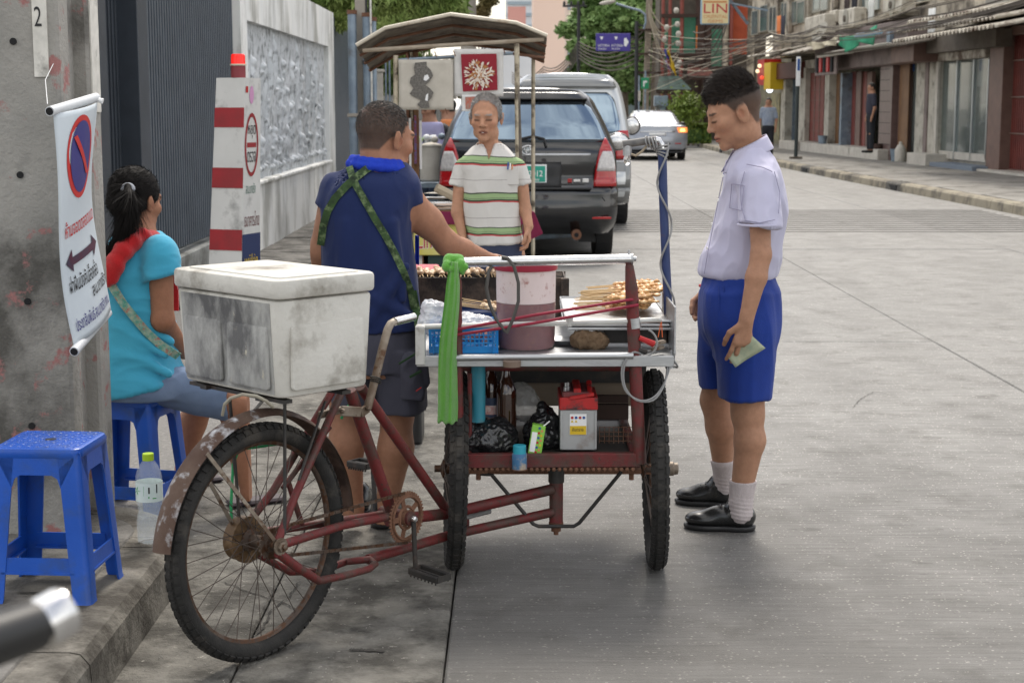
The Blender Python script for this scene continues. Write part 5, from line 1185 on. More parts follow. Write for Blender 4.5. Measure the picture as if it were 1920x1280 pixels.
# blue mast with its hooked top, wrapped cable, bulb
M_bm = pm('mast_blue', (.02,.04,.12), (.03,.05,.15), sc=16, rough=.38, dirt=(.10,.05,.03), damt=.33, dsc=16, world=True)
BY = .30
def Bm(x, y, d=0): return P(x, y, YC+BY+d)
tb([Bm(1257,690), Bm(1255,640)], .017, 'mast_foot', M_steel); tb([Bm(1256,650), Bm(1249,500), Bm(1244,380), Bm(1242,300), Bm(1241,280)], .0145, 'mast', M_bm)
tb([Bm(1241,284), Bm(1240,272), Bm(1235,264), Bm(1226,262)], .0125, 'mast_bend', M_chrome); tb([Bm(1230,262), Bm(1195,267), Bm(1168,271)], [.0125,.0125,.0135], 'hook_arm', pm('worn_grey_tape',(.10,.10,.10),(.18,.17,.16),sc=30,rough=.6))
M_gcab = pm('grey_flex', (.25,.25,.25), rough=.5)
cabp = []
for k in range(60):
    t = k/59; y = 268+t*380; a = t*2*math.pi*2.5; c = Bm(1241+15*t, y); cabp.append(c+Vector((math.cos(a)*.021, -abs(math.sin(a))*.021-.002, 0)))
tb(cabp, .0035, 'wound_cable', M_gcab, 6)
for k in range(5): obj('wire_loop', MB().torus(Bm(1214+k*5,266+k*2), (1,.2*(k-2),.3), .018+.002*(k%3), .0028, 18, 5), M_gcab, tri)
for k in range(4): obj('wire_loop', MB().torus(Bm(1241,276+k*6), (.3*(k-1),.2,1), .019, .0028, 18, 5), M_gcab, tri)
obj('wire_tail', MB().tube([Bm(1240,272), Bm(1252,274), Bm(1256,268)], .004, 6), M_blk, tri)
obj('lamp_socket', MB().lathe([(.014,0),(.015,.03),(.011,.034)], Bm(1176,292), (0,0,1), 14), M_steel, tri, smooth=True); obj('lamp_cord', MB().tube([Bm(1176,283), Bm(1178,274)], .004, 6), M_blk, tri)
obj('bulb', MB().ball(Bm(1176,300), (.013,.013,.02), 12, 8), pm('bulb_glass',(.9,.9,.9),rough=.03,trans=.95,ior=1.3), tri, smooth='all')
tb([Bm(1180,288), Bm(1192,292), Bm(1204,284), Bm(1212,274), Bm(1222,270)], .004, 'lamp_cord', pm('tan_cord',(.34,.28,.2),rough=.7), 6)

# ================================================================== THINGS ON AND UNDER THE CART
M_foam = pm('foam_box', (.64,.625,.58), (.50,.485,.44), sc=3.5, rough=.75, bump=.3, bsc=45, dirt=(.22,.20,.165), damt=.42, dsc=4.5, sss=.0, world=False)
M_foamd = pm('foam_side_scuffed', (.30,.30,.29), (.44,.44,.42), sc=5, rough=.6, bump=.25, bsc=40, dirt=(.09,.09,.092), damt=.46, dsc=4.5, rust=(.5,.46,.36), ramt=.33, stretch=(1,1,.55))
fb = thing('foam_cooler_box', 'dirty white foam cooler box with lid, strapped on the tricycle rack', 'cooler box', tuple(q0), b45)
Lx, Ly, Hb, Hl = .338, .49, .262, .055
def rbox(x0,x1,y0,y1,z0,z1,rad,bz=.008,taper=0,n=5):
    m = MB(); rings = []
    for z, ins in ((z0,bz),(z0+bz*.3,bz*.3),(z0+bz,0),(z1-bz,0),(z1-bz*.3,bz*.3),(z1,bz)):
        tp_ = taper*(z1-z)/(z1-z0); X0, X1, Y0, Y1 = x0+ins+tp_, x1-ins-tp_, y0+ins+tp_, y1-ins-tp_; r_ = max(rad-ins, .002); rg_ = []
        for cx, cy, a in ((X1-r_,Y1-r_,0),(X0+r_,Y1-r_,90),(X0+r_,Y0+r_,180),(X1-r_,Y0+r_,270)):
            rg_ += [(cx+r_*math.cos(R(a+90*k/n)), cy+r_*math.sin(R(a+90*k/n)), z) for k in range(n+1)]
        rings.append(rg_)
    N = len(rings[0]); m.add([p for r_ in rings for p in r_], [tuple(range(N-1,-1,-1)), tuple((len(rings)-1)*N+k for k in range(N))]+[(i*N+k, i*N+(k+1)%N, (i+1)*N+(k+1)%N, (i+1)*N+k) for i in range(len(rings)-1) for k in range(N)])
    return m
obj('box_body', rbox(.004,Lx-.004,.004,Ly-.004,0,Hb,.03,.010,.012), M_foam, fb, local=True, smooth=True)
obj('lid', rbox(-.004,Lx+.004,-.004,Ly+.004,Hb+.003,Hb+Hl,.032,.010), M_foam, fb, local=True, smooth=True)
obj('lid_top', rbox(.03,Lx-.03,.03,Ly-.03,Hb+Hl-.002,Hb+Hl+.004,.02,.003), M_foam, fb, local=True, smooth=True)
# raised panels: on the lit end face (y=0 side) and the scuffed long side (x=0 side)
def fpanel(face, a0, a1, z0, z1, d, mat, nm='moulded_panel'):
    m = rbox(a0,a1,z0,z1,-d,d,.012,.005); tpx = .006
    pts = [((p[0], tpx-p[2], p[1]) if face == 'y' else (tpx-p[2], p[0], p[1])) for p in m.v]
    m.v = pts; obj(nm, m, mat, fb, local=True, smooth=True)
fpanel('y', .045, Lx-.045, .02, .195, .007, M_foam)
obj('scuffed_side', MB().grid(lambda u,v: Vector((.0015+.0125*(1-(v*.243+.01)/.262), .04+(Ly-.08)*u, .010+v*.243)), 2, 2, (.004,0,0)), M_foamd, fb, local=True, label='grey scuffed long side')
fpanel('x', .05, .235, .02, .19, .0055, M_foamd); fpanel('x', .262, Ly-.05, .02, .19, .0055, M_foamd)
# green towel
M_towel = pm('green_towel', (.13,.42,.045), (.10,.34,.035), sc=12, rough=.95, bump=.7, bsc=320, sheen=.4, world=True)
tl_ = thing('towel', 'bright green towel hanging from the left end of the push handle', 'towel', C(848,600)); tys = [(488,.014),(505,.018),(530,.024),(580,.028),(640,.031),(700,.034),(760,.036),(787,.036)]
def towf(u, v):
    y = 488+299*v; hw = .88*float(np.interp(y, [q[0] for q in tys], [q[1] for q in tys])); c = C(852-13*min(1,v*1.25)**.8,y); a = (u-.5)*2
    return c+Vector((hw*a+.003*math.sin(v*9), -.050+.013*math.cos(a*3.1+.8+v*1.3)*(1-.3*v)+.006*math.sin(a*6.3+v*3)*(1-v*.6)+.004*mnoise.noise((a*2,v*5,1))+.010*abs(a)-.012*(1-a*a), .004*math.sin(a*9)*v))
obj('hanging_cloth', MB().grid(towf, 40, 60, (0,.006,0)), M_towel, tl_, smooth='all')
F = Field(C(835,520)-V(.05,.12,.03), C(885,470)+V(.03,.08,.03), .0035); kc = A3_ = lambda x, y, d: np.array(C(x,y,d))
for a, b, r0, r1 in ((kc(838,500,-.035),kc(842,487,-.01),.013,.014),(kc(842,487,-.01),kc(860,487,-.015),.015,.015),(kc(848,505,-.045),kc(864,494,-.03),.009,.012),(kc(862,496,-.025),kc(866,512,-.03),.010,.006),(kc(864,506,-.03),kc(873,500,-.035),.010,.007),(kc(842,487,.01),kc(846,510,.015),.016,.010)): F.cap(a, b, r0, r1, .006)
v, f = F.mesh(); nn_ = vnormals(v, f); v = fold(v, nn_, .004, 34, (1,1,.5), 6); npobj('knot', v, f, M_towel, tl_)
M_band = pm('bungee_red', (.32,.02,.05), (.22,.012,.03), sc=60, rough=.6)
bg_ = obj('bungee_cord', MB().tube([C(856,616)-Vector((0,.02,0)), C(1000,588)-Vector((0,.035,0)), C(1180,560)-Vector((0,.025,0)), C(1197,562)-Vector((0,.0,0)), C(1196,570)-Vector((0,.02,0)), C(1000,603)-Vector((0,.035,0)), C(856,626)-Vector((0,.02,0))], .0048, 8), M_band, base=C(1000,600), smooth=True); setp(bg_, 'red elastic cord stretched between the two cart posts', 'cord')
hs_ = [(941,482,-.02),(952,484,-.03),(964,500,-.035),(972,530,-.035),(972,565,-.035),(962,598,-.035),(950,624,-.035)]; hs2 = [(948,622,-.03),(930,598,-.028),(918,570,-.026),(912,540,-.024),(916,510,-.02),(926,492,0),(938,481,-.005)]
hz_ = obj('rubber_hose', MB().tube([C(x,y,d) for x, y, d in hs_+hs2], .0055, 10), pm('grey_rubber',(.07,.065,.06),rough=.5), base=C(940,540), smooth=True); setp(hz_, 'dark rubber hose loop hung over the chrome handle', 'hose')
# sauce tub
SY = YC+.17; sc0 = P(986,650,SY); rz_ = ZD+.003; rT = (1043-928)/2/3000*5.1
tub = thing('sauce_tub', 'tall clear plastic tub of purple sauce with a crimson lid', 'tub', (sc0.x,SY,rz_))
zT = P(986,508,SY-rT).z; zl = P(986,572,SY-rT).z
body = [(rT*.90,rz_+.001),(rT*.955,rz_+.012),(rT*.985,zl),(rT,zT),(rT*1.02,zT+.002)]
c_ = (sc0.x,SY,0); liq = [(rT*.89,rz_+.003),(rT*.952,rz_+.014),(rT*.983,zl)]
obj('sauce', MB().lathe(liq, c_, (0,0,1), 40), pm('purple_sauce',(.13,.025,.04),(.19,.05,.06),sc=50,rough=.35,dirt=(.35,.14,.06),damt=.33,dsc=60), tub, smooth=True)
obj('plastic_wall', MB().lathe(body, c_, (0,0,1), 40, cap=False), pm('milky_plastic',(.86,.76,.74),(.93,.84,.82),sc=3,rough=.15,alpha=.13,dirt=(.40,.08,.03),damt=.31,dsc=34), tub, smooth=True)
obj('wall_backing', MB().lathe([(rT*.972,zl+.001),(rT*.985,zT)], c_, (0,0,1), 40, cap=False), pm('inner_plastic',(.74,.63,.62),(.80,.70,.69),sc=4,rough=.5,dirt=(.30,.05,.02),damt=.345,dsc=38), tub, smooth=True)
obj('lid', MB().lathe([(rT*1.035,zT-.004),(rT*1.05,zT),(rT*1.05,zT+.022),(rT*.98,zT+.028),(rT*.9,zT+.024)], c_, (0,0,1), 40), pm('crimson_lid',(.36,.03,.06),rough=.35), tub, smooth=True)
# blue basket
bk = thing('plastic_basket', 'bright blue perforated plastic basket holding bagged sauces', 'basket', P(870,655,YC+.13))
M_bask = pm('basket_blue', (.01,.22,.60), (.012,.26,.66), sc=5, rough=.3)
x0, x1 = P(806,612,YC+.03).x, P(932,612,YC+.03).x; zb0, zb1 = ZD+.004, P(870,614,YC+.03).z; ya, yb = YC+.03, YC+.25; tpr = .012
def wall_(p, q, nx, nz, nm='lattice_side'):
    p, q = Vector(p), Vector(q); m = MB(); d = q-p; inn = Vector((-d.y,d.x,0)).normalized(); H = zb1-zb0
    def pt(u, z): return p+d*u+inn*tpr*(1-z)+Vector((0,0,H*z))
    for k in range(nx+1): u = k/nx; m.bar(pt(u,.0), pt(u,1), .0045 if 0 < k < nx else .008, .0035, inn)
    for k in range(nz+1): z = .24+.62*k/nz; m.bar(pt(0,z), pt(1,z), .0038, .0045, inn)
    m.bar(pt(0,.11), pt(1,.11), .018, .004, inn); m.bar(pt(0,.97), pt(1,.97), .014, .010, inn, .002)
    obj(nm, m, M_bask, bk)
wall_((x0,ya,zb0),(x1,ya,zb0),15,4); wall_((x1,ya,zb0),(x1,yb,zb0),16,4); wall_((x1,yb,zb0),(x0,yb,zb0),15,4); wall_((x0,yb,zb0),(x0,ya,zb0),16,4)
obj('floor', MB().box(((x0+x1)/2,(ya+yb)/2,zb0+.004),(x1-x0-.02,yb-ya-.02,.005)), M_bask, bk)
ct = MB(); 
for k in range(26): ct.ball((rng.uniform(x0+.03,x1-.03),rng.uniform(ya+.02,yb-.04),zb0+.02+rng.uniform(0,.045)), (.012,.01,.012), 7, 5)
setp(obj('sauce_sachets', ct, pm('sachet_red',(.45,.10,.07),(.6,.35,.25),sc=30,rough=.35), base=((x0+x1)/2,ya+.05,zb0), smooth='all'), 'small red sauce sachets lying inside the blue basket', 'sachets')
def bag(name, lo, hi, prims, mat, lab, cat, amp=.006, sc_=28, h=.005, seed=0, par=None):
    F = Field(lo, hi, h)
    for p in prims: F.ell(p[0], p[1], k=p[2] if len(p) > 2 else .02)
    v, f = F.mesh(); nn = vnormals(v, f); v = fold(v, nn, amp, sc_, (1,1,.7), seed); v = fold(v, nn, amp*.5, sc_*2.3, (1,1,1), seed+3)
    c = v.mean(0); c[2] = v[:,2].min(); return npobj(name, v, f, mat, org=c, label=lab, cat=cat)
M_clear = pm('thin_white_plastic', (.82,.84,.87), (.7,.72,.76), sc=14, rough=.18, alpha=.72, spec=.8, bump=.5, bsc=90, dirt=(.7,.66,.72), damt=.42, dsc=22)
p = P(812,598,YC+.12); bag('plastic_bag', p-V(.06,.07,.05), p+V(.07,.08,.09), [(p,(.035,.04,.035)),(p+V(-.01,0,.035),(.018,.02,.025)),(p+V(.02,.0,.03),(.012,.012,.022)),(p+V(.0,0,-.02),(.04,.05,.02))], M_clear, 'white crinkled plastic bag tied at the left of the basket', 'plastic bag', .008, 45, .0035)
p = P(885,610,YC+.14); bag('plastic_bag', p-V(.10,.09,.05), p+V(.09,.09,.07), [(p,(.06,.06,.028)),(p+V(-.03,.01,.015),(.03,.04,.02)),(p+V(.03,0,.0),(.04,.04,.018))], M_clear, 'white flat plastic bag lying on top of the blue basket', 'plastic bag', .007, 40, .0035, 4)
# charcoal grill with skewers
YG = YC+.90; gl, gr = P(772,560,YG).x, P(1064,560,YG).x; zg1 = P(900,521,YG).z; zg0 = P(900,601,YG).z
grl = thing('charcoal_grill', 'long blackened steel charcoal grill across the far end of the cart deck', 'grill', ((gl+gr)/2,YG+.1,ZD))
M_gr = pm('burnt_steel', (.085,.06,.045), (.15,.11,.085), sc=8, rough=.75, metal=.2, dirt=(.025,.02,.018), damt=.5, dsc=7, bump=.4, bsc=60, world=True)
for (yy, nm) in ((YG,'side_plate'),(YG+.24,'side_plate')): obj(nm, MB().box(((gl+gr)/2,yy,(zg0+zg1)/2),(gr-gl,.006,zg1-zg0)), M_gr, grl)
for xx in (gl,gr-.012): obj('end_plate', MB().box((xx+.003,YG+.12,(zg0+zg1)/2),(.006,.234,zg1-zg0)), M_gr, grl)
obj('end_post', MB().box((gr-.01,YG-.012,(zg0+zg1)/2-.01),(.03,.02,zg1-zg0+.02),None,.002), M_gr, grl); obj('coal_bed', MB().box(((gl+gr)/2,YG+.12,zg1-.07),(gr-gl-.02,.225,.02)), pm('coal',(.03,.028,.027),(.2,.19,.18),sc=40,rough=.9,bump=.8,bsc=60,world=True), grl)
for xx in (gl+.02,gr-.03): obj('leg', MB().box((xx,YG+.12,(ZD+zg0)/2),(.02,.22,max(.01,zg0-ZD))), M_gr, grl)
for k in range(9): obj('grate_bar', MB().tube([(gl+.005,YG+.02+k*.025,zg1-.003),(gr-.015,YG+.02+k*.025,zg1-.003)], .002, 6), M_gr, grl)
M_squid = pm('grilled_squid', (.64,.33,.11), (.84,.58,.31), sc=28, rough=.35, dirt=(.30,.10,.03), damt=.42, dsc=26, spec=.6, world=True)
M_squidp = pm('pale_squid', (.60,.42,.25), (.78,.62,.42), sc=24, rough=.4, dirt=(.28,.12,.045), damt=.45, dsc=30, world=True)
M_stick = pm('bamboo_stick', (.52,.36,.18), (.62,.46,.26), sc=30, rough=.7)
def skewer(p, d, L_, food, mat, lab, group, seed, ws=.016, flat=.5, n=5):
    r = random.Random(seed); p = Vector(p); d = Vector(d).normalized(); sdv = d.cross(Vector((0,0,1))).normalized(); up = sdv.cross(d)
    t = thing('skewer', lab, 'skewer', p, group=group); obj('stick', MB().tube([p, p+d*L_], [.0016,.0012], 6), M_stick, t)
    m = MB(); 
    for k in range(n):
        c = p+d*(L_-food+food*(k+.5)/n)+up*.004; rot = Matrix.Rotation(r.uniform(-.5,.5),3,'X')@Matrix.Rotation(r.uniform(-.7,.7),3,'Z')
        M_ = Matrix((d,sdv,up)).transposed()@rot; m.ball(c+sdv*r.uniform(-.003,.003), (food/n*.68*r.uniform(.8,1.2), ws*r.uniform(.7,1.15), ws*flat*r.uniform(.8,1.4)), 8, 6, M_)
        if r.random() < .5: m.ball(c+sdv*ws*r.uniform(-.8,.8)+up*.004, (food/n*.3, ws*.4, ws*.35), 6, 4, M_)
    o = obj('meat', m, mat, t, smooth='all'); return t
for k in range(24):
    x = gl+.01+k*.0135+rng.uniform(-.002,.002)
    if k > 15: x += .02
    skewer((x+.01,YG-.03,zg1+.007), (rng.uniform(-.4,.15),1,rng.uniform(-.02,.06)), .22+rng.uniform(-.03,.03), .14, M_squidp, 'small pale meat skewer cooking in the row on the charcoal grill', 'skewers on the charcoal grill', k, .010, .75, 7)
gt = [V(x, YG-.01, zg1) for x in (gl,)]
# tray of skewers before the grill
tr2 = thing('food_tray', 'dark blue tray of skewers in front of the grill', 'tray', P(893,600,YC+.55))
tx0, tx1 = P(851,590,YC+.45).x, P(935,590,YC+.45).x; tzz = ZD+.05
obj('tray_base', rbox(tx0,tx1,YC+.42,YC+.70,tzz,tzz+.012,.01,.003), pm('navy_plastic',(.012,.03,.11),rough=.35), tr2)
for (a_, b_) in (((tx0,YC+.42),(tx1,YC+.42)),((tx0,YC+.70),(tx1,YC+.70)),((tx0,YC+.42),(tx0,YC+.70)),((tx1,YC+.42),(tx1,YC+.70))): obj('tray_rim', MB().bar((a_[0],a_[1],tzz+.018),(b_[0],b_[1],tzz+.018),.006,.035), pm('navy_plastic',(.012,.03,.11)), tr2)
obj('foot', rbox(tx0+.02,tx1-.02,YC+.45,YC+.67,ZD+.003,tzz,.01,.003), pm('navy_plastic',(.012,.03,.11)), tr2)
for k in range(16):
    skewer((tx0+.0+rng.uniform(0,.03),YC+.46+.012*k,tzz+.045+rng.uniform(-.01,.02)), (1,rng.uniform(-.15,.15),-.16), .17, .08, M_squidp, 'uncooked pale skewer on the dark blue tray', 'skewers on the blue tray', 40+k, .008, .6, 5)
# steel trays with squid skewers
ty0, ty1 = YC+.13, YC+.78
TZ = P(1160,600,ty0).z-.004
tx0, tx1 = P(1062,600,ty0).x, P(1258,600,ty0).x
for k, (dz, dx, dr_) in enumerate([(-.024,.004,.01),(-.012,-.004,-.012),(0,.0,0)]):
    t = thing('steel_tray', ['lowest of the three stacked steel trays at the right of the deck','middle of the three stacked steel trays at the right of the deck','top steel tray carrying the fan of squid skewers'][k], 'tray', ((tx0+tx1)/2+dx,(ty0+ty1)/2,TZ+dz), dr_, group='stacked steel trays')
    hw_, hh_ = (tx1-tx0)/2, (ty1-ty0)/2
    obj('tray_base', rbox(-hw_,hw_,-hh_,hh_,-.005,-.002,.02,.001), M_steel, t, local=True)
    rim = MB(); rim.tube([(-hw_,-hh_,0),(hw_,-hh_,0),(hw_,hh_,0),(-hw_,hh_,0)], .0042, 8, closed=True); obj('tray_rim', rim, M_steel, t, local=True)
st_ = thing('tray_stand', 'steel box section propping up the stacked trays', 'stand', ((tx0+tx1)/2+.03,ty0+.15,ZD)); obj('box_section', MB().box(((tx0+tx1)/2+.06,ty0+.3,(ZD+TZ-.03)/2+.002),(tx1-tx0-.13,.45,TZ-.036-ZD),None,.003), M_blk, st_)
obj('foot', MB().box(((tx0+tx1)/2+.06,ty0+.3,ZD+.008),(tx1-tx0-.10,.47,.01)), M_steel, st_)
for k in range(62):
    lay = k//16; fr = (k % 16)/15; y = YC+.30+fr*.30+rng.uniform(-.006,.006)
    x = P(1082,560,y).x+rng.uniform(-.02,.02)+lay*.012
    skewer((x,y+rng.uniform(-.04,.04),TZ+.012+lay*.015+rng.uniform(0,.01)), (1,rng.uniform(-.12,.12),.02*lay+.015), .235+rng.uniform(-.01,.015), .13, M_squid, 'amber squid skewer in the fan heaped on the steel tray', 'squid skewers on the steel tray', 90+k, .015, .30, 7)
# small things on the deck
p = P(1104,640,YC+.14); bag('scouring_cloth', p-V(.08,.06,.04), p+V(.08,.06,.06), [(p+V(0,0,.0),(.044,.03,.016)),(p+V(-.02,0,.012),(.024,.024,.012)),(p+V(.03,0,.004),(.022,.022,.012))], pm('brown_fibre',(.13,.08,.045),(.22,.15,.09),sc=40,rough=.95,bump=.9,bsc=140), 'brown fibrous scouring cloth under the steel trays', 'cloth', .012, 38, .004)
pl_ = P(1058,630,YC+.24); t = obj('metal_plate', MB().lathe([(.001,ZD+.012-ZD),(.045,.012),(.06,.02),(.062,.02),(.046,.006),(.001,.004)], (pl_.x,YC+.24,ZD+.002), (0,0,1), 24), M_steel, base=(pl_.x,YC+.24,ZD), smooth=True); setp(t, 'small round metal plate between sauce tub and brown cloth', 'plate')
# ---- below
M_bag = pm('black_bin_bag', (.012,.012,.013), (.02,.02,.022), sc=10, rough=.14, r2=.3, bump=.35, bsc=35, spec=.9)
p = P(915,822,YC+.12); bag('bin_bag', p-V(.11,.11,.09), p+V(.11,.11,.10), [(p,(.078,.075,.052)),(p+V(.02,0,.015),(.055,.06,.045)),(p+V(-.045,-.01,-.012),(.035,.05,.032)),(p+V(.05,0,-.005),(.035,.05,.04)),(p+V(-.01,-.065,.0),(.012,.02,.012),.03)], M_bag, 'round knotted black bin bag at the left of the lower shelf', 'bin bag', .010, 26, .0035, 1)
p = P(1018,815,YC+.16); bag('bin_bag', p-V(.09,.10,.09), p+V(.09,.10,.12), [(p,(.055,.065,.06)),(p+V(.01,0,.045),(.03,.035,.035)),(p+V(.0,0,.075),(.012,.014,.03)),(p+V(.03,0,-.02),(.03,.05,.04))], M_bag, 'black bin bag with gathered top squeezed beside the battery', 'bin bag', .010, 28, .0035, 7)
p = P(985,755,YC+.34); bag('clear_bag', p-V(.09,.08,.09), p+V(.09,.09,.10), [(p,(.045,.04,.05)),(p+V(-.02,0,.03),(.03,.03,.04)),(p+V(.02,0,-.03),(.04,.04,.03))], pm('clear_film',(.62,.62,.60),(.5,.5,.48),sc=8,rough=.2,alpha=.6,spec=.8), 'clear plastic bag behind the brown bottles', 'plastic bag', .008, 30, .0045, 2)
def beer(px, Y, lab, labelled):
    b = P(px, 800, Y); b.z = ZS; t = thing('beer_bottle', lab, 'bottle', b, group='brown bottles on the shelf'); 
    k = .285; prof = [(.001,.0),(.030,.0),(.034,.005),(.034,.16),(.033,.175),(.022,.205),(.0145,.225),(.0125,.262),(.0145,.264),(.0145,.272),(.012,.278),(.012,k)]
    obj('glass', MB().lathe(prof, b, (0,0,1), 24), pm('brown_glass',(.035,.012,.006),rough=.06,spec=.8,coat=.5), t, smooth=True)
    obj('cap', MB().lathe([(.016,.27),(.016,.288),(.012,.290)], b, (0,0,1), 16), M_blk, t)
    if labelled:
        obj('paper_label', MB().lathe([(.0348,.075),(.0348,.145)], b, (0,0,1), 24, cap=False), pm('dark_blue_label',(.03,.05,.10),(.07,.10,.16),sc=20,rough=.5), t)
        obj('label_print', MB().grid(lambda u,v: b+Vector((.0352*math.sin((u-.45)*1.2), -.0352*math.cos((u-.45)*1.2), .09+.03*v)), 8, 2), pm('label_red',(.45,.04,.03),(.8,.75,.7),sc=55,rough=.5), t)
beer(921, YC+.22, 'brown bottle with a blue and red label beside the teal tube', True); beer(949, YC+.17, 'plain dark brown bottle in front of the clear bag', False)
# car battery
bt = thing('car_battery', 'grey car battery with red top and yellow sticker', 'battery', (P(1084,850,YC+.06).x,YC+.14,ZS))
bx0, bx1 = P(1050,800,YC+.06).x, P(1119,800,YC+.06).x; z1 = P(1084,768,YC+.06).z
M_batt = pm('battery_grey', (.42,.43,.43), (.34,.34,.34), sc=8, rough=.45, dirt=(.22,.18,.15), damt=.4, dsc=10)
obj('case', rbox(bx0,bx1,YC+.055,YC+.25,ZS,z1,.005,.003), M_batt, bt)
for xx in (bx0+.004,bx1-.004): obj('rib', MB().box((xx,YC+.053,(ZS+z1)/2),(.006,.006,z1-ZS-.01),None,.001), M_batt, bt)
M_bred = pm('battery_red', (.50,.02,.02), (.38,.02,.02), sc=20, rough=.4, dirt=(.06,.03,.03), damt=.42, dsc=30)
z2 = P(1084,742,YC+.06).z
obj('red_cover', rbox(bx0-.003,bx1+.003,YC+.05,YC+.255,z1+.001,z2-.004,.005,.003), M_bred, bt); obj('top_plate', rbox(bx0+.006,bx1-.02,YC+.06,YC+.245,z2-.005,z2+.012,.008,.003), pm('battery_dusty_top',(.20,.05,.05),(.12,.05,.05),sc=20,rough=.7), bt)
obj('handle_grip', MB().bar((bx0+.055,YC+.06,z2+.016),(bx0+.055,YC+.2,z2+.022),.024,.016,(0,0,1),.003), M_bred, bt); obj('handle_grip', MB().bar((bx0+.03,YC+.05,z2-.006),(bx1-.01,YC+.048,z2+.008),.008,.012,(0,0,1),.002), M_bred, bt); obj('handle_grip', MB().bar((bx1-.022,YC+.06,z2+.0),(bx1-.022,YC+.16,z2+.026),.016,.02,(0,0,1),.003), M_bred, bt)
for dx in (.012,.02): obj('terminal', MB().lathe([(.007,0),(.007,.012),(.004,.014),(.004,.026)], (bx0+dx+.006,YC+.075+dx,z2+.012), (0,0,1), 10), M_steel, bt)
sx, sz = P(1068,815,YC+.05), P(1100,776,YC+.05); yy = YC+.0525
obj('sticker', MB().box(((sx.x+sz.x)/2,yy,(sx.z+sz.z)/2),(sz.x-sx.x,.001,sz.z-sx.z)), M_sw, bt); obj('sticker_band', MB().box(((sx.x+sz.x)/2,yy-.0008,sx.z+(sz.z-sx.z)*.22),(sz.x-sx.x-.002,.001,(sz.z-sx.z)*.42)), M_yel, bt)
text('\u0e2d\u0e31\u0e19\u0e15\u0e23\u0e32\u0e22', (sx.x+.008,yy-.002,sx.z+.012), (1,0,0),(0,0,1), .036, .012, M_ink, bt, lift=.0004)
for k in range(4):
    x = sx.x+.008+k*.0125; z = sz.z-.012; obj('warning_disc', MB().lathe([(.0045,0),(.0045,.0008)], (x,yy-.001,z), (0,-1,0), 12), M_bluep if k%2 else M_redp, bt)
    if k < 2: obj('warning_triangle', MB().prism([(x-.0045,yy-.0006,z-.015),(x+.0045,yy-.0006,z-.015),(x,yy-.0006,z-.007)], (0,-.0008,0)), M_yel, bt)
# drink carton leaning, blue can wired to the frame
jc = thing('drink_carton', 'tilted green drink carton with fruit print and straw', 'carton', C(1000,848,-.005))
a_ = R(-9); Mx = Matrix.Rotation(-a_,3,'Y'); bb = C(990,850,-.0); jw, jh = .042, .094
Yj = YC+.02
def J(x, y, z): return bb+Mx@Vector((x,y,z))+Vector((0,.0,.0))
jm = MB(); jm.box(J(jw/2,.02,jh/2), (jw,.034,jh), Mx, .001); obj('carton_body', jm, pm('carton_green',(.22,.52,.06),(.30,.60,.10),sc=20,rough=.4), jc)
jm = MB(); jm.box(J(.011,.0022,jh*.42), (.017,.001,jh*.68), Mx); obj('white_panel', jm, M_sw, jc)
for k in range(11):
    c_ = J(.024+(k%2)*.009+rng.uniform(-.001,.001),.0022,.008+k*.0078); obj('fruit_dot', MB().lathe([(.0042,0),(.0042,.0008)], c_, (0,-1,0), 9), [M_redp,M_sor,M_bluep,M_yel][k%4], jc)
obj('straw', MB().tube([J(.034,.012,jh-.001), J(.040,.012,jh+.004), J(.052,.012,jh+.018)], .0022, 8), M_sw, jc)
cn = thing('spray_can', 'small scratched blue can with turquoise top fixed to the frame bar', 'can', C(974,880,-.04))
b = C(974,880,-.045); obj('can_body', MB().lathe([(.0225,0),(.0235,.003),(.0235,.05),(.022,.053)], b, (0,0,1), 24), pm('can_blue',(.03,.12,.26),(.08,.2,.34),sc=18,rough=.45,dirt=(.45,.36,.26),damt=.44,dsc=25), cn, smooth=True)
obj('can_cap', MB().lathe([(.0205,.053),(.0205,.077),(.019,.079)], b, (0,0,1), 24), pm('turquoise_cap',(.03,.32,.42),rough=.4), cn, smooth=True); obj('rusty_rim', MB().torus(b+V(0,0,.002), (0,0,1), .0232, .0015, 24, 6), M_rust, cn)
# dark crate parts on the right of the shelf
cr_ = thing('wire_crate', 'dark wire crate with boards right of the battery', 'crate', P(1152,850,YC+.3))
xa, xb = P(1122,800,YC+.2).x, P(1186,800,YC+.2).x
obj('board', MB().box(((xa+xb)/2,YC+.42,ZS+.10),(xb-xa,.02,.025)), M_dark, cr_); obj('board', MB().box(((xa+xb)/2,YC+.40,ZS+.06),(xb-xa,.03,.05)), M_dark, cr_)
for k in range(8): obj('wire', MB().tube([(xa+.002+k*(xb-xa-.004)/7,YC+.16,ZS),(xa+.002+k*(xb-xa-.004)/7,YC+.16,ZS+.055)], .0012, 5), M_rust, cr_)
for k in range(4): obj('wire', MB().tube([(xa,YC+.16,ZS+.008+k*.015),(xb,YC+.16,ZS+.008+k*.015)], .0012, 5), M_rust, cr_)
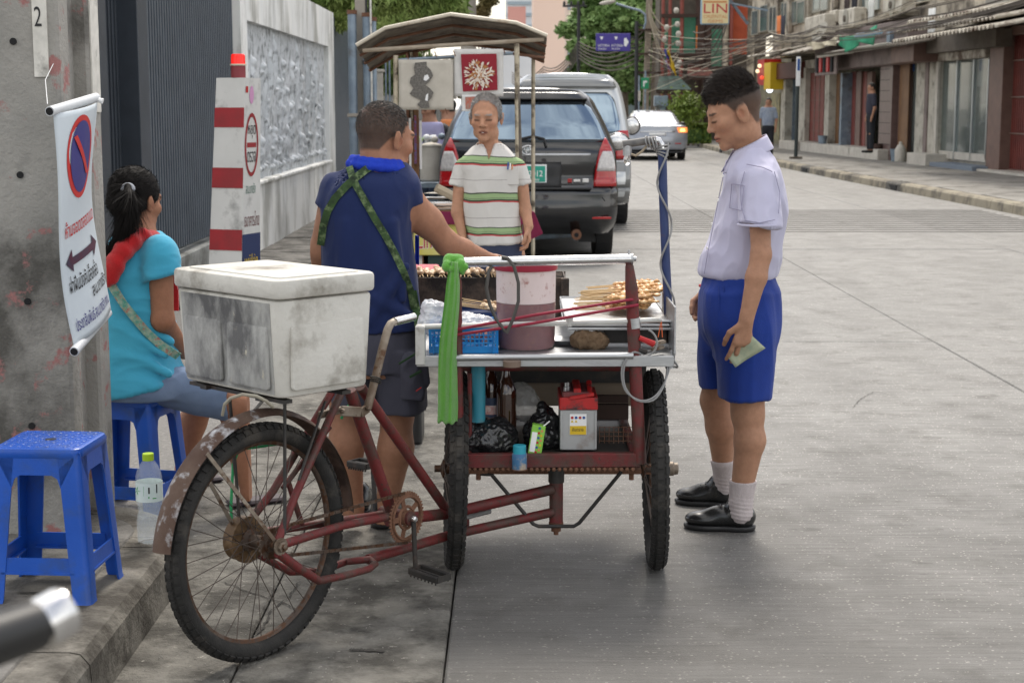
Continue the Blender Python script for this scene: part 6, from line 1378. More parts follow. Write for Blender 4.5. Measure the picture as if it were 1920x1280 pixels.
# hanging battery leads with red clamp
wr = thing('jump_lead', 'grey twisted cable loops with a red clamp hung at the right post', 'cable', C(1250,650,.05))
lp = [(1232,655,.06),(1206,662,.0),(1184,662,-.03),(1168,690,-.035),(1172,728,-.035),(1196,750,-.04),(1224,748,-.03),(1243,724,0),(1253,690,.06),(1252,664,.10)]
for k in range(2):
    pts = [C(x,y,d)+V(.0035*math.cos(i*1.9+k*3.14),0,.0035*math.sin(i*1.9+k*3.14)) for i,(x,y,d) in enumerate(lp)]
    qq = []
    for i in range(len(pts)-1):
        a = pts[max(i-1,0)]; b_ = pts[i]; c_ = pts[i+1]; d_ = pts[min(i+2,len(pts)-1)]
        for t in (0,.25,.5,.75): qq.append(.5*((2*b_)+(c_-a)*t+(2*a-5*b_+4*c_-d_)*t*t+(3*b_-a-3*c_+d_)*t**3))
    qq.append(pts[-1]); obj('lead', MB().tube(qq, .003, 7), M_gcab, wr, smooth=True)
for k in range(6): obj('coil', MB().torus(C(1256+2*(k%3),662+k*3,.14), (.9,.5*(k%2)-.2,.25*(k-2)), .026, .0035, 24, 6), M_gcab, wr)
obj('coil', MB().torus(C(1205,642,-.02), (.2,1,.1), .045, .0033, 28, 6, a0=.4, a1=3.6), M_gcab, wr)
obj('clamp_grip', MB().tube([C(1198,633,-.01), C(1226,645,.0)], [.008,.0105], 10), M_redp, wr, smooth=True); obj('clamp_jaw', MB().bar(C(1224,645,0), C(1246,640,.03), .018, .012, (0,0,1), .003), M_flat, wr)
obj('clamp_jaw', MB().bar(C(1222,655,0), C(1244,650,.03), .014, .012, (0,0,1), .003), M_flat, wr); obj('clamp_grip', MB().tube([C(1196,655,-.01), C(1212,660,.0)], .008, 10), M_blk, wr, smooth=True)
for x_ in (1234,1242): obj('orange_string', MB().tube([C(1240,600,.03), C(x_,632,.03)], .0015, 5), pm('orange_string',(.75,.16,.05),rough=.7), wr)

# ================================================================== STOOLS, WATER BOTTLE, BARRIER, BANNER, HANDLEBAR
M_stool = pm('blue_plastic', (.010,.075,.40), (.015,.095,.48), sc=6, rough=.32, bump=.08, bsc=120, dirt=(.03,.08,.28), damt=.4, dsc=8)
def stool(name, label, loc, rz, Wt=.122, Wb=.165, Hh=.455):
    t = thing('plastic_stool', label, 'stool', loc, rz, group='blue plastic stools'); T = .022
    def w(z): return Wb+(Wt-Wb)*z/Hh
    # seat with rounded corners and raised pips
    obj('seat', rbox(-Wt-.004,Wt+.004,-Wt-.004,Wt+.004,Hh-.032,Hh,.03,.009), M_stool, t, local=True, smooth=True)
    pip = MB(); n = 9
    for i in range(n):
        for j in range(n):
            x, y = -Wt+.018+(2*Wt-.036)*i/(n-1), -Wt+.018+(2*Wt-.036)*j/(n-1)
            if abs(i-4)+abs(j-4) < 1: continue
            pip.ball((x,y,Hh-.0005), (.0105,.004,.0032), 8, 4, Matrix.Rotation(R(45 if (i+j)%2 else -45),3,'Z'))
    obj('grip_pips', pip, M_stool, t, local=True, smooth='all', kind='stuff')
    obj('seat_hole', MB().lathe([(.016,Hh-.001),(.016,Hh+.0006)], (0,0,0), (0,0,1), 16), M_black, t, local=True)
    def quad_prism(p0,p1,p2,p3,inn): return MB().prism([p0,p1,p2,p3], inn)
    for k in range(4):
        Mz = Matrix.Rotation(k*math.pi/2, 3, 'Z')
        def F_(x, z, d=0): ww_ = w(z); return Mz@Vector((x, -ww_+d, z))
        # apron with rounded lower corners
        za = Hh-.075; m = MB(); poly = [F_(-w(Hh-.02)+.01,Hh-.012), F_(-w(za)+.05,za+.018)]
        lw = lambda z: .062-.012*(1-z/Hh)
        prof = [F_(-w(Hh-.012)+.004,Hh-.012), F_(-w(za-.035)+lw(za)+.0,za-.035), F_(-w(za)+lw(za)+.006,za-.010), F_(-w(za)+lw(za)+.022,za), F_(w(za)-lw(za)-.022,za), F_(w(za)-lw(za)-.006,za-.010), F_(w(za-.035)-lw(za),za-.035), F_(w(Hh-.012)-.004,Hh-.012)]
        m.prism(prof, Mz@Vector((0,.006,0))); obj('apron', m, M_stool, t, local=True)
        # stretcher
        z0, z1 = .085, .130; m = MB().prism([F_(-w(z0)+.04,z0,.003),F_(w(z0)-.04,z0,.003),F_(w(z1)-.04,z1,.003),F_(-w(z1)+.04,z1,.003)], Mz@Vector((0,.006,0))); obj('stretcher', m, M_stool, t, local=True)
        m = MB().prism([F_(-w(z0)+.04,z0-.001,.0),F_(w(z0)-.04,z0-.001,.0),F_(w(z0)-.04,z0+.005,.0),F_(-w(z0)+.04,z0+.005,.0)], Mz@Vector((0,.022,0))); obj('stretcher_lip', m, M_stool, t, local=True)
        # corner leg, L section, smooth outer corner
        m = MB(); rings = []
        for z in (Hh-.012, Hh-.10, .2, 0.012, 0):
            ww_ = w(z)+(.002 if z == 0 else 0); l_ = lw(z); r_ = .016; rg_ = [(-ww_+l_,-ww_+.006),(-ww_+l_,-ww_)]+[(-ww_+r_-r_*math.sin(a), -ww_+r_-r_*math.cos(a)) for a in [R(x) for x in (0,22,45,68,90)]]+[(-ww_,-ww_+l_),(-ww_+.006,-ww_+l_),(-ww_+.008,-ww_+.008)]
            rings.append([Mz@Vector((p[0],p[1],z)) for p in rg_])
        N = len(rings[0]); m.add([p for r_ in rings for p in r_], [(i*N+q,(i+1)*N+q,(i+1)*N+(q+1)%N,i*N+(q+1)%N) for i in range(4) for q in range(N)]+[tuple(4*N+q for q in range(N))])
        obj('leg', m, M_stool, t, local=True, smooth=True)
    return t
s1 = stool('s', 'empty blue plastic stool in front of the concrete pole', (G(88,826,.588).x+.005, G(88,826,.588).y+.02, .15), R(-4), .122, .150, .438)
s2p = G(248,737,.455); STOOL2 = (s2p.x, s2p.y, 0)
stool('s', 'blue plastic stool the woman sits on beside the kerb corner', STOOL2, R(-13), .128, .162, .455)
# water bottle
wb_ = G(283,1016,.15); wbt = thing('water_bottle', 'clear plastic water bottle with lime cap and green leaf label', 'bottle', wb_)
hb_ = P(283,850,wb_.y).z-.15
prof = [(.001,.004),(.018,.002),(.027,.0),(.0325,.008),(.0335,.03),(.032,.036),(.0335,.042),(.0335,.07),(.031,.09),(.0275,.105),(.030,.118),(.0325,.13),(.0325,.135),(.0325,.195),(.032,.20),(.0325,.208),(.029,.230),(.021,.250),(.0135,.262),(.0125,.268)]
k_ = hb_/.283; prof = [(r*1.28, h*k_) for r, h in prof]
M_pet = pm('clear_pet', (.85,.90,.92), rough=.06, alpha=.16, spec=.9)
obj('bottle_wall', MB().lathe(prof, wb_, (0,0,1), 36, cap=False), M_pet, wbt, smooth='all')
wpr = [(r*.955, h) for r, h in prof if h <= .20*k_]; wpr = [(.001,.006)]+wpr[1:]+[(.0395,.148*k_)]
obj('water', MB().lathe([q for q in wpr if q[1] <= .150*k_], wb_, (0,0,1), 36), pm('water',(.55,.62,.65),rough=.04,alpha=.22,spec=.8), wbt, smooth='all')
obj('paper_label', MB().lathe([(.0424,.137*k_),(.0424,.196*k_)], wb_, (0,0,1), 36, cap=False), pm('pale_label',(.72,.80,.78),(.6,.72,.68),sc=20,rough=.45), wbt, smooth='all')
def cyl(u, z): a = u; return wb_+Vector((.0429*math.sin(a), -.0429*math.cos(a), z*k_))
for q in range(5):
    a0 = -.85; m = MB(); t = q*2*math.pi/5+.3; m.add([cyl(a0,.172), cyl(a0+.22*math.sin(t-.25),.172+.008*math.cos(t-.25)), cyl(a0+.42*math.sin(t),.172+.015*math.cos(t)), cyl(a0+.22*math.sin(t+.25),.172+.008*math.cos(t+.25))], [(0,1,2,3)]); obj('green_leaf', m, pm('label_green',(.03,.34,.07),rough=.5), wbt)
for q, (u, z, w_, h_) in enumerate([(.15,.165,.12,.02),(.15,.150,.08,.006),(.75,.165,.1,.028),(-.2,.158,.02,.03),(.45,.148,.3,.003)]):
    m = MB(); m.grid(lambda a, b: cyl(u+w_*a, z+h_*b), 3, 1); obj('label_mark', m, M_ink if q in (0,2) else pm('label_green',(.03,.34,.07)), wbt)
obj('cap', MB().lathe([(.0175,.262*k_),(.0180,.264*k_),(.0180,.281*k_),(.0170,.284*k_)], wb_, (0,0,1), 24), pm('lime_cap',(.38,.55,.02),rough=.4), wbt)
# barrier
br = thing('check_barrier', 'white tapered checkpoint post with red bands, round stop sign and red beacon', 'barrier', G(452,670,0))
ps_ = R(20); by = 9.75
mid_t, mid_b = P(459,146,by), P(451,690,by-.02)
def bedge(mid, w_, sgn_):       # sgn -1: along the left face, +1: along the right face
    return mid+Vector((-math.cos(ps_), -(-math.sin(ps_)), 0))*w_ if sgn_ < 0 else mid+Vector((math.sin(ps_), math.cos(ps_), 0))*w_
zt_, zb_ = mid_t.z, 0.0; mid_b = Vector((mid_b.x, mid_b.y, 0))
def ring(t): # t 0 bottom..1 top
    m_ = mid_b.lerp(mid_t, t); m_.z = zt_*t; w_ = .245+(.195-.245)*t
    l_ = bedge(m_, w_, -1); r_ = bedge(m_, w_, 1); return [l_, m_, r_, l_+(r_-m_)]
M_bwh = pm('barrier_white', (.66,.66,.64), (.58,.58,.56), sc=4, rough=.5, dirt=(.30,.30,.29), damt=.38, dsc=5, rust=(.15,.15,.15), ramt=.27, world=True)
M_bredb = pm('barrier_red', (.36,.018,.025), (.30,.018,.025), sc=4, rough=.5, rust=(.4,.3,.3), ramt=.26, dsc=6, dirt=(.26,.02,.025), world=True)
m = MB(); a_, b_ = ring(0), ring(1); m.add(a_+b_, [(3,2,1,0),(4,5,6,7)]+[(i,(i+1)%4,4+(i+1)%4,4+i) for i in range(4)]); obj('post_body', m, M_bwh, br)
def tz(y): return (P(455,y,by).z)/zt_
for (y0_, y1_) in ((202,239),(315,353),(431,470),(548,590)):
    A, B = ring(tz(y1_)), ring(tz(y0_)); n_ = (A[1]-A[0]).cross(B[0]-A[0]).normalized(); m = MB(); m.prism([A[0]+n_*.001-(A[1]-A[0])*.0, A[1]+n_*.001, B[1]+n_*.001, B[0]+n_*.001], n_*.003); obj('red_band', m, M_bredb, br)
def BF(u, y, lift=.002):        # right face: u 0..1 across, y picture row at its near edge
    t = tz(y); r_ = ring(t); p = r_[1].lerp(r_[2], u); return p+Vector((math.cos(ps_),-math.sin(ps_),0))*lift
def bpatch(u0,u1,y0_,y1_,mat,nm='print_patch',lift=.002): obj(nm, MB().add([BF(u0,y1_,lift),BF(u1,y1_,lift),BF(u1,y0_,lift),BF(u0,y0_,lift)],[(0,1,2,3)]), mat, br)
bpatch(0,1,440,680,pm('navy_panel',srgb(44,56,96),rough=.5),'blue_panel')
def ringp(u,y,ru,ry,mat,inner,nm,lift):
    n = 36; vs_ = [BF(u+ru*math.cos(2*math.pi*i/n), y+ry*math.sin(2*math.pi*i/n), lift) for i in range(n)]
    if inner: vs_ += [BF(u+ru*inner*math.cos(2*math.pi*i/n), y+ry*inner**.6*math.sin(2*math.pi*i/n), lift) for i in range(n)]; fs_ = [(i,(i+1)%n,n+(i+1)%n,n+i) for i in range(n)]
    else: fs_ = [tuple(range(n))]
    obj(nm, MB().add(vs_, fs_), mat, br)
ringp(.45,272,.40,60,M_bredb,.80,'sign_ring',.003); bpatch(.18,.72,268,277,M_bredb,'stop_bar',.003)
def btext(s_,u0,u1,y0_,y1_,mat): 
    o = BF(u0,y1_,.0); xd = BF(u1,y1_,0)-o; yd = BF(u0,y0_,0)-o; text(s_, o+Vector((math.cos(ps_),-math.sin(ps_),0))*.003, xd, yd, xd.length, yd.length, mat, br, lift=0)
btext('\u0e2b\u0e22\u0e38\u0e14',.22,.68,235,260,M_ink); btext('\u0e15\u0e23\u0e27\u0e08',.2,.70,285,305,M_ink)
M_dgt = pm('sign_green_text', (.02,.13,.09), rough=.5); btext('\u0e2a\u0e19.\u0e1a\u0e32\u0e07\u0e23\u0e31\u0e01',.15,.7,344,364,M_dgt)
btext('\u0e18\u0e19\u0e32\u0e04\u0e32\u0e23\u0e44\u0e17\u0e22',.1,.92,398,426,pm('maroon_ink',(.16,.05,.05),rough=.5)); btext('w\u00fckie',.12,.85,478,500,M_yel)
bpatch(.05,.2,162,174,M_redp,'small_red_mark',.003); ringp(.42,178,.13,17,pm('pink_crest',srgb(205,150,190),rough=.5),0,'crest',.003)
bc_ = sum((p for p in ring(1)), Vector())/4
bc_ = bedge(mid_t,.06,-1)+Vector((.03,.05,0)); bx = P(446,120,by+.05); bc_ = Vector((bx.x,by+.06,zt_))
obj('beacon_base', MB().lathe([(.044,0),(.044,.075)], bc_, (0,0,1), 24), pm('beacon_base_red',(.24,.04,.05),rough=.5), br, smooth=True); obj('beacon_collar', MB().lathe([(.05,.073),(.05,.083)], bc_, (0,0,1), 24), pm('cream_collar',(.6,.55,.42),rough=.5), br, smooth=True)
obj('beacon_lens', MB().lathe([(.043,.083),(.042,.135),(.036,.142)], bc_, (0,0,1), 24), pm('red_lens',(.55,.01,.01),(.8,.02,.02),sc=60,rough=.12,emis=(.9,.02,.01),es=.45), br, smooth=True)
# banner
bn = thing('hanging_banner', 'white vinyl banner with no-parking sign and red and black Thai lettering', 'banner', (-1.32,4.9,1.2))
M_vin = pm('white_vinyl', (.60,.66,.70), (.55,.61,.66), sc=3, rough=.4, bump=.2, bsc=12, world=True)
YA, YBn = 4.72, 5.0
tl, tr_, bl_, br_ = P(100,214,YA), P(178,192,YBn), P(141,650,YA), P(203,580,YBn)
def BNp(u, v, lift=0):          # u 0 left..1 right, v 0 top..1 bottom
    a = tl.lerp(bl_, v); b = tr_.lerp(br_, v); p = a.lerp(b, u); bow = .02*math.sin(math.pi*u)+.012*math.sin(6*v+2*u)
    nn_ = Vector((.85,-.5,0)).normalized(); p += nn_*(bow+lift)+Vector((-.028*math.sin(math.pi*v)*(1-u)*.6-.02*math.sin(math.pi*v)*u,0,0)); return p
obj('vinyl_sheet', MB().grid(lambda u,v: BNp(u,v), 14, 40, (-.001,.001,0)), M_vin, bn, smooth='all')
for a, b, nm in ((P(93,209,YA-.02),P(180,183,YBn+.01),'top_pipe'),(P(139,659,YA-.02),P(202,586,YBn+.01),'bottom_pipe')):
    obj(nm, MB().tube([a,b], .0145, 18), pm('white_pipe',(.62,.64,.66),rough=.35), bn, smooth=True); d = (a-b).normalized(); obj('pipe_bore', MB().lathe([(.0115,0),(.0115,.001)], a+d*.0008, d, 18), M_black, bn)
obj('tie_knob', MB().tube([P(180,184,YBn), P(186,188,YBn), P(193,190,YBn)], [.008,.007,.009], 8), M_sw, bn); obj('tie_wire', MB().tube([P(89,195,YA), P(85,150,YA+.2), P(100,120,5.03)], .0012, 5), M_sw, bn)
def disc(u, v, ru, rv, mat, nm, lift, n=40, a0=0, shape=None):
    pts = [BNp(u+ru*math.cos(2*math.pi*i/n), v+rv*math.sin(2*math.pi*i/n), lift) for i in range(n)]; m = MB(); m.add([BNp(u,v,lift)]+pts, [(0,i+1,(i+1)%n+1) for i in range(n)]); obj(nm, m, mat, bn)
M_bnr = pm('banner_red', (.55,.035,.03), rough=.5); M_bnb = pm('banner_blue', (.05,.045,.20), rough=.5)
disc(.5,.215,.335,.185,M_bnr,'sign_disc',.0015); disc(.5,.215,.265,.160,M_bnb,'sign_disc',.0025)
m = MB(); m.grid(lambda u,v: BNp(.30+.35*u+.07*v,.118+.190*u-.006*v,.0040), 12, 1); obj('slash_bar', m, M_bnr, bn)
def bnt(s_, u0, u1, v0, v1, mat):
    cu = bpy.data.curves.new('t','FONT'); cu.body = s_; cu.resolution_u = 3; cu.offset = .008; to_ = bpy.data.objects.new('t',cu); COL.objects.link(to_); me = bpy.data.meshes.new_from_object(to_.evaluated_get(bpy.context.evaluated_depsgraph_get())); bpy.data.objects.remove(to_)
    vs_ = np.array([v.co[:] for v in me.vertices]); lo, sp_ = vs_.min(0), np.maximum(np.ptp(vs_,0),1e-6)
    obj('lettering', MB().add([BNp(u0+(u1-u0)*(p[0]-lo[0])/sp_[0], v1-(v1-v0)*(p[1]-lo[1])/sp_[1], .003) for p in vs_], [tuple(f.vertices) for f in me.polygons]), mat, bn)
bnt('\u0e2b\u0e49\u0e32\u0e21\u0e08\u0e2d\u0e14\u0e15\u0e25\u0e2d\u0e14\u0e41\u0e19\u0e27',.12,.95,.475,.548,M_bnr); bnt('\u0e1d\u0e48\u0e32\u0e1d\u0e37\u0e19\u0e1a\u0e31\u0e07\u0e04\u0e31\u0e1a\u0e25\u0e47\u0e2d\u0e04\u0e25\u0e49\u0e2d',.12,.80,.715,.79,M_ink); bnt('\u0e2a\u0e19.\u0e1a\u0e32\u0e07\u0e23\u0e31\u0e01',.55,.98,.80,.86,M_ink); bnt('\u0e1b\u0e23\u0e30\u0e0a\u0e32\u0e2a\u0e31\u0e21\u0e1e\u0e31\u0e19\u0e18\u0e4c \u0e2a\u0e19.\u0e1a\u0e32\u0e07\u0e23\u0e31\u0e01 \u0e01\u0e17\u0e21.',.10,.95,.895,.95,M_bnb)
m = MB(); m.add([BNp(u,v,.003) for u,v in ((.10,.655),(.24,.605),(.24,.635),(.78,.635),(.78,.605),(.93,.655),(.78,.705),(.78,.675),(.24,.675),(.24,.705))], [(0,9,1),(4,6,5)]); m.grid(lambda u,v: BNp(.20+.62*u,.640+.035*v,.0038), 14, 1); obj('double_arrow', m, pm('arrow_maroon',(.09,.02,.04),(.05,.04,.07),sc=30,rough=.5), bn)
# motorcycle handlebar end, out of focus, bottom left
mh = thing('motorcycle_handlebar', 'blurred black handlebar grip with chrome end in the near left corner', 'handlebar', P(40,1180,.98))
gA, gB, gC, gD = P(-420,1345,.80), P(62,1175,.97), P(72,1171,.975), P(128,1140,.99)
obj('grip', MB().tube([gA, gA.lerp(gB,.5), gB], [.0165,.0165,.0155], 24), pm('black_rubber',(.012,.012,.012),rough=.45), mh, smooth=True)
d_ = (gD-gC).normalized(); obj('bar_end', MB().lathe([(.0135,-.004),(.0135,.0),(.0165,.002),(.0165,.017),(.0155,.021),(.009,.0225)], gC, d_, 28), M_chrome, mh, smooth=True)
# ================================================================== CARS
def carmat(nm, c, c2=None): return pm(nm, c, c2, sc=3, rough=.22, metal=.35, coat=1.0, spec=.6)
M_cglass = pm('car_glass', (.20,.27,.34), rough=.02, metal=.95, coat=1)
M_tred = pm('tail_red', (.45,.006,.008), (.33,.004,.006), sc=30, rough=.12, coat=1); M_tclr = pm('tail_clear', (.62,.60,.58), (.42,.40,.40), sc=40, rough=.12, coat=1)
M_trim = pm('black_trim', (.018,.018,.019), rough=.45)
def car(name, label, loc, rows, L_, mat, bulge=.10, wheels=None, wr=.33, track=None, wb=2.7, rear_over=.85, rz=0):
    """rows: (z, half width, rear offset)"""
    t = thing(name, label, 'car', loc, rz); n = len(rows); z_ = [r[0] for r in rows]
    z0_, hw_, yo_ = [np.array([r[i] for r in rows], float) for i in (0,1,2)]
    def surf(x, z, off=0.0):
        hw = float(np.interp(z, z0_, hw_)); yo = float(np.interp(z, z0_, yo_)); u = min(1, abs(x)/max(hw,.01)); return Vector((x, yo+bulge*u**3-off, z))
    NZ, NU = 44, 20; zz = np.linspace(z_[0], z_[-1], NZ+1); m = MB(); vs_ = []
    for z in zz:
        hw = float(smooth_interp(np.array([z]), z0_, hw_)[0]); yo = float(smooth_interp(np.array([z]), z0_, yo_)[0])
        roofy = L_-(.9+1.2*max(0,(z-.95)/.75) if z > .95 else .25*(z-.3))
        row = [Vector((-hw*.93, roofy, z)), Vector((-hw, roofy-.3, z)), Vector((-hw*1.0, (yo+roofy)/2, z)), Vector((-hw, yo+bulge+.12, z))]
        row += [Vector((hw*u, yo+bulge*abs(u)**3+ (.05*max(0,abs(u)-.9)/.1), z)) for u in np.linspace(-1,1,NU+1)]
        row += [Vector((hw, yo+bulge+.12, z)), Vector((hw, (yo+roofy)/2, z)), Vector((hw, roofy-.3, z)), Vector((hw*.93, roofy, z))]; vs_.append(row)
    w_ = len(vs_[0]); m.add([p for r in vs_ for p in r], [(i*w_+k,i*w_+k+1,(i+1)*w_+k+1,(i+1)*w_+k) for i in range(NZ) for k in range(w_-1)]+[tuple(i*w_ for i in range(NZ,-1,-1))+tuple(i*w_+w_-1 for i in range(NZ+1)), tuple(NZ*w_+k for k in range(w_))])
    obj('body', m, mat, t, smooth='all', local=True)
    tr = track or float(hw_.max())*.86
    for yy in (rear_over, rear_over+wb):
        for sx in (-1,1):
            q = obj('wheel', MB().lathe([(wr-.05,-.1),(wr-.01,-.1),(wr,-.085),(wr,.085),(wr-.01,.1),(wr-.05,.1)], (sx*tr,yy,wr), (1,0,0), 30), M_rub, t, local=True, smooth=True)
            obj('wheel_rim', MB().lathe([(.04,-.07),(wr-.09,-.06),(wr-.05,-.075),(wr-.05,.075),(wr-.09,.06),(.04,.07)], (sx*tr,yy,wr), (1,0,0), 20), M_alu, q, local=True)
            obj('wheel_arch', MB().lathe([(wr+.05,-.02),(wr+.05,.12)], (sx*(tr-.05),yy,wr), (1,0,0), 24), M_trim, t, local=True)
    obj('underbody', MB().box((0,L_/2,z_[0]+.05),(tr*1.7,L_-.8,.16)), M_trim, t, local=True)
    def patch(name_, zs, xl, xr, mat_, off=.006, nu=14, nz=12, parent=t, thick=.012):
        mm = MB()
        def fn(u, v):
            z = zs[0]+(zs[-1]-zs[0])*v; a = float(smooth_interp(np.array([z]), np.array(zs,float), np.array(xl,float))[0]); b = float(smooth_interp(np.array([z]), np.array(zs,float), np.array(xr,float))[0])
            return surf(a+(b-a)*u, z, off)
        mm.grid(fn, nu, nz, (0,thick,0)); return obj(name_, mm, mat_, parent, smooth='all', local=True)
    return t, surf, patch
# --- dark grey people carrier behind the old man
kS = 15.8/3000
def sx(px): return (px-990)*kS
def szz(py): return CAM_H-(py-200)*kS
Yr_ = 15.8; M_cd = carmat('charcoal_car_paint', (.009,.0095,.011), (.012,.0125,.014))
rowsS = [(.26,.80,.16),(.34,.86,.06),(.45,.885,.0),(.62,.895,.0),(.72,.895,.02),(.78,.890,.10),(.95,.885,.11),(1.12,.865,.13),(1.20,.835,.17),(1.35,.775,.25),(1.50,.70,.34),(1.60,.64,.40),(1.66,.56,.44),(1.70,.42,.50),(1.715,.20,.8)]
suv, sf, pt = car('people_carrier', 'charcoal people carrier parked with its rear window reflecting blue sky', (30*kS,Yr_,0), rowsS, 4.5, M_cd, wheels=None, wr=.335, track=.775)
g1 = pt('rear_window', [1.175,1.25,1.35,1.45,1.53,1.575], [-.79,-.765,-.725,-.67,-.60,-.50], [.79,.765,.725,.67,.60,.50], M_cglass, .010, 24)
pt('roof_spoiler', [1.59,1.63,1.66], [-.60,-.57,-.52], [.60,.57,.52], M_cd, .07, 20, 4, thick=.12)
for s_ in (-1,1):
    a = [szz(348),szz(325),szz(300),szz(275),szz(258)]; inn = [sx(1113),sx(1116),sx(1120),sx(1127),sx(1135)]; ou = [sx(1157),sx(1156),sx(1153),sx(1146),sx(1137)]
    lo_, hi_ = (inn, ou) if s_ > 0 else ([-x for x in ou], [-x for x in inn])
    lam = pt('tail_light', a, lo_, hi_, M_tred, .030, 6, 10, thick=.06)
    i2 = [x+(.02 if k else .02) for k, x in enumerate(inn)]; zs = [szz(320),szz(300),szz(283)]; il = [sx(1119),sx(1124),sx(1131)]; ol = [sx(1155),sx(1153),sx(1148)]
    lo_, hi_ = (il, ol) if s_ > 0 else ([-x for x in ol], [-x for x in il]); pt('clear_lens', zs, lo_, hi_, M_tclr, .034, 6, 6, parent=lam, thick=.02)
    q = obj('rear_reflector', MB().box(sf(s_*.73, .43, .015), (.19,.02,.024), None, .004), M_tred, suv, local=True)
    mb = MB().ball((s_*1.0,1.9,1.14), (.14,.07,.10), 16, 10); q = obj('wing_mirror', mb, M_cd, suv, local=True, smooth='all'); obj('mirror_glass', MB().ball((s_*1.0,1.85,1.14), (.12,.03,.082), 16, 8), M_chrome, q, local=True, smooth='all'); obj('mirror_arm', MB().bar((s_*.8,1.95,1.08),(s_*.95,1.92,1.10),.05,.03), M_trim, suv, local=True)
pt('garnish_bar', [szz(292),szz(287)], [-.62,-.62], [.62,.62], M_steel, .022, 16, 2, thick=.03)
pt('window_sill_line', [szz(264),szz(261)], [-.80,-.80], [.80,.80], M_trim, .012, 16, 2)
pt('plate_recess', [szz(352),szz(303)], [-.33,-.33], [.33,.33], M_trim, .004, 8, 4)
for (z, x0_, x1_) in ((szz(387),-.82,.82),): pt('tailgate_seam', [z-.006,z+.006], [x0_,x0_], [x1_,x1_], M_trim, .003, 16, 1)
for s_ in (-1,1): pt('tailgate_seam', [szz(385),szz(350)], [s_*.80-.006,s_*.66-.006], [s_*.80+.006,s_*.66+.006], M_trim, .003, 1, 6)
M_pg = pm('plate_green', (.03,.36,.26), rough=.45)
q = obj('number_plate', MB().box(sf(0,szz(325),.012), (.37,.012,.185), None, .003), M_sw, suv, local=True); obj('plate_face', MB().box(sf(0,szz(325),.0195), (.34,.003,.155)), M_pg, q, local=True)
p = sf(-.05,szz(330),.023); text('2012', (.005,p.y,p.z+.0), (1,0,0), (0,0,1), .14, .06, M_sw, suv, local=True, bold=.012); text('\u0e01\u0e23\u0e38\u0e07\u0e40\u0e17\u0e1e', (-.09,p.y,p.z-.055), (1,0,0), (0,0,1), .2, .035, M_sw, suv, local=True); text('\u0e0d', (-.14,p.y,p.z), (1,0,0), (0,0,1), .05, .06, M_sw, suv, local=True)
c = sf(0,szz(281),.03); e = MB(); Mz_ = Matrix.Identity(3)
def ering(rx, rz_, w_, cz=0):
    return MB().tube([c+Vector((rx*math.cos(2*math.pi*i/28),-.004,rz_*math.sin(2*math.pi*i/28)+cz)) for i in range(28)], w_, 6, closed=True)
emb = obj('emblem', ering(.065,.045,.0075), M_chrome, suv, local=True, smooth='all'); obj('emblem_oval', ering(.022,.04,.006), M_chrome, emb, local=True, smooth='all'); obj('emblem_oval', ering(.045,.020,.006,.018), M_chrome, emb, local=True, smooth='all'); obj('emblem_back', MB().ball(c+V(0,.01,0),(.06,.012,.042),16,8), M_alu, emb, local=True)
for k, (x, w_) in enumerate(((1064,9),(1075,14),(1092,13))):
    p = sf(sx(x),szz(340),.012); obj('badge', MB().box(p+V(w_*kS/2,0,.012),(w_*kS*.9,.008,.04 if k != 1 else .025),None,.003), M_tred if k == 0 else M_chrome, suv, local=True)
obj('wiper', MB().tube([sf(-.12,szz(262),.03), sf(.05,szz(255),.035), sf(.16,szz(260),.035), sf(.18,szz(274),.03)], .012, 8), M_trim, suv, local=True)
obj('exhaust', MB().lathe([(.05,0),(.05,-.25),(.03,-.26)], (sx(1081),-.02,szz(438)), (0,-1,0), 18), M_rust, suv, local=True); obj('exhaust_tip', MB().lathe([(.022,.0),(.022,.004)], (sx(1081),-.021,szz(438)), (0,-1,0), 14), M_black, suv, local=True)
obj('exhaust_pipe', MB().tube([(sx(1081),.2,szz(438)),(sx(1010),.35,szz(445)),(sx(930),.4,szz(447))], .04, 10), M_galv, suv, local=True)
obj('mud_flap', MB().box((-.66,.55,.3),(.28,.02,.3)), M_trim, suv, local=True); obj('mud_flap', MB().box((.66,.55,.3),(.28,.02,.3)), M_trim, suv, local=True)
obj('bumper_step', MB().box(sf(0,.72,.02)+V(0,.03,0),(1.25,.10,.02),None,.006), M_trim, suv, local=True)
obj('aerial', MB().tube([(sx(935),.9,1.66),(sx(905),.9,1.72)], .008, 6), M_trim, suv, local=True)
# --- silver van farther on
kV = 20.3/3000
def vx(px): return (px-1065)*kV
def vz(py): return CAM_H-(py-200)*kV
M_cs = carmat('silver_car_paint', (.50,.52,.53), (.56,.58,.59)); M_cg = carmat('grey_van_lower', (.16,.165,.165), (.19,.195,.195))
rowsV = [(.28,.74,.14),(.36,.78,.04),(.5,.80,.0),(.7,.805,.02),(.85,.805,.10),(1.1,.795,.12),(1.3,.77,.17),(1.5,.735,.24),(1.7,.69,.32),(1.82,.64,.36),(1.90,.55,.42),(1.945,.38,.5),(1.96,.15,.9)]
van, vf, vp = car('van', 'tall silver van with pale roof parked ahead of the charcoal carrier', (105*kV,20.3,0), rowsV, 4.8, M_cs, wr=.32, track=.70)
vp('rear_window', [1.18,1.3,1.5,1.64,1.70], [-.66,-.66,-.62,-.57,-.50], [.66,.66,.62,.57,.50], M_cglass, .01, 20)
vp('roof_spoiler', [1.76,1.82,1.86], [-.62,-.60,-.56], [.62,.60,.56], M_cg, .05, 16, 4, thick=.10)
vp('lower_panel', [.5,.95], [-.79,-.79], [.79,.79], M_cg, .008, 20, 4)
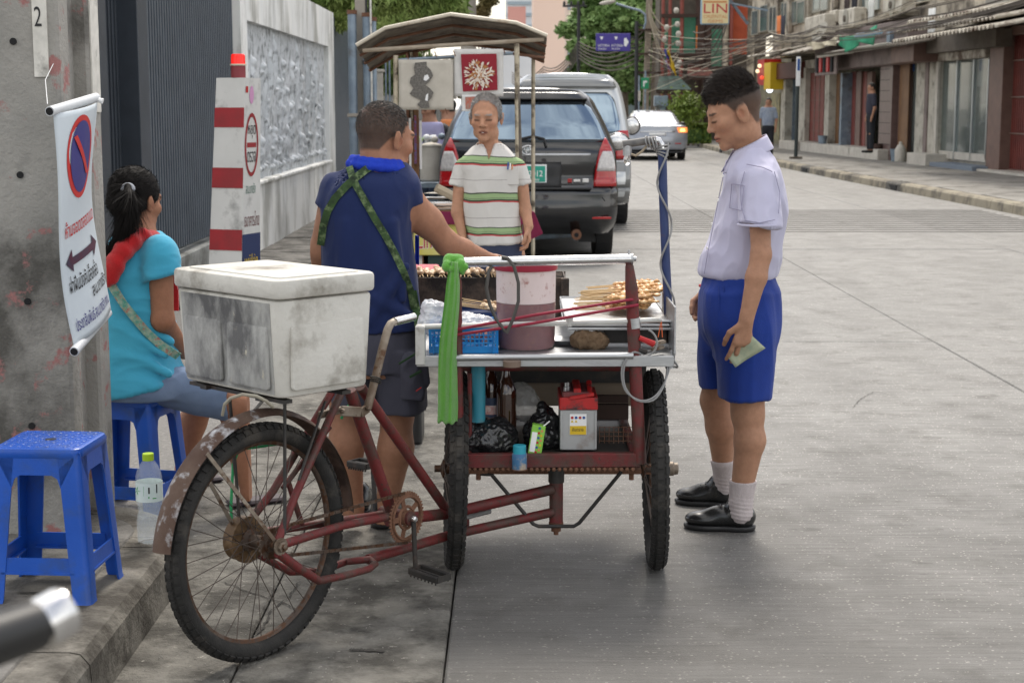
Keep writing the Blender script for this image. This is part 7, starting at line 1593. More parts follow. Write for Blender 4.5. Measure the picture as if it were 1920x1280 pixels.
vp('side_trim', [.82,.85], [-.80,-.80], [.80,.80], M_cs, .016, 20, 2); vp('bumper_face', [.30,.5], [-.78,-.79], [.78,.79], M_cg, .01, 20, 3)
for s_ in (-1,1):
    lo_, hi_ = ([.60,.61,.64],[.79,.785,.765]) if s_ > 0 else ([-.79,-.785,-.765],[-.60,-.61,-.64]); vp('tail_light', [.86,1.0,1.22], lo_, hi_, M_tred, .03, 6, 8, thick=.06)
    q = obj('wing_mirror', MB().ball((s_*.93,1.8,1.26), (.12,.06,.13), 14, 10), M_trim, van, local=True, smooth='all'); obj('mirror_glass', MB().ball((s_*.93,1.76,1.26), (.10,.03,.11), 14, 8), M_chrome, q, local=True, smooth='all')
# --- grey saloon driving away
kC = 46/3000
rowsC = [(.22,.74,.12),(.3,.82,.03),(.45,.86,0),(.62,.87,0),(.80,.865,.05),(.93,.84,.08),(.985,.80,.14),(1.02,.74,.55),(1.10,.69,.80),(1.25,.62,1.15),(1.36,.55,1.5),(1.41,.44,1.9),(1.425,.2,2.3)]
sal, cf_, cp = car('saloon_car', 'silver grey saloon driving away with glowing tail lights', ((1231-960)*kC,46,0), rowsC, 4.4, carmat('grey_blue_paint', (.32,.34,.38), (.37,.39,.43)), wr=.31, track=.76)
m = MB(); m.grid(lambda u,v: Vector(((u-.5)*2*(.66-.14*v), .78+.62*v+.12*abs(u-.5)**2*4, 1.085+.255*v)), 12, 6, (0,.02,.01)); obj('rear_window', m, pm('bright_rear_glass',(.50,.54,.58),rough=.08,metal=.9,coat=1), sal, local=True, smooth='all')
M_tlit = pm('tail_lit', (.9,.2,.05), emis=(1,.25,.05), es=.9); M_tor = pm('tail_core', (1,.6,.2), emis=(1,.55,.18), es=1.6)
for s_ in (-1,1):
    lo_, hi_ = ([.60,.56],[.86,.85]) if s_ > 0 else ([-.86,-.85],[-.60,-.56]); lm = cp('tail_light', [.79,.93], lo_, hi_, M_tlit, .02, 6, 4, thick=.04); lo_, hi_ = ([.64,.66],[.80,.78]) if s_ > 0 else ([-.80,-.78],[-.64,-.66]); cp('light_core', [.81,.90], lo_, hi_, M_tor, .026, 4, 3, parent=lm)
    obj('wing_mirror', MB().ball((s_*.93,2.2,1.0), (.10,.06,.07), 12, 8), M_trim, sal, local=True, smooth='all')
cp('number_plate', [.70,.78], [-.24,-.24], [.24,.24], M_sw, .012, 6, 2); cp('boot_strip', [.80,.825], [-.5,-.5], [.5,.5], M_chrome, .012, 10, 2); cp('reflector', [.46,.49], [.50,.50], [.68,.68], M_tred, .01, 4, 2); cp('lower_bumper', [.24,.34], [-.78,-.82], [.78,.82], M_trim, .01, 10, 2)
cp('plate_lower', [.30,.38], [-.3,-.3], [.3,.3], M_sw, .014, 6, 2)

# ================================================================== SOUVENIR STALL behind the old man
YS = 10.6; kst = YS/3000
stl = thing('souvenir_stall', 'souvenir cart under a low white corrugated metal roof on thin posts', 'market stall', (P(850,200,YS).x,YS+.3,0))
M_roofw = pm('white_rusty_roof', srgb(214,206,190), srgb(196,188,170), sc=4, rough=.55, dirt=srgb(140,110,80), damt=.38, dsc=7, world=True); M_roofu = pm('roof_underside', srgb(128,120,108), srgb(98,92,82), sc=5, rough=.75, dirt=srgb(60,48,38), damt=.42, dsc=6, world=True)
prof = [(668,84),(722,52),(845,26),(968,42),(1026,66)]
YD = 1.05
def rp(i, yv): x, y = prof[i]; return P(x, y, YS)+Vector((0,yv,-.13*yv/YD))
m = MB(); m2 = MB()
for i in range(4):
    a, b = rp(i,0), rp(i+1,0); nn_ = 14
    def fn(u, v, a=a, b=b): w = .010*abs(((v*9) % 1)*2-1); return Vector((a.x+(b.x-a.x)*u, a.y+YD*v, a.z+(b.z-a.z)*u+w-.13*v))
    m.grid(fn, 3, 90, (0,0,-.006)); 
obj('roof_sheet', m, M_roofw, stl); 
m3 = MB()
for i in range(4):
    a, b = rp(i,0), rp(i+1,0); d = Vector((0,0,-.014)); m3.grid(lambda u,v,a=a,b=b: Vector((a.x+(b.x-a.x)*u, a.y+.01+(YD-.02)*v, a.z+(b.z-a.z)*u-.010-.13*v-.010*abs(((v*9) % 1)*2-1))), 2, 54)
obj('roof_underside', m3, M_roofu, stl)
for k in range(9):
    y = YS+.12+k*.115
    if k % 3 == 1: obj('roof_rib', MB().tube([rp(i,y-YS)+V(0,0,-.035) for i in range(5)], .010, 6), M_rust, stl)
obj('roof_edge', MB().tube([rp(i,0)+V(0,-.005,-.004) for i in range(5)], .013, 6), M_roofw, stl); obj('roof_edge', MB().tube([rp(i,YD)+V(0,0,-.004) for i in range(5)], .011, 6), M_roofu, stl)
pL, pR = P(680,95,YS+.03), P(1020,74,YS+.03); obj('cross_tube', MB().tube([pL,pR], .014, 8), pm('beige_tube',srgb(176,164,146),srgb(150,136,118),sc=10,rough=.6,world=True), stl)
obj('hang_rail', MB().tube([P(746,113,YS+.05),P(962,100,YS+.05)], .0115, 8), M_galv, stl); obj('hang_rail', MB().tube([P(962,101,YS+.1),P(1020,108,YS+.5)], .010, 8), M_rust, stl)
M_pp = pm('stall_post_paint', srgb(200,190,168), srgb(170,158,136), sc=10, rough=.6, dirt=srgb(70,60,50), damt=.42, dsc=10, world=True)
def post(px, top, bot, dy, r, mat): a, b = P(px,top,YS+dy), P(px+(3 if px > 900 else 0),bot,YS+dy); b.z = min(b.z, .9); obj('post', MB().tube([a,b], r, 10), mat, stl, smooth=True)
post(742,104,330,.03,.0165,M_pp); post(969,82,170,.03,.017,M_pp)
obj('post', MB().tube([P(970,168,YS+.03),P(976,330,YS+.03),(P(980,490,YS+.03).x,YS+.03,.25)], .0165, 10), pm('dark_worn_post',srgb(76,70,64),srgb(110,102,92),sc=14,rough=.6,world=True), stl)
for px_ in (765,1000): q = P(px_,90,YS+YD-.05); obj('post', MB().tube([q,(q.x,q.y,.4)], .014, 8), M_pp, stl)
# hanging pictures (plain abstract prints in the same colours)
def sheet(x0,x1,y0,y1,dy,mat,name,label,par=None,wob=.006):
    a, b = P(x0,y1,YS+dy), P(x1,y0,YS+dy); t = thing(name, label, 'picture', ((a.x+b.x)/2,YS+dy,b.z)); obj('cloth_sheet', MB().grid(lambda u,v: Vector((a.x+(b.x-a.x)*u, YS+dy+wob*math.sin(u*9+v*3), b.z-(b.z-a.z)*v)), 16, 12, (0,.004,0)), mat, t, smooth='all'); return t, a, b
tA, a, b = sheet(748,850,112,206,.0,pm('cream_sheet',srgb(200,194,182),srgb(184,178,166),sc=10,rough=.7,world=True),'hanging_picture','cream cloth rubbing with a dark grey figure clipped under the stall roof')
def blob(par, pts, mat, dy=-.012, nm='print_shape'):
    pp_ = [P(x,y,YS+dy) for x, y in pts]; obj(nm, MB().prism(pp_, (0,.002,0)), mat, par)
M_gpr = pm('grey_print', srgb(74,72,68), srgb(130,126,120), sc=90, rough=.8, world=True)
blob(tA,[(778,118),(800,116),(800,124),(808,132),(812,142),(806,152),(798,160),(806,166),(813,174),(809,184),(803,190),(806,202),(790,204),(782,196),(790,188),(776,182),(768,176),(775,166),(768,156),(770,146),(778,140),(776,128)],M_gpr)
blob(tA,[(796,142),(802,140),(805,147),(799,152),(794,150)],M_sw,-.0135); blob(tA,[(799,178),(803,175),(802,190),(797,188)],M_sw,-.0135)
tB, a, b = sheet(852,944,92,181,-.01,pm('pale_cloth',srgb(214,212,208),srgb(198,196,192),sc=10,rough=.8,world=True),'hanging_picture','framed crimson cloth with cream and gold ornament clipped under the stall roof')
M_crim = pm('crimson_cloth', srgb(142,28,44), rough=.7); blob(tB,[(864,102),(931,101),(933,169),(868,172)],M_crim,-.022)
rB = random.Random(5); M_gold = pm('gold_print', srgb(176,120,70), rough=.6); M_crm = pm('cream_print', srgb(226,214,200), rough=.6)
sm_ = {0:MB(),1:MB()}
for k in range(260):
    an = rB.uniform(0,6.28); rr = rB.uniform(1,29); x = 899+rr*math.cos(an)*(.95 if rr > 10 else 1); y = 141+rr*math.sin(an)*.95
    if y < 110 or y > 168 or (y > 150 and abs(x-899) > 27): continue
    l_ = rB.uniform(2.5,6); th = an+rB.uniform(-.5,.5); w_ = rB.uniform(.9,2.2); cx, sy_ = math.cos(th), math.sin(th)
    sm_[k%3 == 0].prism([P(a_,b_,YS-.0245-.00003*k) for a_, b_ in ((x-cx*l_,y-sy_*l_),(x-sy_*w_,y+cx*w_),(x+cx*l_,y+sy_*l_),(x+sy_*w_,y-cx*w_))],(0,.001,0))
obj('ornament_print', sm_[0], M_crm, tB, kind='stuff'); obj('ornament_print', sm_[1], M_gold, tB, kind='stuff')
tC, a, b = sheet(866,905,178,209,-.03,pm('white_card',srgb(224,224,222),rough=.6),'hanging_picture','small framed print hanging below the crimson cloth beside the old man'); blob(tC,[(872,182),(898,181),(898,204),(873,205)],pm('mixed_print',srgb(150,140,128),srgb(190,90,70),sc=60,rough=.7,world=True),-.04)
tD, a, b = sheet(830,856,112,186,.012,pm('clear_sleeve',srgb(206,204,196),srgb(190,188,180),sc=10,rough=.3,world=True),'hanging_picture','glossy plastic sleeve hanging behind the cream cloth rubbing')
for x, y in ((762,104),(815,100),(850,98),(943,93),(835,207),(893,214),(932,184)): obj('peg', MB().bar(P(x,y-3,YS-.03),P(x+4,y+8,YS-.03),.008,.006), M_rust, stl)
# table, bags and boards of the stall
z_t = P(820,392,YS).z; xa, xb = P(785,392,YS).x, P(985,392,YS).x
obj('table_top', MB().box(((xa+xb)/2,YS+.35,z_t-.02),(xb-xa,.8,.03)), M_wood, stl); obj('crimson_cover', MB().box(((xa+xb)/2,YS-.06,z_t-.055),(xb-xa+.01,.012,.085),None,.003), pm('magenta_cloth',srgb(132,34,72),srgb(112,28,62),sc=6,rough=.8,world=True), stl)
xa2, xb2 = P(776,430,YS).x, P(864,430,YS).x; yz0, yz1 = P(820,478,YS).z, P(820,408,YS).z
obj('printed_panel', MB().box(((xa2+xb2)/2,YS-.02,(yz0+yz1)/2),(xb2-xa2,.02,yz1-yz0),None,.005), pm('yellow_print_panel',srgb(206,194,92),srgb(214,206,130),sc=9,rough=.5,world=True), stl)
text('Line', (xa2+.02,YS-.031,yz0+.04), (1,0,.05), (0,0,1), .15, .12, M_sw, stl, bold=.02); text('Line', (xa2+.024,YS-.032,yz0+.044), (1,0,.05), (0,0,1), .14, .11, M_redp, stl)
obj('lower_box', MB().box(((xa+xb)/2,YS+.35,.38),(xb-xa-.06,.7,.5)), pm('dark_teal_box',(.02,.05,.045),rough=.5), stl)
for xx in (xa+.04,xb-.04): obj('leg', MB().box((xx,YS+.02,z_t/2-.03),(.04,.04,z_t-.06)), M_rust, stl)
rP = random.Random(2)
for k in range(16):
    x = rP.uniform(xa+.03,xa+.42); y = YS+rP.uniform(-.02,.5); o = obj('printed_card', MB().box((x,y,z_t+.004+k*.006),(rP.uniform(.1,.18),rP.uniform(.08,.14),.004),rP.uniform(-1,1)), [M_sw,M_step,pm('card_mixed',srgb(190,170,140),srgb(110,60,50),sc=30,rough=.6,world=True)][k%3], base=(x,y,z_t)); setp(o, 'paper card or cloth picture in the pile on the stall table', 'card', 'cards piled on the stall table')
obj_ = obj('canvas_bundle', MB().tube([P(818,352,YS-.0),P(858,372,YS+.05)], .03, 8), pm('sand_cloth',srgb(178,164,142),rough=.9), base=P(838,360,YS)); setp(obj_, 'rolled sand coloured cloth on the stall pile', 'cloth')
bgm = thing('shoulder_bag', 'crimson folder held low at the right side of the old man', 'folder', P(1000,420,9.6)); obj('cover', MB().prism([P(984,392,9.7),P(1002,398,9.6),P(1018,438,9.55),P(990,452,9.6),P(980,440,9.7)], (.0,.04,0)), pm('magenta_cloth',srgb(132,34,72)), bgm); obj('strap', MB().tube([P(986,395,9.62),P(990,410,9.5),P(994,432,9.5)],.006,6), pm('magenta_cloth',srgb(132,34,72)), bgm)
# things seen below the cream sheet: white food pot cart, wooden uprights, stuff
oc = thing('food_cart', 'farther cart with a white enamel pot seen left of the old man', 'food cart', (P(810,300,17).x,17,0))
q = P(808,300,17); obj('pot', MB().lathe([(.10,0),(.115,.02),(.115,.36),(.125,.37),(.118,.385),(.02,.41)], (q.x,17,P(0,340,17).z), (0,0,1), 24), M_step, oc, smooth=True); obj('table_top', MB().box((q.x,17.1,P(0,342,17).z-.03),(.55,.5,.04)), M_galv, oc); obj('shelf', MB().box((q.x,17.1,.3),(.5,.45,.5)), M_galv, oc)
for k, (x0_, y0_) in enumerate(((786,262),(800,258),(815,262),(828,256))): obj('utensil', MB().ball(P(x0_,y0_,16.9),(.04,.04,.035),10,6), [pm('lime_top',srgb(170,220,90),rough=.5),M_sw,M_step,M_galv][k], oc)
for k,(x_,c) in enumerate(((780,M_wood),(772,M_pp),(766,M_rust))): obj('upright', MB().box((P(x_,250,YS+.9).x,YS+.9,1.2),(.03 if k else .04,.03,1.4)), c, stl)
for k in range(6): obj('hung_strip', MB().box(P(764+k*5,262+5*(k%3),YS+.86),(.016,.01,.34)), [M_rust,M_sw,M_wood,pm('strip_mixed',srgb(150,60,60),srgb(80,110,160),sc=60,rough=.7,world=True)][k%4], stl)
rs_ = thing('red_stool', 'pinkish red plastic crate top behind the charcoal grill', 'crate', P(795,515,7.2)); obj('crate_box', rbox(P(770,520,7.2).x,P(821,520,7.2).x,7.1,7.4,P(795,532,7.2).z,P(795,503,7.2).z,.02,.01), pm('pink_red_plastic',srgb(178,70,84),rough=.45), rs_)
obj('inner_box', rbox(P(771,520,7.2).x,P(790,520,7.2).x,7.13,7.37,0,P(795,532,7.2).z,.02,.01), M_trim, rs_)
# ================================================================== PEOPLE
def nv(*a): return np.array(a, float)
def unit(v): v = np.array(v, float); return v/np.linalg.norm(v)
M_skin = pm('skin', (1,1,1), .10, sc=45, rough=.52, r2=.66, attr='col', bump=.2, bsc=220, sss=.05, spec=.3)
def headframe(c, fwd, up=(0,0,1)):
    f = unit(fwd); r_ = unit(np.cross(f, up)); u = np.cross(r_, f); return nv(*c), np.stack([r_, f, u], 1)      # columns right, forward, up
def hp(fr, p): return fr[0]+fr[1]@np.array(p, float)
def head(F, fr, s=1.0, neck=None, neckr=.054, jaw=1.0, nose=1.0, mouth=0, det=True, brow=1.0, ear=1.0):
    M = fr[1]; H = lambda *p: fr[0]+M@(np.array(p)*s)
    F.ell(H(0,-.016,.040), (.074*s,.094*s,.084*s), M, .012); F.ell(H(0,.026,-.018), (.060*s,.066*s,.070*s), M, .03)
    F.ell(H(0,.034,-.070), (.046*jaw*s,.050*s,.040*s), M, .028); F.ell(H(0,.074,-.095), (.021*s,.018*s,.017*s), M, .018)
    for sg in (-1,1):
        F.ell(H(sg*.040,.052,-.018), (.026*s,.030*s,.022*s), M, .02); F.ell(H(sg*.046,.004,-.070), (.016*s,.034*s,.024*s), M, .02)
        # ear
        E_ = s*ear; F.ell(H(sg*.078,-.008,-.006), (.0085*s,.018*E_,.031*E_), M, .006); F.ell(H(sg*.084,-.015,.008), (.006*s,.013*E_,.022*E_), M, .004)
        if det: F.ell(H(sg*.091,-.001,-.004), (.009*s,.010*E_,.017*E_), M, .004, 'sub'); F.ell(H(sg*.083,.006,-.004), (.004*s,.005*s,.007*s), M, .003)
    F.cap(H(-.032,.082-.007*(brow<1),.026), H(.032,.082-.007*(brow<1),.026), .013*s*brow, .013*s*brow, .018)
    if det:
        for sg in (-1,1):
            F.ell(H(sg*.033,.100,.004), (.017*s,.012*s,.010*s), M, .010, 'sub'); F.ell(H(sg*.032,.074,.002), (.0155*s,.0155*s,.0125*s), M, .003)
            F.cap(H(sg*.019,.0905,.0015), H(sg*.045,.080,.0025), .0030*s, .0026*s, .002)
    F.cap(H(0,.085,.014), H(0,.106-.005*(nose<.9),-.020*1), .0075*s, .0095*s*nose, .010); F.ell(H(0,.108-.006*(nose<.9),-.025), (.0105*s*nose,.0110*s,.0100*s), M, .008)
    for sg in (-1,1): F.ell(H(sg*.0125*nose,.095,-.029), (.0075*s,.010*s,.0072*s), M, .004)
    F.cap(H(-.017,.087,-.0555), H(.017,.087,-.0555), .0065*s, .0065*s, .006); F.ell(H(0,.092,-.056), (.013*s,.007*s,.0055*s), M, .004); F.ell(H(0,.089,-.068), (.015*s,.0085*s,.0068*s), M, .004)
    if det: F.cap(H(-.021,.093,-.0620), H(.021,.093,-.0620), .0022*s, .0022*s, .003, 'sub')
    if mouth: F.ell(H(0,.099,-.063), (.016*s,.010*s,.006*s), M, .003, 'sub')
    if neck is not None: F.cap(H(0,-.030,-.040), neck, neckr*.96, neckr*1.05, .03)
def hand(F, w, d, pn, thumb, sz=1.0, curl=(25,30,30,35), spread=.12, cth=20, kk=.004):
    """w wrist, d hand direction, pn normal pointing out of the palm, thumb side direction"""
    d, pn = unit(d), unit(pn); sd_ = unit(np.cross(d, pn)); sd_ = sd_ if np.dot(sd_, thumb) > 0 else -sd_; w = np.array(w, float)
    F.cap(w-d*.02, w+d*.02*sz, .021*sz, .023*sz, .012, u=pn, q=.78)
    F.cap(w+d*.018*sz+sd_*.006, w+d*.078*sz+sd_*.022*sz, .016*sz, .0145*sz, .012, u=pn, q=.85); F.cap(w+d*.018*sz-sd_*.006, w+d*.070*sz-sd_*.022*sz, .016*sz, .0135*sz, .012, u=pn, q=.85); F.cap(w+d*.02*sz, w+d*.076*sz, .017*sz, .0155*sz, .012, u=pn, q=.85)
    fl = [.074,.082,.077,.061]; so = [.028,.0095,-.0095,-.0275]; tips = []
    for i in range(4):
        base = w+d*(.080-.006*abs(i-1))*sz+sd_*so[i]*sz; a = 0; dd = unit(d+sd_*spread*(1.2-i*.8)*.5); p = base-dd*.012; r0 = (.0088,.009,.0086,.0076)[i]*sz
        c_ = R(curl[i])
        for j, fr_ in enumerate((.46,.30,.26)):
            a += c_*(.7 if j == 0 else 1.0); dv = dd*math.cos(a)+pn*math.sin(a); L_ = fl[i]*fr_*sz+(.012 if j == 0 else 0); q = p+dv*L_; F.cap(p, q, r0*(1-.08*j), r0*(.94-.08*j), kk); p = q
        tips.append(p)
    b = w+d*.022*sz+sd_*.020*sz; t1 = b+unit(d*.62+sd_*.62+pn*.35)*.040*sz; t2 = t1+unit(d*math.cos(R(cth))+pn*math.sin(R(cth))*1.0+sd_*.18)*.030*sz; t3 = t2+unit(d*.8+pn*.5-sd_*.05)*.024*sz
    F.cap(b, t1, .0125*sz, .0105*sz, .008); F.cap(t1, t2, .0100*sz, .0092*sz, kk); F.cap(t2, t3, .0092*sz, .0078*sz, kk)
    return tips, sd_, d, pn
def limb(F, pts, rs, k=.014):
    for i in range(len(pts)-1): F.cap(pts[i], pts[i+1], rs[i], rs[i+1], k)
def mixn(v, fr, c, r, sharp=1.0, s=1.0):
    q = (v-fr[0])@fr[1]/s; d = np.sqrt((((q-np.array(c))/np.array(r))**2).sum(1)); return np.clip((1.25-d)/.5*sharp, 0, 1)
def skincol(v, base, fr, s=1.0, hairm=None, hairc=(.03,.025,.02), lips=(.30,.10,.075), dark=.75):
    c = np.tile(np.array(base, float), (len(v), 1)); 
    for sg in (-1,1):
        m = mixn(v, fr, (sg*.04,.07,-.03), (.03,.04,.028), s=s)[:,None]*.25; c = c*(1-m)+np.array([base[0]*1.10,base[1]*.88,base[2]*.85])*m
        m = mixn(v, fr, (sg*.032,.09,.000), (.017,.02,.0042), 2, s)[:,None]*.85; c = c*(1-m)+np.array(base)*.16*m
        m = mixn(v, fr, (sg*.032,.09,.008), (.022,.02,.010), 1, s)[:,None]*.25; c = c*(1-m)+np.array(base)*.6*m
        m = mixn(v, fr, (sg*.034,.088,.026), (.021,.02,.0042), 2, s)[:,None]*.8; c = c*(1-m)+np.array(hairc)*m
        m = mixn(v, fr, (sg*.084,-.002,-.004), (.012,.010,.016), 1, s)[:,None]*.5; c = c*(1-m)+np.array([base[0]*.75,base[1]*.5,base[2]*.45])*m
        m = mixn(v, fr, (sg*.009,.103,-.034), (.004,.006,.003), 2, s)[:,None]*.8; c = c*(1-m)+np.array(base)*.2*m
    m = mixn(v, fr, (0,.094,-.0615), (.023,.02,.0095), 2, s)[:,None]*.75; c = c*(1-m)+np.array(lips)*m
    m = mixn(v, fr, (0,.094,-.0620), (.021,.02,.0018), 2, s)[:,None]*.7; c = c*(1-m)+np.array(lips)*.25*m
    if hairm is not None: m = hairm(v)[:,None]; c = c*(1-m)+np.array(hairc)*m
    return c
def hairstrands(v, f, fr, mask, n, L_, comb, mat, par, seed=1, w=.0011, lift=.55, lenfn=None, s=1.0, nm='hair'):
    r = np.random.default_rng(seed); vn = vnormals(v, f); m = mask(v); idx = np.where(m > .35)[0]; pick = r.choice(idx, n)
    P0 = v[pick]; N = vn[pick]; q = (P0-fr[0])@fr[1]/s; D = comb(q)@fr[1].T; D = D-N*(D*N).sum(1)[:,None]
    D /= np.maximum(np.linalg.norm(D, axis=1), 1e-6)[:,None]; l = L_*r.uniform(.7,1.25,n)
    if lenfn is not None: l = l*lenfn(q)
    jj = .13
    if callable(lift): lift = lift(q)[:,None]; jj = .17
    d0 = N*lift+D*(1-lift)+r.normal(0,jj,(n,3)); d0 /= np.linalg.norm(d0,axis=1)[:,None]; d1 = N*(lift*.45)+D*(1-lift*.45)+r.normal(0,jj,(n,3)); d1 /= np.linalg.norm(d1,axis=1)[:,None]
    sd_ = np.cross(d0, r.normal(0,1,(n,3))); sd_ /= np.linalg.norm(sd_,axis=1)[:,None]; a = P0-N*.002; b = a+d0*(l*.55)[:,None]; c = b+d1*(l*.5)[:,None]
    V_ = np.concatenate([a-sd_*w, a+sd_*w, b+sd_*w*.8, b-sd_*w*.8, c+sd_*w*.15, c-sd_*w*.15]); i = np.arange(n)
    F_ = np.concatenate([np.stack([i,i+n,i+2*n,i+3*n],1), np.stack([i+3*n,i+2*n,i+4*n,i+5*n],1)])
    return npobj(nm, V_, F_, mat, par)
def strip(pts, nrms, w, mat, par, nm, th=.004, label=None):
    """ribbon (a strap) laid along points, facing nrms"""
    m = MB(); pts = [Vector(p) for p in pts]; n = len(pts); A, B = [], []
    for i in range(n):
        t = (pts[min(i+1,n-1)]-pts[max(i-1,0)]).normalized(); nn_ = Vector(nrms[i] if isinstance(nrms, list) else nrms).normalized(); s_ = t.cross(nn_).normalized(); A.append(pts[i]-s_*w/2); B.append(pts[i]+s_*w/2); 
    nn0 = [Vector(nrms[i] if isinstance(nrms, list) else nrms).normalized()*th for i in range(n)]
    vs_ = A+B+[a+q for a, q in zip(A, nn0)]+[b+q for b, q in zip(B, nn0)]
    m.add(vs_, [(i,i+1,n+i+1,n+i) for i in range(n-1)]+[(2*n+i,3*n+i,3*n+i+1,2*n+i+1) for i in range(n-1)]+[(i,2*n+i,2*n+i+1,i+1) for i in range(n-1)]+[(n+i,n+i+1,3*n+i+1,3*n+i) for i in range(n-1)])
    return obj(nm, m, mat, par, smooth=True, label=label)
def garment(F, name, mat, par, th=.009, amp=.004, sc_=9, st=(1,1,.35), seed=0, amp2=.0015, it=1, label=None, colors=None):
    F0 = F.F.copy(); F.shell(th); v, f = F.mesh(); ix = np.clip(np.round((v-F.lo)/F.h).astype(int), 0, F.n-1); sg = np.where(F0[tuple(ix.T)] < -th*.5, -1., 1.)
    v = relax(v, f, it); nn_ = vnormals(v, f)*sg[:,None]; v = fold(v, nn_, amp, sc_, st, seed); v = fold(v, nn_, amp2, sc_*2.6, st, seed+5)
    c = colors(v) if colors is not None else None; return npobj(name, v, f, mat, par, colors=c, label=label), v, f
def rowsel(rows, Y0):     # rows: (py, x left, x right, half depth, dy) -> loft rows
    o = []
    for r in rows:
        dy = r[4] if len(r) > 4 else 0; a, b = P(r[1],r[0],Y0+dy), P(r[2],r[0],Y0+dy); o.append((a.z, (a.x+b.x)/2, Y0+dy, abs(b.x-a.x)/2, r[3]))
    return o
def A3(p): return np.array([p.x, p.y, p.z])
def shoe(par, heel, toe, w, mat, h=.075, top=.085):
    """leather shoe from heel to toe on the ground"""
    heel, toe = np.array(heel, float), np.array(toe, float); d = unit(toe-heel); L_ = np.linalg.norm(toe-heel); sd_ = np.cross(d, (0,0,1)); F = Field(np.minimum(heel,toe)-.09+nv(0,0,.07), np.maximum(heel,toe)+.09+nv(0,0,.12), .004); z = nv(0,0,1)
    M = np.stack([d, sd_, z], 1)
    F.ell(heel+d*.045+z*.050, (.050,.040*w,.045), M, .02); F.ell(heel+d*L_*.45+z*.048, (L_*.30,.040*w,.040), M, .03); F.ell(heel+d*(L_-.065)+z*.036, (.068,.046*w,.028), M, .02); F.cap(heel+d*.05+z*.05, heel+d*.062+z*.080, .041, .044, .015)
    F.cut((0,0,heel[2]+.016), (0,0,-1)); v, f = F.mesh(); o = npobj('shoe', v, f, mat, par)
    F2 = Field(np.minimum(heel,toe)-.09+nv(0,0,.08), np.maximum(heel,toe)+.09, .004); F2.ell(heel+d*.05+z*.012, (.055,.043*w,.03), M, .02); F2.ell(heel+d*L_*.5+z*.012, (L_*.4,.043*w,.03), M, .03); F2.ell(heel+d*(L_-.065)+z*.012, (.072,.050*w,.03), M, .02)
    F2.cut((0,0,heel[2]+.019), (0,0,1)); F2.cut((0,0,heel[2]+.001), (0,0,-1)); v, f = F2.mesh(); npobj('sole', v, f, M_trim, o)
    for k in range(3):
        c = heel+d*(L_*.50+k*.018)+z*(.086-k*.007); obj('lace', MB().tube([Vector(c-sd_*.018), Vector(c+z*.003), Vector(c+sd_*.018)], .0022, 6), M_trim, o)
    return o
def onback(x, y, off=.006, cloud=None, Y0=0):     # nearest garment vertex towards the camera at a pixel
    cl = vV if cloud is None else cloud; o = np.array([0,0,CAM_H]); d = np.array(ray(x, y)); d /= np.linalg.norm(d); w_ = cl-o; t = w_@d; dist = np.linalg.norm(w_-t[:,None]*d, axis=1); c = np.where(dist < .012)[0]
    if not len(c): c = [int(np.argmin(dist))]
    k = c[int(np.argmin(t[c]))] if len(c) else 0; return Vector(o+d*(t[k]-off))
M_hair = pm('black_hair', (.014,.011,.010), (.045,.033,.026), sc=90, rough=.5, spec=.35)

# ------------------------------------------------------------------ the schoolboy
YB0 = 5.72
def Bo(x, y, dy=0): return A3(P(x, y, YB0+dy))
hc = Bo(1377,211,.0); frB = headframe(hc, (-1,-.10,-.42), (0,0,1)); sB = 1.02
boy = thing('person', 'schoolboy in white short-sleeved shirt and blue shorts holding a banknote', 'person', (float(Bo(1385,980)[0]),YB0,0))
hF = .0042
F = Field(Bo(1262,1010,-.32)-nv(0,0,.02), Bo(1492,100,.32), hF)
nk = Bo(1408,300); head(F, frB, sB, nk, .047, jaw=.88, nose=.82, brow=.8, ear=1.2)
F.loft(rowsel([(300,1375,1440,.07),(335,1372,1452,.12),(400,1358,1450,.13),(480,1350,1440,.12),(540,1340,1440,.15),(600,1340,1435,.14)], YB0), .03)
F.cap(Bo(1415,340,-.12), Bo(1415,340,.12), .040, .040, .03)
SL, EL_, WL_ = Bo(1423,358,-.155), Bo(1427,478,-.235), Bo(1399,600,-.265)
F.cap(SL, EL_, .040, .034, .02); F.cap(EL_, Bo(1418,520,-.25), .035, .036, .015); F.cap(Bo(1418,520,-.25), WL_, .036, .0245, .015)
tips, hs, hd, hn = hand(F, WL_, (-.12,.06,-1), (-.25,.95,0), (-1,0,0), 1.02, (14,18,22,26), .25, 25)
SR, ER, WR_ = Bo(1405,345,.17), Bo(1385,470,.24), Bo(1325,545,.20)
F.cap(SR, ER, .045, .036, .02); F.cap(ER, WR_, .036, .024, .015); hand(F, WR_, (-.25,.02,-1), (.2,-.9,0), (-1,0,0), 1.0, (40,48,52,55), .05, 40)
hipL, knL, anL = Bo(1395,600,-.09), Bo(1402,775,-.09), Bo(1388,935,-.08)
F.cap(hipL, knL, .078, .060, .02); F.cap(knL, Bo(1406,825,-.10), .052, .054, .02); F.cap(Bo(1406,825,-.10), anL, .054, .036, .02); F.cap(anL, Bo(1388,965,-.08), .034, .032, .02)
hipR, knR, anR = Bo(1372,600,.09), Bo(1342,750,.15), Bo(1356,885,.26)
F.cap(hipR, knR, .076, .056, .02); F.cap(knR, Bo(1352,800,.16), .055, .056, .02); F.cap(Bo(1352,800,.16), anR, .055, .034, .02); F.cap(anR, Bo(1356,915,.29), .032, .030, .02)
v, f = F.mesh(); v = relax(v, f, 1, .3)
def hmB(v):
    q = (v-frB[0])@frB[1]/sB; x, y, z = q.T
    lim = np.interp(y, [-.12,-.05,-.036,-.024,-.004,.014,.030,.050,.065,.09], [-.072,-.060,-.012,.022,.020,.006,.038,.058,.070,.074]); return np.clip((z-lim)/.012+.4, 0, 1)*(z > -.1)
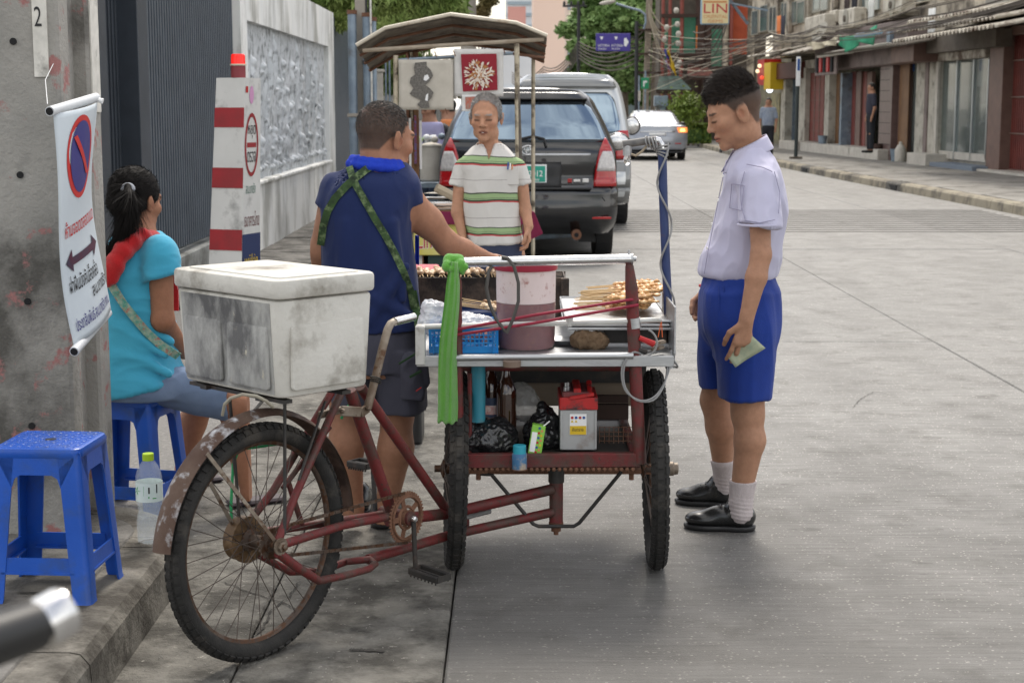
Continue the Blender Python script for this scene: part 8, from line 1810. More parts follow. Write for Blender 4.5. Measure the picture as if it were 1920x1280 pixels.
colB = skincol(v, (.40,.215,.135), frB, sB, lambda v_: hmB(v_)*np.clip(.80+((v_-frB[0])@frB[1])[:,2]*3,.80,.96), (.035,.028,.024)); 
body = npobj('body', v, f, M_skin, boy, colors=colB)
def combB(q):
    t = np.clip((q[:,2]-.045)/.04,0,1)[:,None]; return (1-t)*np.array([0,.45,-1.])+t*np.stack([q[:,0]*2, .6+q[:,1]*5, .6+q[:,0]*0], 1)
hairstrands(v, f, frB, lambda v_: hmB(v_), 34000, .052, combB, M_hair, body, 3, .0007, lambda q: np.clip((q[:,2]-.035)*11,.10,.86), lambda q: np.clip(.10+np.clip(q[:,2]-.045,0,1)*9.5,.10,.80)*np.where((q[:,1] > .05) & (q[:,2] > .06), 1.25, 1), sB)
# shirt
M_shirt = pm('school_shirt', (.49,.48,.61), (.45,.44,.58), sc=4, rough=.8, bump=.12, bsc=25, sheen=.15, world=True)
F = Field(Bo(1290,540,-.40), Bo(1500,240,.36), .0048); zc = P(1425,423,YB0-.22).z
F.cap(Bo(1421,346,-.148), Bo(1426,450,-.235), .056, .070, .03, u=(1,0,0), q=1.06); F.cap(Bo(1404,343,.14), Bo(1398,440,.23), .060, .066, .03); F.cut((float(Bo(1425,423)[0]),YB0,zc), (-.15,0,-1))
F.loft(rowsel([(272,1392,1432,.06,0),(292,1376,1442,.09),(318,1362,1458,.145),(360,1358,1468,.16),(410,1344,1469,.152),(460,1330,1462,.148),(495,1317,1456,.15),(512,1316,1453,.146),(524,1326,1446,.132)], YB0), .02)
F.cut(Bo(1405,281), (-.35,0,1)); F.cut(Bo(1385,523), (-.05,0,-1))
sh_, v, f = garment(F, 'shirt', M_shirt, boy, .011, .010, 7.0, (1.5,1,.6), 3, .004)
col_ = [Bo(1372,280,-.055), Bo(1395,262,-.06), Bo(1420,250,-.05), Bo(1437,262,.0), Bo(1420,254,.055), Bo(1390,270,.06)]
cm_ = MB()
# collar: band and two falling leaves
n = 20; ctr = Bo(1402,280); 
def cb(a, k): 
    p = Bo(1403,276)+nv(math.cos(a)*.064,math.sin(a)*.066,0); p[2] += math.cos(a)*.026; 
    if k == 0: p[2] += .018; return p if k == 0 else p
def colr(u, v_):
    a = R(200)+R(320)*u if False else R(-158)+R(316)*u; out_ = .060+.026*v_+.016*v_*max(0,-math.cos(a)); dz = .024+.030*math.cos(a)-.046*v_-.034*v_*max(0,-math.cos(a)); p = ctr+nv(math.cos(a)*out_+.005, math.sin(a)*(out_+.002), dz); return Vector(p)
cm_.grid(colr, 36, 5, (0,0,-.004)); obj('collar', cm_, M_shirt, sh_, smooth='all')
def ppatch(pts, mat, nm, par, th=(0,-.004,0)): obj(nm, MB().prism([P(x,y,YB0+d) for x, y, d in pts], th), mat, par)
for k in range(4): obj('button', MB().lathe([(.0055,0),(.005,.002)], P(1356-k*9-(k>1)*3,330+k*45,YB0-.075-.0*k), (-1,-.5,0), 10), M_sw, sh_)
obj('sleeve_hem', MB().tube([Vector((P(1424,421,YB0-.225).x+.074*math.cos(a), YB0-.225+.069*math.sin(a), zc+.004)) for a in [2*math.pi*i/28 for i in range(28)]], .0045, 6, closed=True), M_shirt, sh_)
vBs = v; M_seam = pm('seam_darker', (.30,.29,.40), rough=.9)  # seam lines in a slightly darker shirt tone
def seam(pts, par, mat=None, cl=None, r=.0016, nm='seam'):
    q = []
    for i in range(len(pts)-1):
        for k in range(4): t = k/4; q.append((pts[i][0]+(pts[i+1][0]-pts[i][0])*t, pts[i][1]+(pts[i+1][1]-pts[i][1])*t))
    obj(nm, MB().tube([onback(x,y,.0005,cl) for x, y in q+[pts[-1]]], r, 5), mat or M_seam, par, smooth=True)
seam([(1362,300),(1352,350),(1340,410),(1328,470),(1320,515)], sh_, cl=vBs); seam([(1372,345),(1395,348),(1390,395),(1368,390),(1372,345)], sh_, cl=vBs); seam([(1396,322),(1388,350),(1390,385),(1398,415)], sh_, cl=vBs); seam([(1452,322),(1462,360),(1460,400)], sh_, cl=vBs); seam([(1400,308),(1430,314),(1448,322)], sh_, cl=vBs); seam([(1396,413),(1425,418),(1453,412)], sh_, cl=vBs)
# shorts, belt
M_short = pm('blue_shorts', (.004,.036,.27), (.003,.024,.19), sc=5, rough=.8, bump=.15, bsc=200, world=True, sheen=.1)
F = Field(Bo(1300,770,-.34), Bo(1475,500,.34), .0052)
F.loft(rowsel([(512,1328,1444,.145),(535,1322,1450,.155),(580,1318,1454,.165),(620,1324,1450,.160),(650,1345,1435,.12)], YB0), .05)
F.loft(rowsel([(555,1334,1448,.085,-.07),(600,1334,1452,.10,-.085),(660,1345,1448,.10,-.09),(752,1353,1440,.095,-.085)], YB0), .05); F.loft(rowsel([(555,1322,1420,.085,.07),(600,1316,1420,.09,.09),(660,1313,1400,.09,.11),(731,1317,1375,.085,.14)], YB0), .04)
F.cut(Bo(1385,514), (0,0,1)); F.cut(Bo(1395,754,-.1), (0,0,-1)); X_, Y_, Z_ = F.coords(); zr = P(1345,731,YB0+.13).z; F.F = np.where((Y_ > YB0+.012), np.maximum(F.F, zr-Z_), F.F)
so_, v, f = garment(F, 'shorts', M_short, boy, .010, .011, 6, (1.6,1.6,.3), 8, .0015)
F = Field(Bo(1310,540,-.25), Bo(1462,500,.25), .004); F.loft(rowsel([(518,1324,1449,.150),(531,1322,1451,.152)], YB0), .003); F.shell(.006); v, f = F.mesh(); npobj('belt', v, f, pm('brown_belt',(.16,.05,.02),rough=.45), so_)
obj('belt_clip', MB().torus(P(1353,535,YB0-.10), (0,1,.1), .008, .0018, 14, 5), M_chrome, so_)
for xx in (1348,1357,1366): obj('pleat', MB().bar(P(xx,536,YB0-.150),P(xx+2,620,YB0-.168),.003,.004), M_short, so_)
obj('pocket_seam', MB().tube([P(1442,535,YB0-.12),P(1440,640,YB0-.13)],.002,5), M_short, so_)
# socks and shoes
M_sock = pm('ribbed_sock', (.56,.50,.50), (.48,.42,.42), sc=40, rough=.95, bump=.4, bsc=180, stretch=(3,3,.6), world=True)
for (a, b, c_, r0, r1) in ((Bo(1393,900,-.08),Bo(1389,940,-.08),Bo(1389,960,-.08),.0505,.043),(Bo(1355,862,.23),Bo(1357,890,.265),Bo(1358,912,.285),.047,.040)):
    F = Field(np.minimum(a,c_)-.07, np.maximum(a,c_)+.07, .004); F.cap(a, b, r0, r1*.96, .012); F.cap(b, c_, r1*.96, r1*1.02, .012); F.cut(a+nv(0,0,.0), (0,0,1)); v, f = F.mesh(); nn_ = vnormals(v, f); w_ = np.clip((a[2]-.03-v[:,2])/.06,0,1); v = v+nn_*(np.sin(v[:,2]*420+v[:,0]*60)*.0011*w_)[:,None]; npobj('sock', v, f, M_sock, boy)
M_shoe = pm('black_leather', (.012,.012,.012), (.02,.02,.02), sc=10, rough=.24, spec=.7, dirt=(.10,.095,.085), damt=.30, dsc=14)
hl, to_ = A3(G(1421,996)), A3(G(1285,988)); shoe(boy, hl+nv(-.01,.02,0), to_+nv(.0,.0,0), 1.05, M_shoe)
hl, to_ = A3(G(1378,948)), A3(G(1268,942)); shoe(boy, hl, to_, 1.0, M_shoe)
# banknote and red band
bnq = [(1362,666),(1379,689),(1435,652),(1410,629)]; yn = float(WL_[1])+.014
nt_ = obj('banknote', MB().grid(lambda u,v_: Vector(P(*[0,0],0) if False else (lambda a,b,c,d: a.lerp(b,v_).lerp(d.lerp(c,v_),u))(P(1362,666,yn),P(1379,689,yn-.01),P(1435,652,yn-.02),P(1410,629,yn-.008)))+Vector((0,.006*math.sin(u*5),0)), 10, 5, (0,.0012,0)), pm('banknote_print',(.42,.44,.30),(.30,.36,.26),sc=60,rough=.7,world=True), base=P(1395,660,yn), smooth='all'); setp(nt_, 'folded pale green banknote held in the schoolboy fingers', 'banknote')
obj('red_wristband', MB().torus(Vector(WR_+nv(0,0,.012)), (.3,.1,1), .026, .006, 24, 8), M_redp, boy)

# ------------------------------------------------------------------ the vendor seen from behind
YV = 5.62
def Ve(x, y, dy=0): return A3(P(x, y, YV+dy))
frV = headframe(Ve(722,262,.02), (.70,.66,-.14)); sV = 1.06
ven = thing('person', 'vendor seen from behind in navy sleeveless top with camouflage strap crossed on his back', 'person', (float(Ve(700,990)[0]),YV,0))
F = Field(Ve(570,1010,-.28)-nv(0,0,.02), nv(float(Ve(960,180)[0]),YV+.45,float(Ve(0,180)[2])+.02), .0046)
head(F, frV, sV, Ve(708,345,-.01), .061, jaw=1.12, nose=1.1)
F.cap(Ve(690,345,-.01), Ve(745,350,0), .06, .06, .05)
F.loft(rowsel([(320,655,745,.08),(345,620,775,.11),(400,606,772,.12),(480,612,768,.125),(560,620,765,.125),(640,632,770,.13),(700,635,775,.13)], YV), .03)
a0, a1, a2 = Ve(628,376), Ve(604,470,.02), Ve(604,560,.12)
F.cap(a0, a1, .052, .046, .03); F.cap(a1, a2, .045, .034, .02); F.cap(a2, Ve(612,600,.2), .034, .028, .02); hand(F, Ve(612,600,.2), (.1,.5,-1), (1,0,0), (0,1,0), 1.05, (20,25,30,30))
b0_, b1_, b2q = Ve(765,378,.02), Ve(838,456,.10), Ve(905,482,.27)
F.cap(b0_, Ve(802,416,.06), .058, .051, .03); F.cap(Ve(802,416,.06), b1_, .051, .042, .03); F.cap(b1_, Ve(868,470,.16), .044, .041, .02); F.cap(Ve(868,470,.16), b2q, .041, .029, .02)
hand(F, b2q, (.75,.62,-.12), (-.1,.1,-1), (-.5,.8,0), 1.05, (28,32,36,38), .1, 25)
for (h_, k_, c_, a_, an) in ((Ve(655,650,.0),Ve(651,760,.02),Ve(650,830,.0),Ve(662,950,.02),0),(Ve(735,650,.0),Ve(744,775,.0),Ve(742,840,-.01),Ve(724,955,0),1)):
    F.cap(h_, k_, .092, .060, .03); F.cap(k_, c_, .058, .060, .02); F.cap(c_, a_, .060, .036, .03); F.cap(a_, a_-nv(0,0,.05), .036, .04, .02)
v, f = F.mesh(); v = relax(v, f, 1, .3)
def hmV(v):
    q = (v-frV[0])@frV[1]/sV; x, y, z = q.T; lim = np.interp(y, [-.12,-.06,-.035,-.01,.01,.03,.05], [-.045,-.042,-.005,.014,.012,.05,.072]); return np.clip((z-lim)/.010+.4,0,1)*(np.abs(x) < .0835)
skV = (.36,.18,.11); colV = skincol(v, skV, frV, sV, lambda q: hmV(q)*.85, (.045,.038,.034)); bodyV = npobj('body', v, f, M_skin, ven, colors=colV)
M_hairg = pm('greying_hair', (.022,.020,.018), (.09,.085,.08), sc=90, rough=.55)
def combS(q): t = np.clip((q[:,2]-.03)/.09,0,1); return np.stack([q[:,0]*0, .2+.7*t, -1+1.1*t], 1)
hairstrands(v, f, frV, hmV, 16000, .012, combS, M_hairg, bodyV, 4, .0006, .25, lambda q: np.clip(.55+q[:,2]*6,.5,1.15), sV)
M_navy = pm('navy_jersey', (.006,.016,.075), (.008,.020,.09), sc=4, rough=.9, bump=.12, bsc=60, world=True, sheen=.08)
F = Field(Ve(575,640,-.30), Ve(815,290,.32), .0052)
F.cap(Ve(632,360,.0), Ve(612,430,.0), .060, .062, .03); F.cap(Ve(758,360,.01), Ve(776,430,.03), .058, .060, .03); F.cut(Ve(690,382), (0,0,-1))
F.loft(rowsel([(300,668,752,.055,.0),(318,652,768,.08),(340,626,774,.115),(366,610,774,.132),(410,607,770,.145),(480,608,774,.15),(560,610,781,.15),(606,616,786,.155),(622,618,788,.155)], YV), .025)
for a, b, r_ in (((690,600,-.15),(760,500,-.14),.012),((640,560,-.14),(650,420,-.13),.010),((735,420,-.12),(755,560,-.13),.011),((765,590,-.12),(700,560,-.15),.011)): F.cap(Ve(*a), Ve(*b), r_, r_*.6, .03)
F.cut(Ve(695,617), (.0,0,-1)); F.cut(Ve(712,306), (-.1,0,1))
tv, v, f = garment(F, 'sleeveless_top', M_navy, ven, .009, .010, 6, (1.2,1.2,.45), 12, .003); vV = v
M_camo = pm('camouflage_strap', (.05,.105,.03), (.008,.014,.010), sc=22, rough=.8, dirt=(.16,.22,.10), damt=.42, dsc=40, rust=(.5,.5,.48), ramt=.27, world=True)
cn_ = (0,-1,.05)
s1_ = [onback(x,y) for x, y in ((727,306),(705,308),(686,318),(666,334),(648,350),(628,372),(614,396),(606,424),(603,446),(601,460))]
strip(s1_, cn_, .026, M_camo, ven, 'strap'); s2_ = [onback(x,y) for x, y in ((655,312),(660,330),(668,348),(684,376),(702,408),(724,444),(742,478),(758,512),(770,545),(777,580))]
strip(s2_, cn_, .024, M_camo, ven, 'strap')
strip([onback(774,545), onback(780,575), Vector(Ve(786,620,-.14)), Vector(Ve(790,660,-.12))], cn_, .026, M_camo, ven, 'strap')
F = Field(Ve(630,335,-.2), Ve(790,270,.22), .004)
for k, (r_, dz) in enumerate(((.080,.0),(.090,-.016))):
    n_ = 18; ring_ = [Ve(706,303)+nv(r_*1.02*math.cos(a), .0+r_*.95*math.sin(a), dz-.008*math.cos(a)+.022*max(0,-math.sin(a))*0) for a in [2*math.pi*i/n_ for i in range(n_)]]
    for i in range(n_): F.cap(ring_[i], ring_[(i+1)%n_], .014, .014, .008)
v, f = F.mesh(); nn_ = vnormals(v, f); v = fold(v, nn_, .0016, 30, (1,1,1.5), 4); npobj('neck_towel', v, f, pm('royal_blue_towel',(.008,.035,.42),(.012,.05,.5),sc=14,rough=.9,bump=.5,bsc=200,world=True), ven)
obj('towel_end', MB().grid(lambda u,v_: Vector(Ve(778+8*u,442+54*v_,.10))+Vector((0,.01*math.sin(u*5),0)), 5, 6, (0,.01,0)), pm('royal_blue_towel',(.008,.035,.42)), ven, smooth='all')
M_char = pm('charcoal_shorts', (.055,.056,.078), (.07,.07,.095), sc=6, rough=.9, bump=.15, bsc=60, world=True)
F = Field(Ve(600,800,-.30), Ve(840,590,.32), .0055)
F.loft(rowsel([(596,628,778,.145),(640,626,782,.155),(690,622,790,.155)], YV), .02); F.loft(rowsel([(650,622,712,.135),(700,622,706,.125),(757,624,700,.115)], YV), .012); F.loft(rowsel([(650,700,792,.135),(700,704,797,.135),(778,708,801,.125)], YV), .012)
F.cut(Ve(700,600), (0,0,1)); F.cut(Ve(755,776), (0,0,-1)); X_, Y_, Z_ = F.coords(); xm = float(Ve(703,700)[0]); zr = float(Ve(0,758)[2]); F.F = np.where(X_ < xm, np.maximum(F.F, zr-Z_), F.F)
sv_, vs2, f = garment(F, 'cargo_shorts', M_char, ven, .009, .006, 7, (1.2,1.2,.3), 21, .002)
pk = Field(Ve(735,770,-.32), Ve(815,640,.05), .0045); pk.cap(Ve(770,680,-.13), Ve(775,742,-.13), .036, .040, .012, u=(0,1,0), q=.55); pk.cap(Ve(785,690,-.11), Ve(788,715,-.11), .030,.030,.012, u=(0,1,0), q=.7); v, f = pk.mesh(); nn_ = vnormals(v, f); v = fold(v, nn_, .005, 24, (1,1,.6), 2); npobj('cargo_pocket', v, f, M_char, sv_)
M_olive = pm('dark_olive_trim', (.02,.05,.02), rough=.85); obj('pocket_flap', MB().bar(Ve(748,682,-.185),Ve(779,663,-.175),.010,.006), M_olive, sv_); obj('pocket_flap', MB().bar(Ve(768,707,-.19),Ve(790,695,-.18),.012,.007), M_olive, sv_); obj('red_tag', MB().bar(Ve(780,733,-.185),Ve(790,726,-.185),.008,.003), M_redp, sv_)
shoe(ven, A3(G(712,995))+nv(0,.02,0), A3(G(712,995))+nv(.03,.29,0), 1.0, M_shoe); shoe(ven, A3(G(668,975))+nv(0,.05,0), A3(G(668,975))+nv(0,.32,0), 1.0, M_shoe)

# ------------------------------------------------------------------ the seated woman
YW = 5.92
def Wo(x, y, dy=0): return A3(P(x, y, YW+dy))
frW = headframe(Wo(256,380,.03), (.50,.84,-.10)); sW = .99
wom = thing('person', 'woman in bright cyan top and denim shorts sitting on a blue stool, hair in ponytail', 'person', (STOOL2[0],STOOL2[1],0))
F = Field(Wo(150,990,-.45)-nv(0,0,.03), Wo(500,300,.62), .0055)
head(F, frW, sW, Wo(250,445,.0), .048, det=False)
F.loft(rowsel([(425,240,288,.05,0),(450,230,300,.09),(490,216,312,.12),(560,210,308,.125),(640,200,312,.13),(710,195,312,.14),(726,200,320,.13)], YW), .03)
wa, wb2, wc = Wo(300,478,-.10), Wo(305,600,-.12), Wo(345,660,.08)
F.cap(wa, wb2, .048, .040, .02); F.cap(wb2, wc, .040, .028, .02); hand(F, wc, (.6,.8,-.1), (0,0,-1), (-.5,.5,0), .95, (20,20,20,20))
F.cap(Wo(232,470,.12), Wo(270,600,.30), .046, .036, .02); F.cap(Wo(270,600,.3), Wo(350,650,.38), .035, .027, .02); hand(F, Wo(350,650,.38), (.9,.3,-.1), (0,0,-1), (0,-.5,0), .95)
for (h_, k_, an, ft) in ((Wo(275,712,-.06),Wo(440,760,.06),Wo(470,925,.06),0),(Wo(265,712,.14),Wo(380,745,.34),Wo(345,880,.40),1)):
    F.cap(h_, k_, .074, .062, .03); c_ = k_+(an-k_)*.35+nv(-.015,0,0); F.cap(k_, c_, .056, .054, .02); F.cap(c_, an, .054, .033, .02); F.cap(an, an+nv(.09,.05,-.045), .034, .026, .02)
v, f = F.mesh(); v = relax(v, f, 1, .3)
def hmW(v):
    q = (v-frW[0])@frW[1]/sW; x, y, z = q.T; lim = np.where(y > .035, .062, np.where(y > .01, .03, np.where(y > -.03, .020, -.050))); return np.clip((z-lim)/.010+.4,0,1)*(np.abs(x) < .0835)*(z > -.09)
colW = skincol(v, (.36,.17,.10), frW, sW, lambda q: hmW(q), (.012,.010,.010)); bodyW = npobj('body', v, f, M_skin, wom, colors=colW)
F = Field(hp(frW,(0,0,0))-.14, hp(frW,(0,0,0))+.16, .0045); M = frW[1]; H = lambda *p: frW[0]+M@(np.array(p)*sW)
F.ell(H(0,-.018,.044), (.0835*sW,.101*sW,.091*sW), M, .012); F.ell(H(0,-.07,-.01), (.06,.035,.05), M, .02); F.ell(H(0,-.055,.0), (.074*sW,.06*sW,.05*sW), M, .02); F.ell(H(0,.13,-.03), (.12,.09,.085), M, .01, 'sub'); v2, f2q = F.mesh(); nn_ = vnormals(v2, f2q); v2 = fold(v2, nn_, .002, 30, (1,.3,1), 3); M_hairk = pm('jet_hair', (.008,.007,.007), (.014,.012,.011), sc=60, rough=.7, spec=.15); hb2 = npobj('hair_cap', v2, f2q, M_hairk, bodyW)
hairstrands(v2, f2q, (frW[0],frW[1]), lambda q: np.ones(len(q)), 9000, .028, lambda q: np.stack([-q[:,0]*.5, -np.ones(len(q)), -.25-(q[:,2]-.0)*2.5], 1), M_hairk, hb2, 8, .0007, .03, None, sW, 'hair_strands')
tail = [Wo(240,352,-.105), Wo(242,374,-.14), Wo(242,400,-.16), Wo(236,430,-.15), Wo(222,460,-.14), Wo(207,492,-.13), Wo(198,520,-.12)]; tr__ = [.018,.025,.027,.026,.023,.016,.005]
pf = Field(np.min(tail,0)-.06, np.max(tail,0)+.06, .0045); 
for i in range(6): pf.cap(tail[i], tail[i+1], tr__[i], tr__[i+1], .02)
v3, f3q = pf.mesh(); pt3 = npobj('ponytail', v3, f3q, M_hairk, bodyW); hairstrands(v3, f3q, (frW[0],np.eye(3)), lambda q: np.ones(len(q)), 5000, .09, lambda q: np.stack([-.25-.6*(q[:,2] < -.1), 0*q[:,0], -np.ones(len(q))], 1), M_hairk, pt3, 9, .0007, .03, None, 1, 'hair_strands')
obj('hair_band', MB().torus(Vector(Wo(240,354,-.115)), (.1,-.7,.6), .017, .009, 20, 8), pm('grey_band',(.30,.32,.36),rough=.8), bodyW, smooth='all')
M_cyan = pm('cyan_jersey', (.05,.37,.56), (.06,.42,.61), sc=5, rough=.85, bump=.14, bsc=50, world=True, sheen=.2)
F = Field(Wo(140,780,-.42), Wo(350,410,.34)+nv(.16,0,0), .0055)
pz = Wo(300,520,-.11); F.cap(Wo(300,476,-.105), Wo(305,560,-.135), .066, .070, .03); F.cut(pz, (.3,-.1,-1)); F.cap(Wo(232,468,.10), Wo(245,520,.16), .055, .056, .03)
F.loft(rowsel([(432,238,292,.05,0),(446,226,308,.085),(462,214,318,.125),(500,205,321,.145),(560,192,320,.15),(620,178,326,.155),(680,166,334,.170),(718,166,344,.19),(744,172,342,.19)], YW), .025)
for a, b, r_ in (((315,700,-.15),(230,660,-.14),.011),((310,665,-.14),(235,620,-.13),.010),((320,640,-.12),(250,600,-.13),.009),((290,725,-.16),(200,690,-.15),.011)): F.cap(Wo(*a), Wo(*b), r_, r_*.5, .025)
F.cut(Wo(265,438), (.0,0,1)); F.cut(Wo(232,732), (.22,0,-1)); tw1, v, f = garment(F, 'top', M_cyan, wom, .011, .008, 7, (.6,1,1.6), 31, .002); vW = v
F = Field(Wo(160,850,-.40), Wo(475,640,.62), .0055); M_den = pm('pale_denim', (.14,.20,.32), (.20,.27,.40), sc=8, rough=.9, bump=.2, bsc=220, world=True)
F.loft(rowsel([(700,196,345,.172,.0),(722,182,350,.185,.0),(738,190,350,.17,.0)], YW), .03)
F.cap(Wo(262,708,-.05), Wo(452,756,.05), .086, .076, .03); F.cap(Wo(262,708,.14), Wo(385,736,.34), .086, .076, .03)
F.cut(Wo(432,770,.05), (1,.25,-.12)); F.cut(Wo(250,749,0), (0,0,-1)) if False else None; dn, v, f = garment(F, 'denim_shorts', M_den, wom, .009, .005, 9, (.4,1,1), 17, .0015)
M_redt = pm('red_towel', (.50,.010,.014), (.58,.014,.018), sc=12, rough=.95, bump=.6, bsc=220, world=True, sheen=.3)
F = Field(Wo(170,560,-.40), Wo(350,415,.2), .0042)
pth = [Wo(292,441,-.02),Wo(270,440,-.10),Wo(250,452,-.14),Wo(232,470,-.165),Wo(216,494,-.175),Wo(204,520,-.175)]; rw = [.020,.024,.030,.034,.032,.026]
for i in range(5): F.cap(pth[i], pth[i+1], rw[i], rw[i+1], .02, u=(.5,.5,.6), q=.62)
F.cap(Wo(205,500,-.175), Wo(201,528,-.175), .022, .022, .012); F.cap(Wo(222,500,-.18), Wo(212,524,-.18), .018, .016, .012)
v, f = F.mesh(); nn_ = vnormals(v, f); v = fold(v, nn_, .003, 18, (.6,1,1), 3); npobj('towel', v, f, M_redt, wom)
strip([Vector(Wo(322,512,-.02)), Vector(Wo(330,545,-.02)), Vector(Wo(331,582,-.02))], (0,-1,0), .02, M_redt, wom, 'towel_end', .01)
M_flor = pm('patterned_strap', (.02,.30,.24), (.45,.50,.40), sc=48, rough=.7, dirt=(.50,.03,.03), damt=.40, dsc=40, rust=(.65,.42,.05), ramt=.36, world=True)
strip([onback(x,y,.008,vW) for x, y in ((205,527),(216,545),(232,570),(252,595),(275,622),(300,645),(322,660))]+[Vector(Wo(335,668,-.12))], cn_, .030, M_flor, wom, 'strap')
for k_, (p, q) in enumerate(((Wo(462,968,.08),Wo(500,985,.16)),(Wo(345,905,.42),Wo(385,915,.5)))): obj('sandal', MB().box(Vector(((p[0]+q[0])/2,(p[1]+q[1])/2,.012)), (.22,.09,.02), .5, .008), pm('dark_sandal',(.03,.025,.03),(.06,.04,.05),sc=60,rough=.6), wom)
# ------------------------------------------------------------------ the old man
YO = 9.15
def Ol(x, y, dy=0): return A3(P(x, y, YO+dy))
frO = headframe(Ol(911,222,-.02), (-.16,-1,-.10)); sO = 1.12
old = thing('person', 'elderly man with grey hair in striped polo shirt standing beside the souvenir stall', 'person', (float(Ol(925,600)[0]),YO,0))
F = Field(Ol(830,700,-.30)-nv(0,0,.06), Ol(1010,168,.30), .0060)
head(F, frO, sO, Ol(918,285,0), .054, jaw=1.12, nose=1.1, mouth=1)
F.loft(rowsel([(285,890,950,.07),(300,872,968,.10),(350,880,965,.11),(420,884,972,.12),(480,884,978,.12)], YO), .03)
F.cap(Ol(866,318), Ol(858,398,-.02), .042, .035, .02); F.cap(Ol(858,398,-.02), Ol(866,438,-.05), .034, .025, .02); hand(F, Ol(868,438,-.05), (.05,-.1,-1), (1,0,.0), (0,-1,0), 1.0, (25,30,32,35), kk=.006)
F.cap(Ol(974,318), Ol(984,393,-.02), .042, .035, .02); F.cap(Ol(984,393,-.02), Ol(992,425,-.08), .034, .025, .02); hand(F, Ol(988,425,-.08), (.15,-.1,-1), (-1,0,0), (0,-1,0), 1.0, (25,30,32,35), kk=.006)
for sx_ in (908,958): F.cap(Ol(sx_,480), Ol(sx_,590), .08, .055, .03); F.cap(Ol(sx_,590), Ol(sx_,680), .055, .038, .02); F.cap(Ol(sx_,690), Ol(sx_,694,-.14), .035, .03, .02)
v, f = F.mesh(); v = relax(v, f, 1, .3)
def hmO(v): q = (v-frO[0])@frO[1]/sO; x, y, z = q.T; lim = np.interp(y, [-.12,-.06,-.03,-.005,.015,.03,.05,.07], [-.045,-.04,-.01,.01,.0,.055,.095,.11]); return np.clip((z-lim)/.012+.4,0,1)*(np.abs(x) < .085)
colO = skincol(v, (.46,.245,.155), frO, sO, lambda q: hmO(q)*.8, (.30,.29,.28), lips=(.22,.08,.06)); bodyO = npobj('body', v, f, M_skin, old, colors=colO)
M_hairw = pm('grey_hair', (.24,.235,.23), (.45,.44,.43), sc=60, rough=.6); hairstrands(v, f, frO, hmO, 6000, .018, combS, M_hairw, bodyO, 5, .0014, .4, None, sO)
obj('teeth', MB().ball(Vector(hp(frO,(0,.088*sO,-.061*sO))), (.012,.004,.004), 8, 6), M_sw, bodyO)
F = Field(Ol(830,480,-.28), Ol(1012,262,.28), .0056)
F.cap(Ol(870,314), Ol(855,364,-.0), .048, .053, .03); F.cut(Ol(860,348), (-.2,0,-1)); F2 = F.F.copy(); F.F[:] = 1; F.cap(Ol(968,314), Ol(983,362,0), .048, .053, .03); F.cut(Ol(980,345), (.2,0,-1)); F.F = np.minimum(F.F, F2)
F.loft(rowsel([(270,893,943,.06),(283,878,957,.085),(298,866,968,.11),(330,869,970,.125),(400,872,973,.13),(440,876,979,.135),(460,878,985,.14)], YO), .012)
F.cut(Ol(918,273), (0,.15,1)); F.cut(Ol(930,455), (.05,0,-1))
vm = Ol(916,303,-.16); X_, Y_, Z_ = F.coords(); dv = (np.abs(X_-vm[0])*1.0+(vm[2]-Z_)*.42)-.0; F.F = np.where((Y_ < YO-.02) & (Z_ > vm[2]), np.maximum(F.F, -(np.abs(X_-vm[0])-(Z_-vm[2])*.40)), F.F)
wh, gr, dk, rd, th_ = (.62,.60,.57,1), (.30,.42,.21,1), (.06,.07,.05,1), (.50,.07,.07,1), (.36,.33,.32,1); M_polo = pm('striped_polo_cloth', wh, rough=.85, bump=.12, bsc=50)
n = M_polo.node_tree.nodes; l = M_polo.node_tree.links.new; st_ = []
for y0 in (291,359,421):
    for a, cc in ((-1.5,dk),(.5,gr),(8,dk),(9,gr),(11,dk),(14,rd),(16.5,wh)): st_.append((y0+a, cc))
st_ += [(333,th_),(334.3,wh),(402,th_),(403.3,wh)]; st_.sort(key=lambda q: q[0]); g_ = n.new('ShaderNodeNewGeometry'); sx_ = n.new('ShaderNodeSeparateXYZ'); l(g_.outputs['Position'], sx_.inputs[0])
zt_, zb_ = CAM_H-(285-200)*YO/3000, CAM_H-(445-200)*YO/3000; nz_ = n.new('ShaderNodeTexNoise'); nz_.inputs['Scale'].default_value = 5; l(g_.outputs['Position'], nz_.inputs[0]); ma = n.new('ShaderNodeMath'); ma.operation = 'MULTIPLY_ADD'; l(nz_.outputs[0], ma.inputs[0]); ma.inputs[1].default_value = .03; l(sx_.outputs[2], ma.inputs[2])
mr = n.new('ShaderNodeMapRange'); l(ma.outputs[0], mr.inputs[0]); mr.inputs[1].default_value = zt_+.015; mr.inputs[2].default_value = zb_+.015; rp_ = n.new('ShaderNodeValToRGB'); rp_.color_ramp.interpolation = 'CONSTANT'; l(mr.outputs[0], rp_.inputs[0]); rp_.color_ramp.elements[0].color = wh; rp_.color_ramp.elements[1].color = wh; rp_.color_ramp.elements[1].position = .9999
for y, cc in st_: e = rp_.color_ramp.elements.new((y-285)/160); e.color = cc
l(rp_.outputs[0], n['Principled BSDF'].inputs['Base Color'])
po, v, f = garment(F, 'polo_shirt', M_polo, old, .010, .008, 6.5, (1,1,.6), 41, .003); M_pw = pm('polo_white', (.62,.60,.57), rough=.85)
def pcol(u, v_, s_): a = R(-90)+s_*R(12+150*u); r_ = .075+.026*v_; return Vector((Ol(917,0)[0]+math.cos(a)*r_, YO+math.sin(a)*(r_+.01), Ol(0,276)[2]+.025*math.sin(a)+.016-.050*v_*(1.1-u*.5)))
for s_ in (-1,1): obj('collar', MB().grid(lambda u,v_: pcol(u,v_,s_), 14, 4, (0,0,-.005)), M_pw, po, smooth='all')
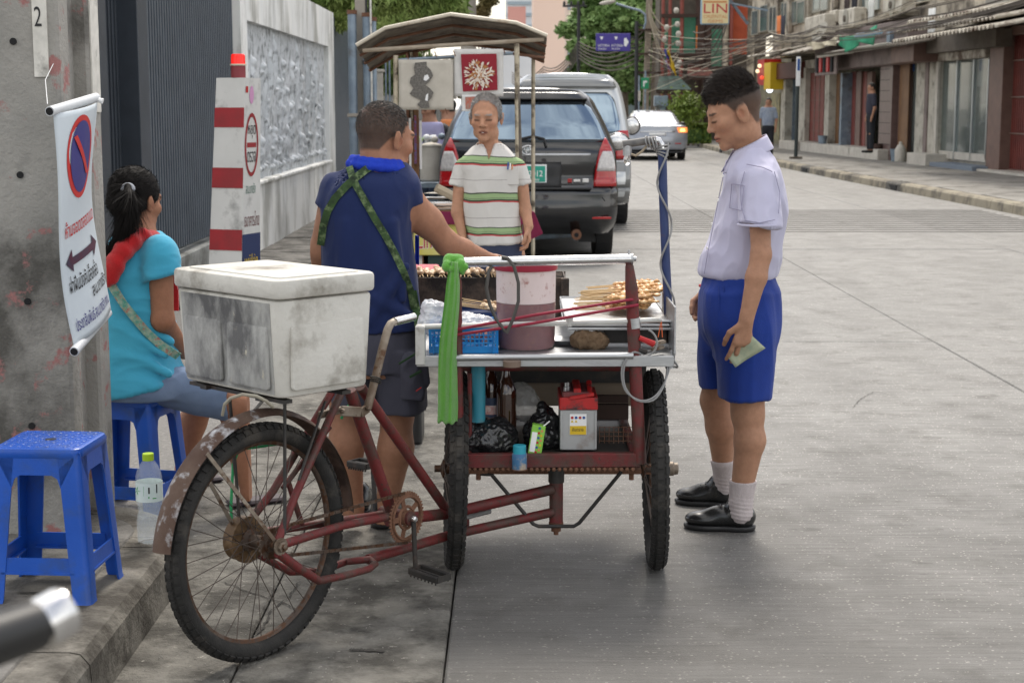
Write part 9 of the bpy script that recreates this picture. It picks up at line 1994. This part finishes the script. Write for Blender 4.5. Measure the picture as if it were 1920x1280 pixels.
obj('pocket', MB().box(Vector(onback(958,330,.004,v)), (.085,.006,.10), None, .003), M_pw, po)
for k, c_ in enumerate((M_bluep,M_sw,M_sor)): obj('pen', MB().tube([onback(952+k*4,318,.012,v), onback(953+k*4,304+k*2,.012,v)], .004, 6), c_, po)
F = Field(Ol(860,700,-.25), Ol(1005,440,.25), .008); M_pant = pm('navy_trousers', (.035,.045,.085), (.045,.055,.10), sc=5, rough=.9, world=True)
F.loft(rowsel([(450,884,978,.13),(500,882,982,.13)], YO), .02); 
for sx_ in (906,959): F.loft(rowsel([(480,sx_-26,sx_+27,.12),(690,sx_-18,sx_+18,.07)], YO), .01)
garment(F, 'trousers', M_pant, old, .012, .006, 6, (1,1,.3), 51, .002)
# ------------------------------------------------------------------ people farther off
def small(label, x, ytop, Y, hgt, face, shirt, pants, hairc=(.02,.018,.016), skin=(.34,.18,.115), z0=0., bagp=None, h=.011, sleeve=True, arms=0):
    b = P(x, 200, Y); c0_ = nv(b.x, Y, z0); k = hgt/1.68; fw = unit((face[0],face[1],0)); rt_ = np.cross(fw,(0,0,1)); t = thing('person', label, 'person', tuple(c0_))
    Q = lambda a, b_, c: c0_+(rt_*a+fw*b_+nv(0,0,1)*c)*k
    F = Field(c0_-nv(.45,.45,.03), c0_+nv(.45,.45,hgt+.05), h); fr = headframe(Q(0,.01,1.555), fw+nv(0,0,-.12)); head(F, fr, k, Q(0,-.02,1.38), .052*k, det=False)
    for (zc_, rx, ry) in ((1.32,.17,.095),(1.12,.15,.10),(.95,.15,.105)): F.ell(Q(0,0,zc_), (rx*k,ry*k,.16*k), fr[1], .06)
    for s_ in (-1,1):
        F.cap(Q(s_*.17,0,1.36), Q(s_*.22,-.01+arms*.03,1.08), .043*k, .036*k, .03); F.cap(Q(s_*.22,-.01+arms*.03,1.08), Q(s_*.21,.05+arms*.22,.86+arms*.2), .035*k, .026*k, .03); F.cap(Q(s_*.21,.05+arms*.22,.86+arms*.2), Q(s_*.20,.07+arms*.26,.76+arms*.2), .028*k, .022*k, .02)
        F.cap(Q(s_*.085,0,.85), Q(s_*.09,.01,.46), .075*k, .055*k, .03); F.cap(Q(s_*.09,.01,.46), Q(s_*.09,-.01,.08), .052*k, .036*k, .03); F.cap(Q(s_*.09,-.01,.04), Q(s_*.10,.15,.035), .036*k, .032*k, .02)
    v, f = F.mesh(); hm = lambda v_: (lambda q: np.clip((q[:,2]-np.where(q[:,1] > .04,.07,np.where(q[:,1] > -.02,.02,-.05)))/.012+.4,0,1))((v_-fr[0])@fr[1]/k)
    c = skincol(v, skin, fr, k, hm, hairc); zz = (v[:,2]-z0)/k; c[zz < .07] = (.02,.02,.02); npobj('body', v, f, M_skin, t, colors=c)
    F = Field(c0_-nv(.45,.45,.03), c0_+nv(.45,.45,hgt+.05), h)
    for (zc_, rx, ry) in ((1.32,.185,.11),(1.14,.17,.12),(1.0,.17,.12)): F.ell(Q(0,0,zc_), (rx*k,ry*k,.17*k), fr[1], .06)
    for s_ in (-1,1): F.cap(Q(s_*.16,0,1.37), Q(s_*.215,0,1.16), .055*k, .055*k, .03)
    F.cut(Q(0,0,1.42), (0,0,1)); F.cut(Q(0,0,.90), (0,0,-1)); v, f = F.mesh(); npobj('shirt', v, f, shirt, t)
    F = Field(c0_-nv(.45,.45,.03), c0_+nv(.45,.45,hgt), h); F.ell(Q(0,0,.88), (.16*k,.115*k,.14*k), fr[1], .05)
    for s_ in (-1,1): F.cap(Q(s_*.085,0,.85), Q(s_*.09,0,.10), .085*k, .055*k, .03)
    F.cut(Q(0,0,.98), (0,0,1)); F.cut(Q(0,0,.09), (0,0,-1)); v, f = F.mesh(); npobj('trousers', v, f, pants, t); return t, Q
M_dkp = pm('dark_trousers', (.015,.017,.022), rough=.9); M_jean = pm('dark_jeans', (.03,.045,.08), rough=.9)
M_plaid = pm('grey_plaid', (.16,.20,.28), (.30,.33,.38), sc=14, rough=.9, world=True)
small('pedestrian in grey checked shirt standing on the far pavement behind the boy', 1441, 190, 41.5, 1.60, (-.3,-1), M_plaid, M_dkp, z0=.15)
small('figure in dark clothes standing inside the brown shop doorway', 1634, 188, 37.5, 1.62, (-1,-.1), pm('dark_top',(.03,.03,.045),rough=.9), M_dkp, z0=.45, h=.014)
small('walker in dark jeans mostly hidden behind the schoolboy head', 1356, 190, 60, 1.66, (.2,1), pm('dull_red_top',(.20,.08,.07),rough=.9), M_jean, z0=.0, h=.014)
t, Q = small('seller in pale lilac shirt with a dark backpack strap at the farther cart', 806, 200, 17.8, 1.60, (-.8,-.7), pm('lilac_shirt',(.42,.40,.62),rough=.85), M_jean, arms=1)
obj('backpack', MB().ball(Vector(Q(0,-.17,1.2)), (.14,.12,.2), 14, 10), pm('black_bag',(.015,.015,.018),rough=.7), t, smooth='all'); obj('bag_strap', MB().torus(Vector(Q(.13,-.02,1.28)), tuple(np.cross((0,0,1),(-.8,-.7,0))), .13, .02, 24, 6), pm('black_bag',(.015,.015,.018)), t)
small('shopper in orange top half hidden behind the stall pictures', 842, 200, 19.5, 1.62, (-1,.2), pm('orange_top',(.62,.22,.08),rough=.85), M_dkp, h=.013)
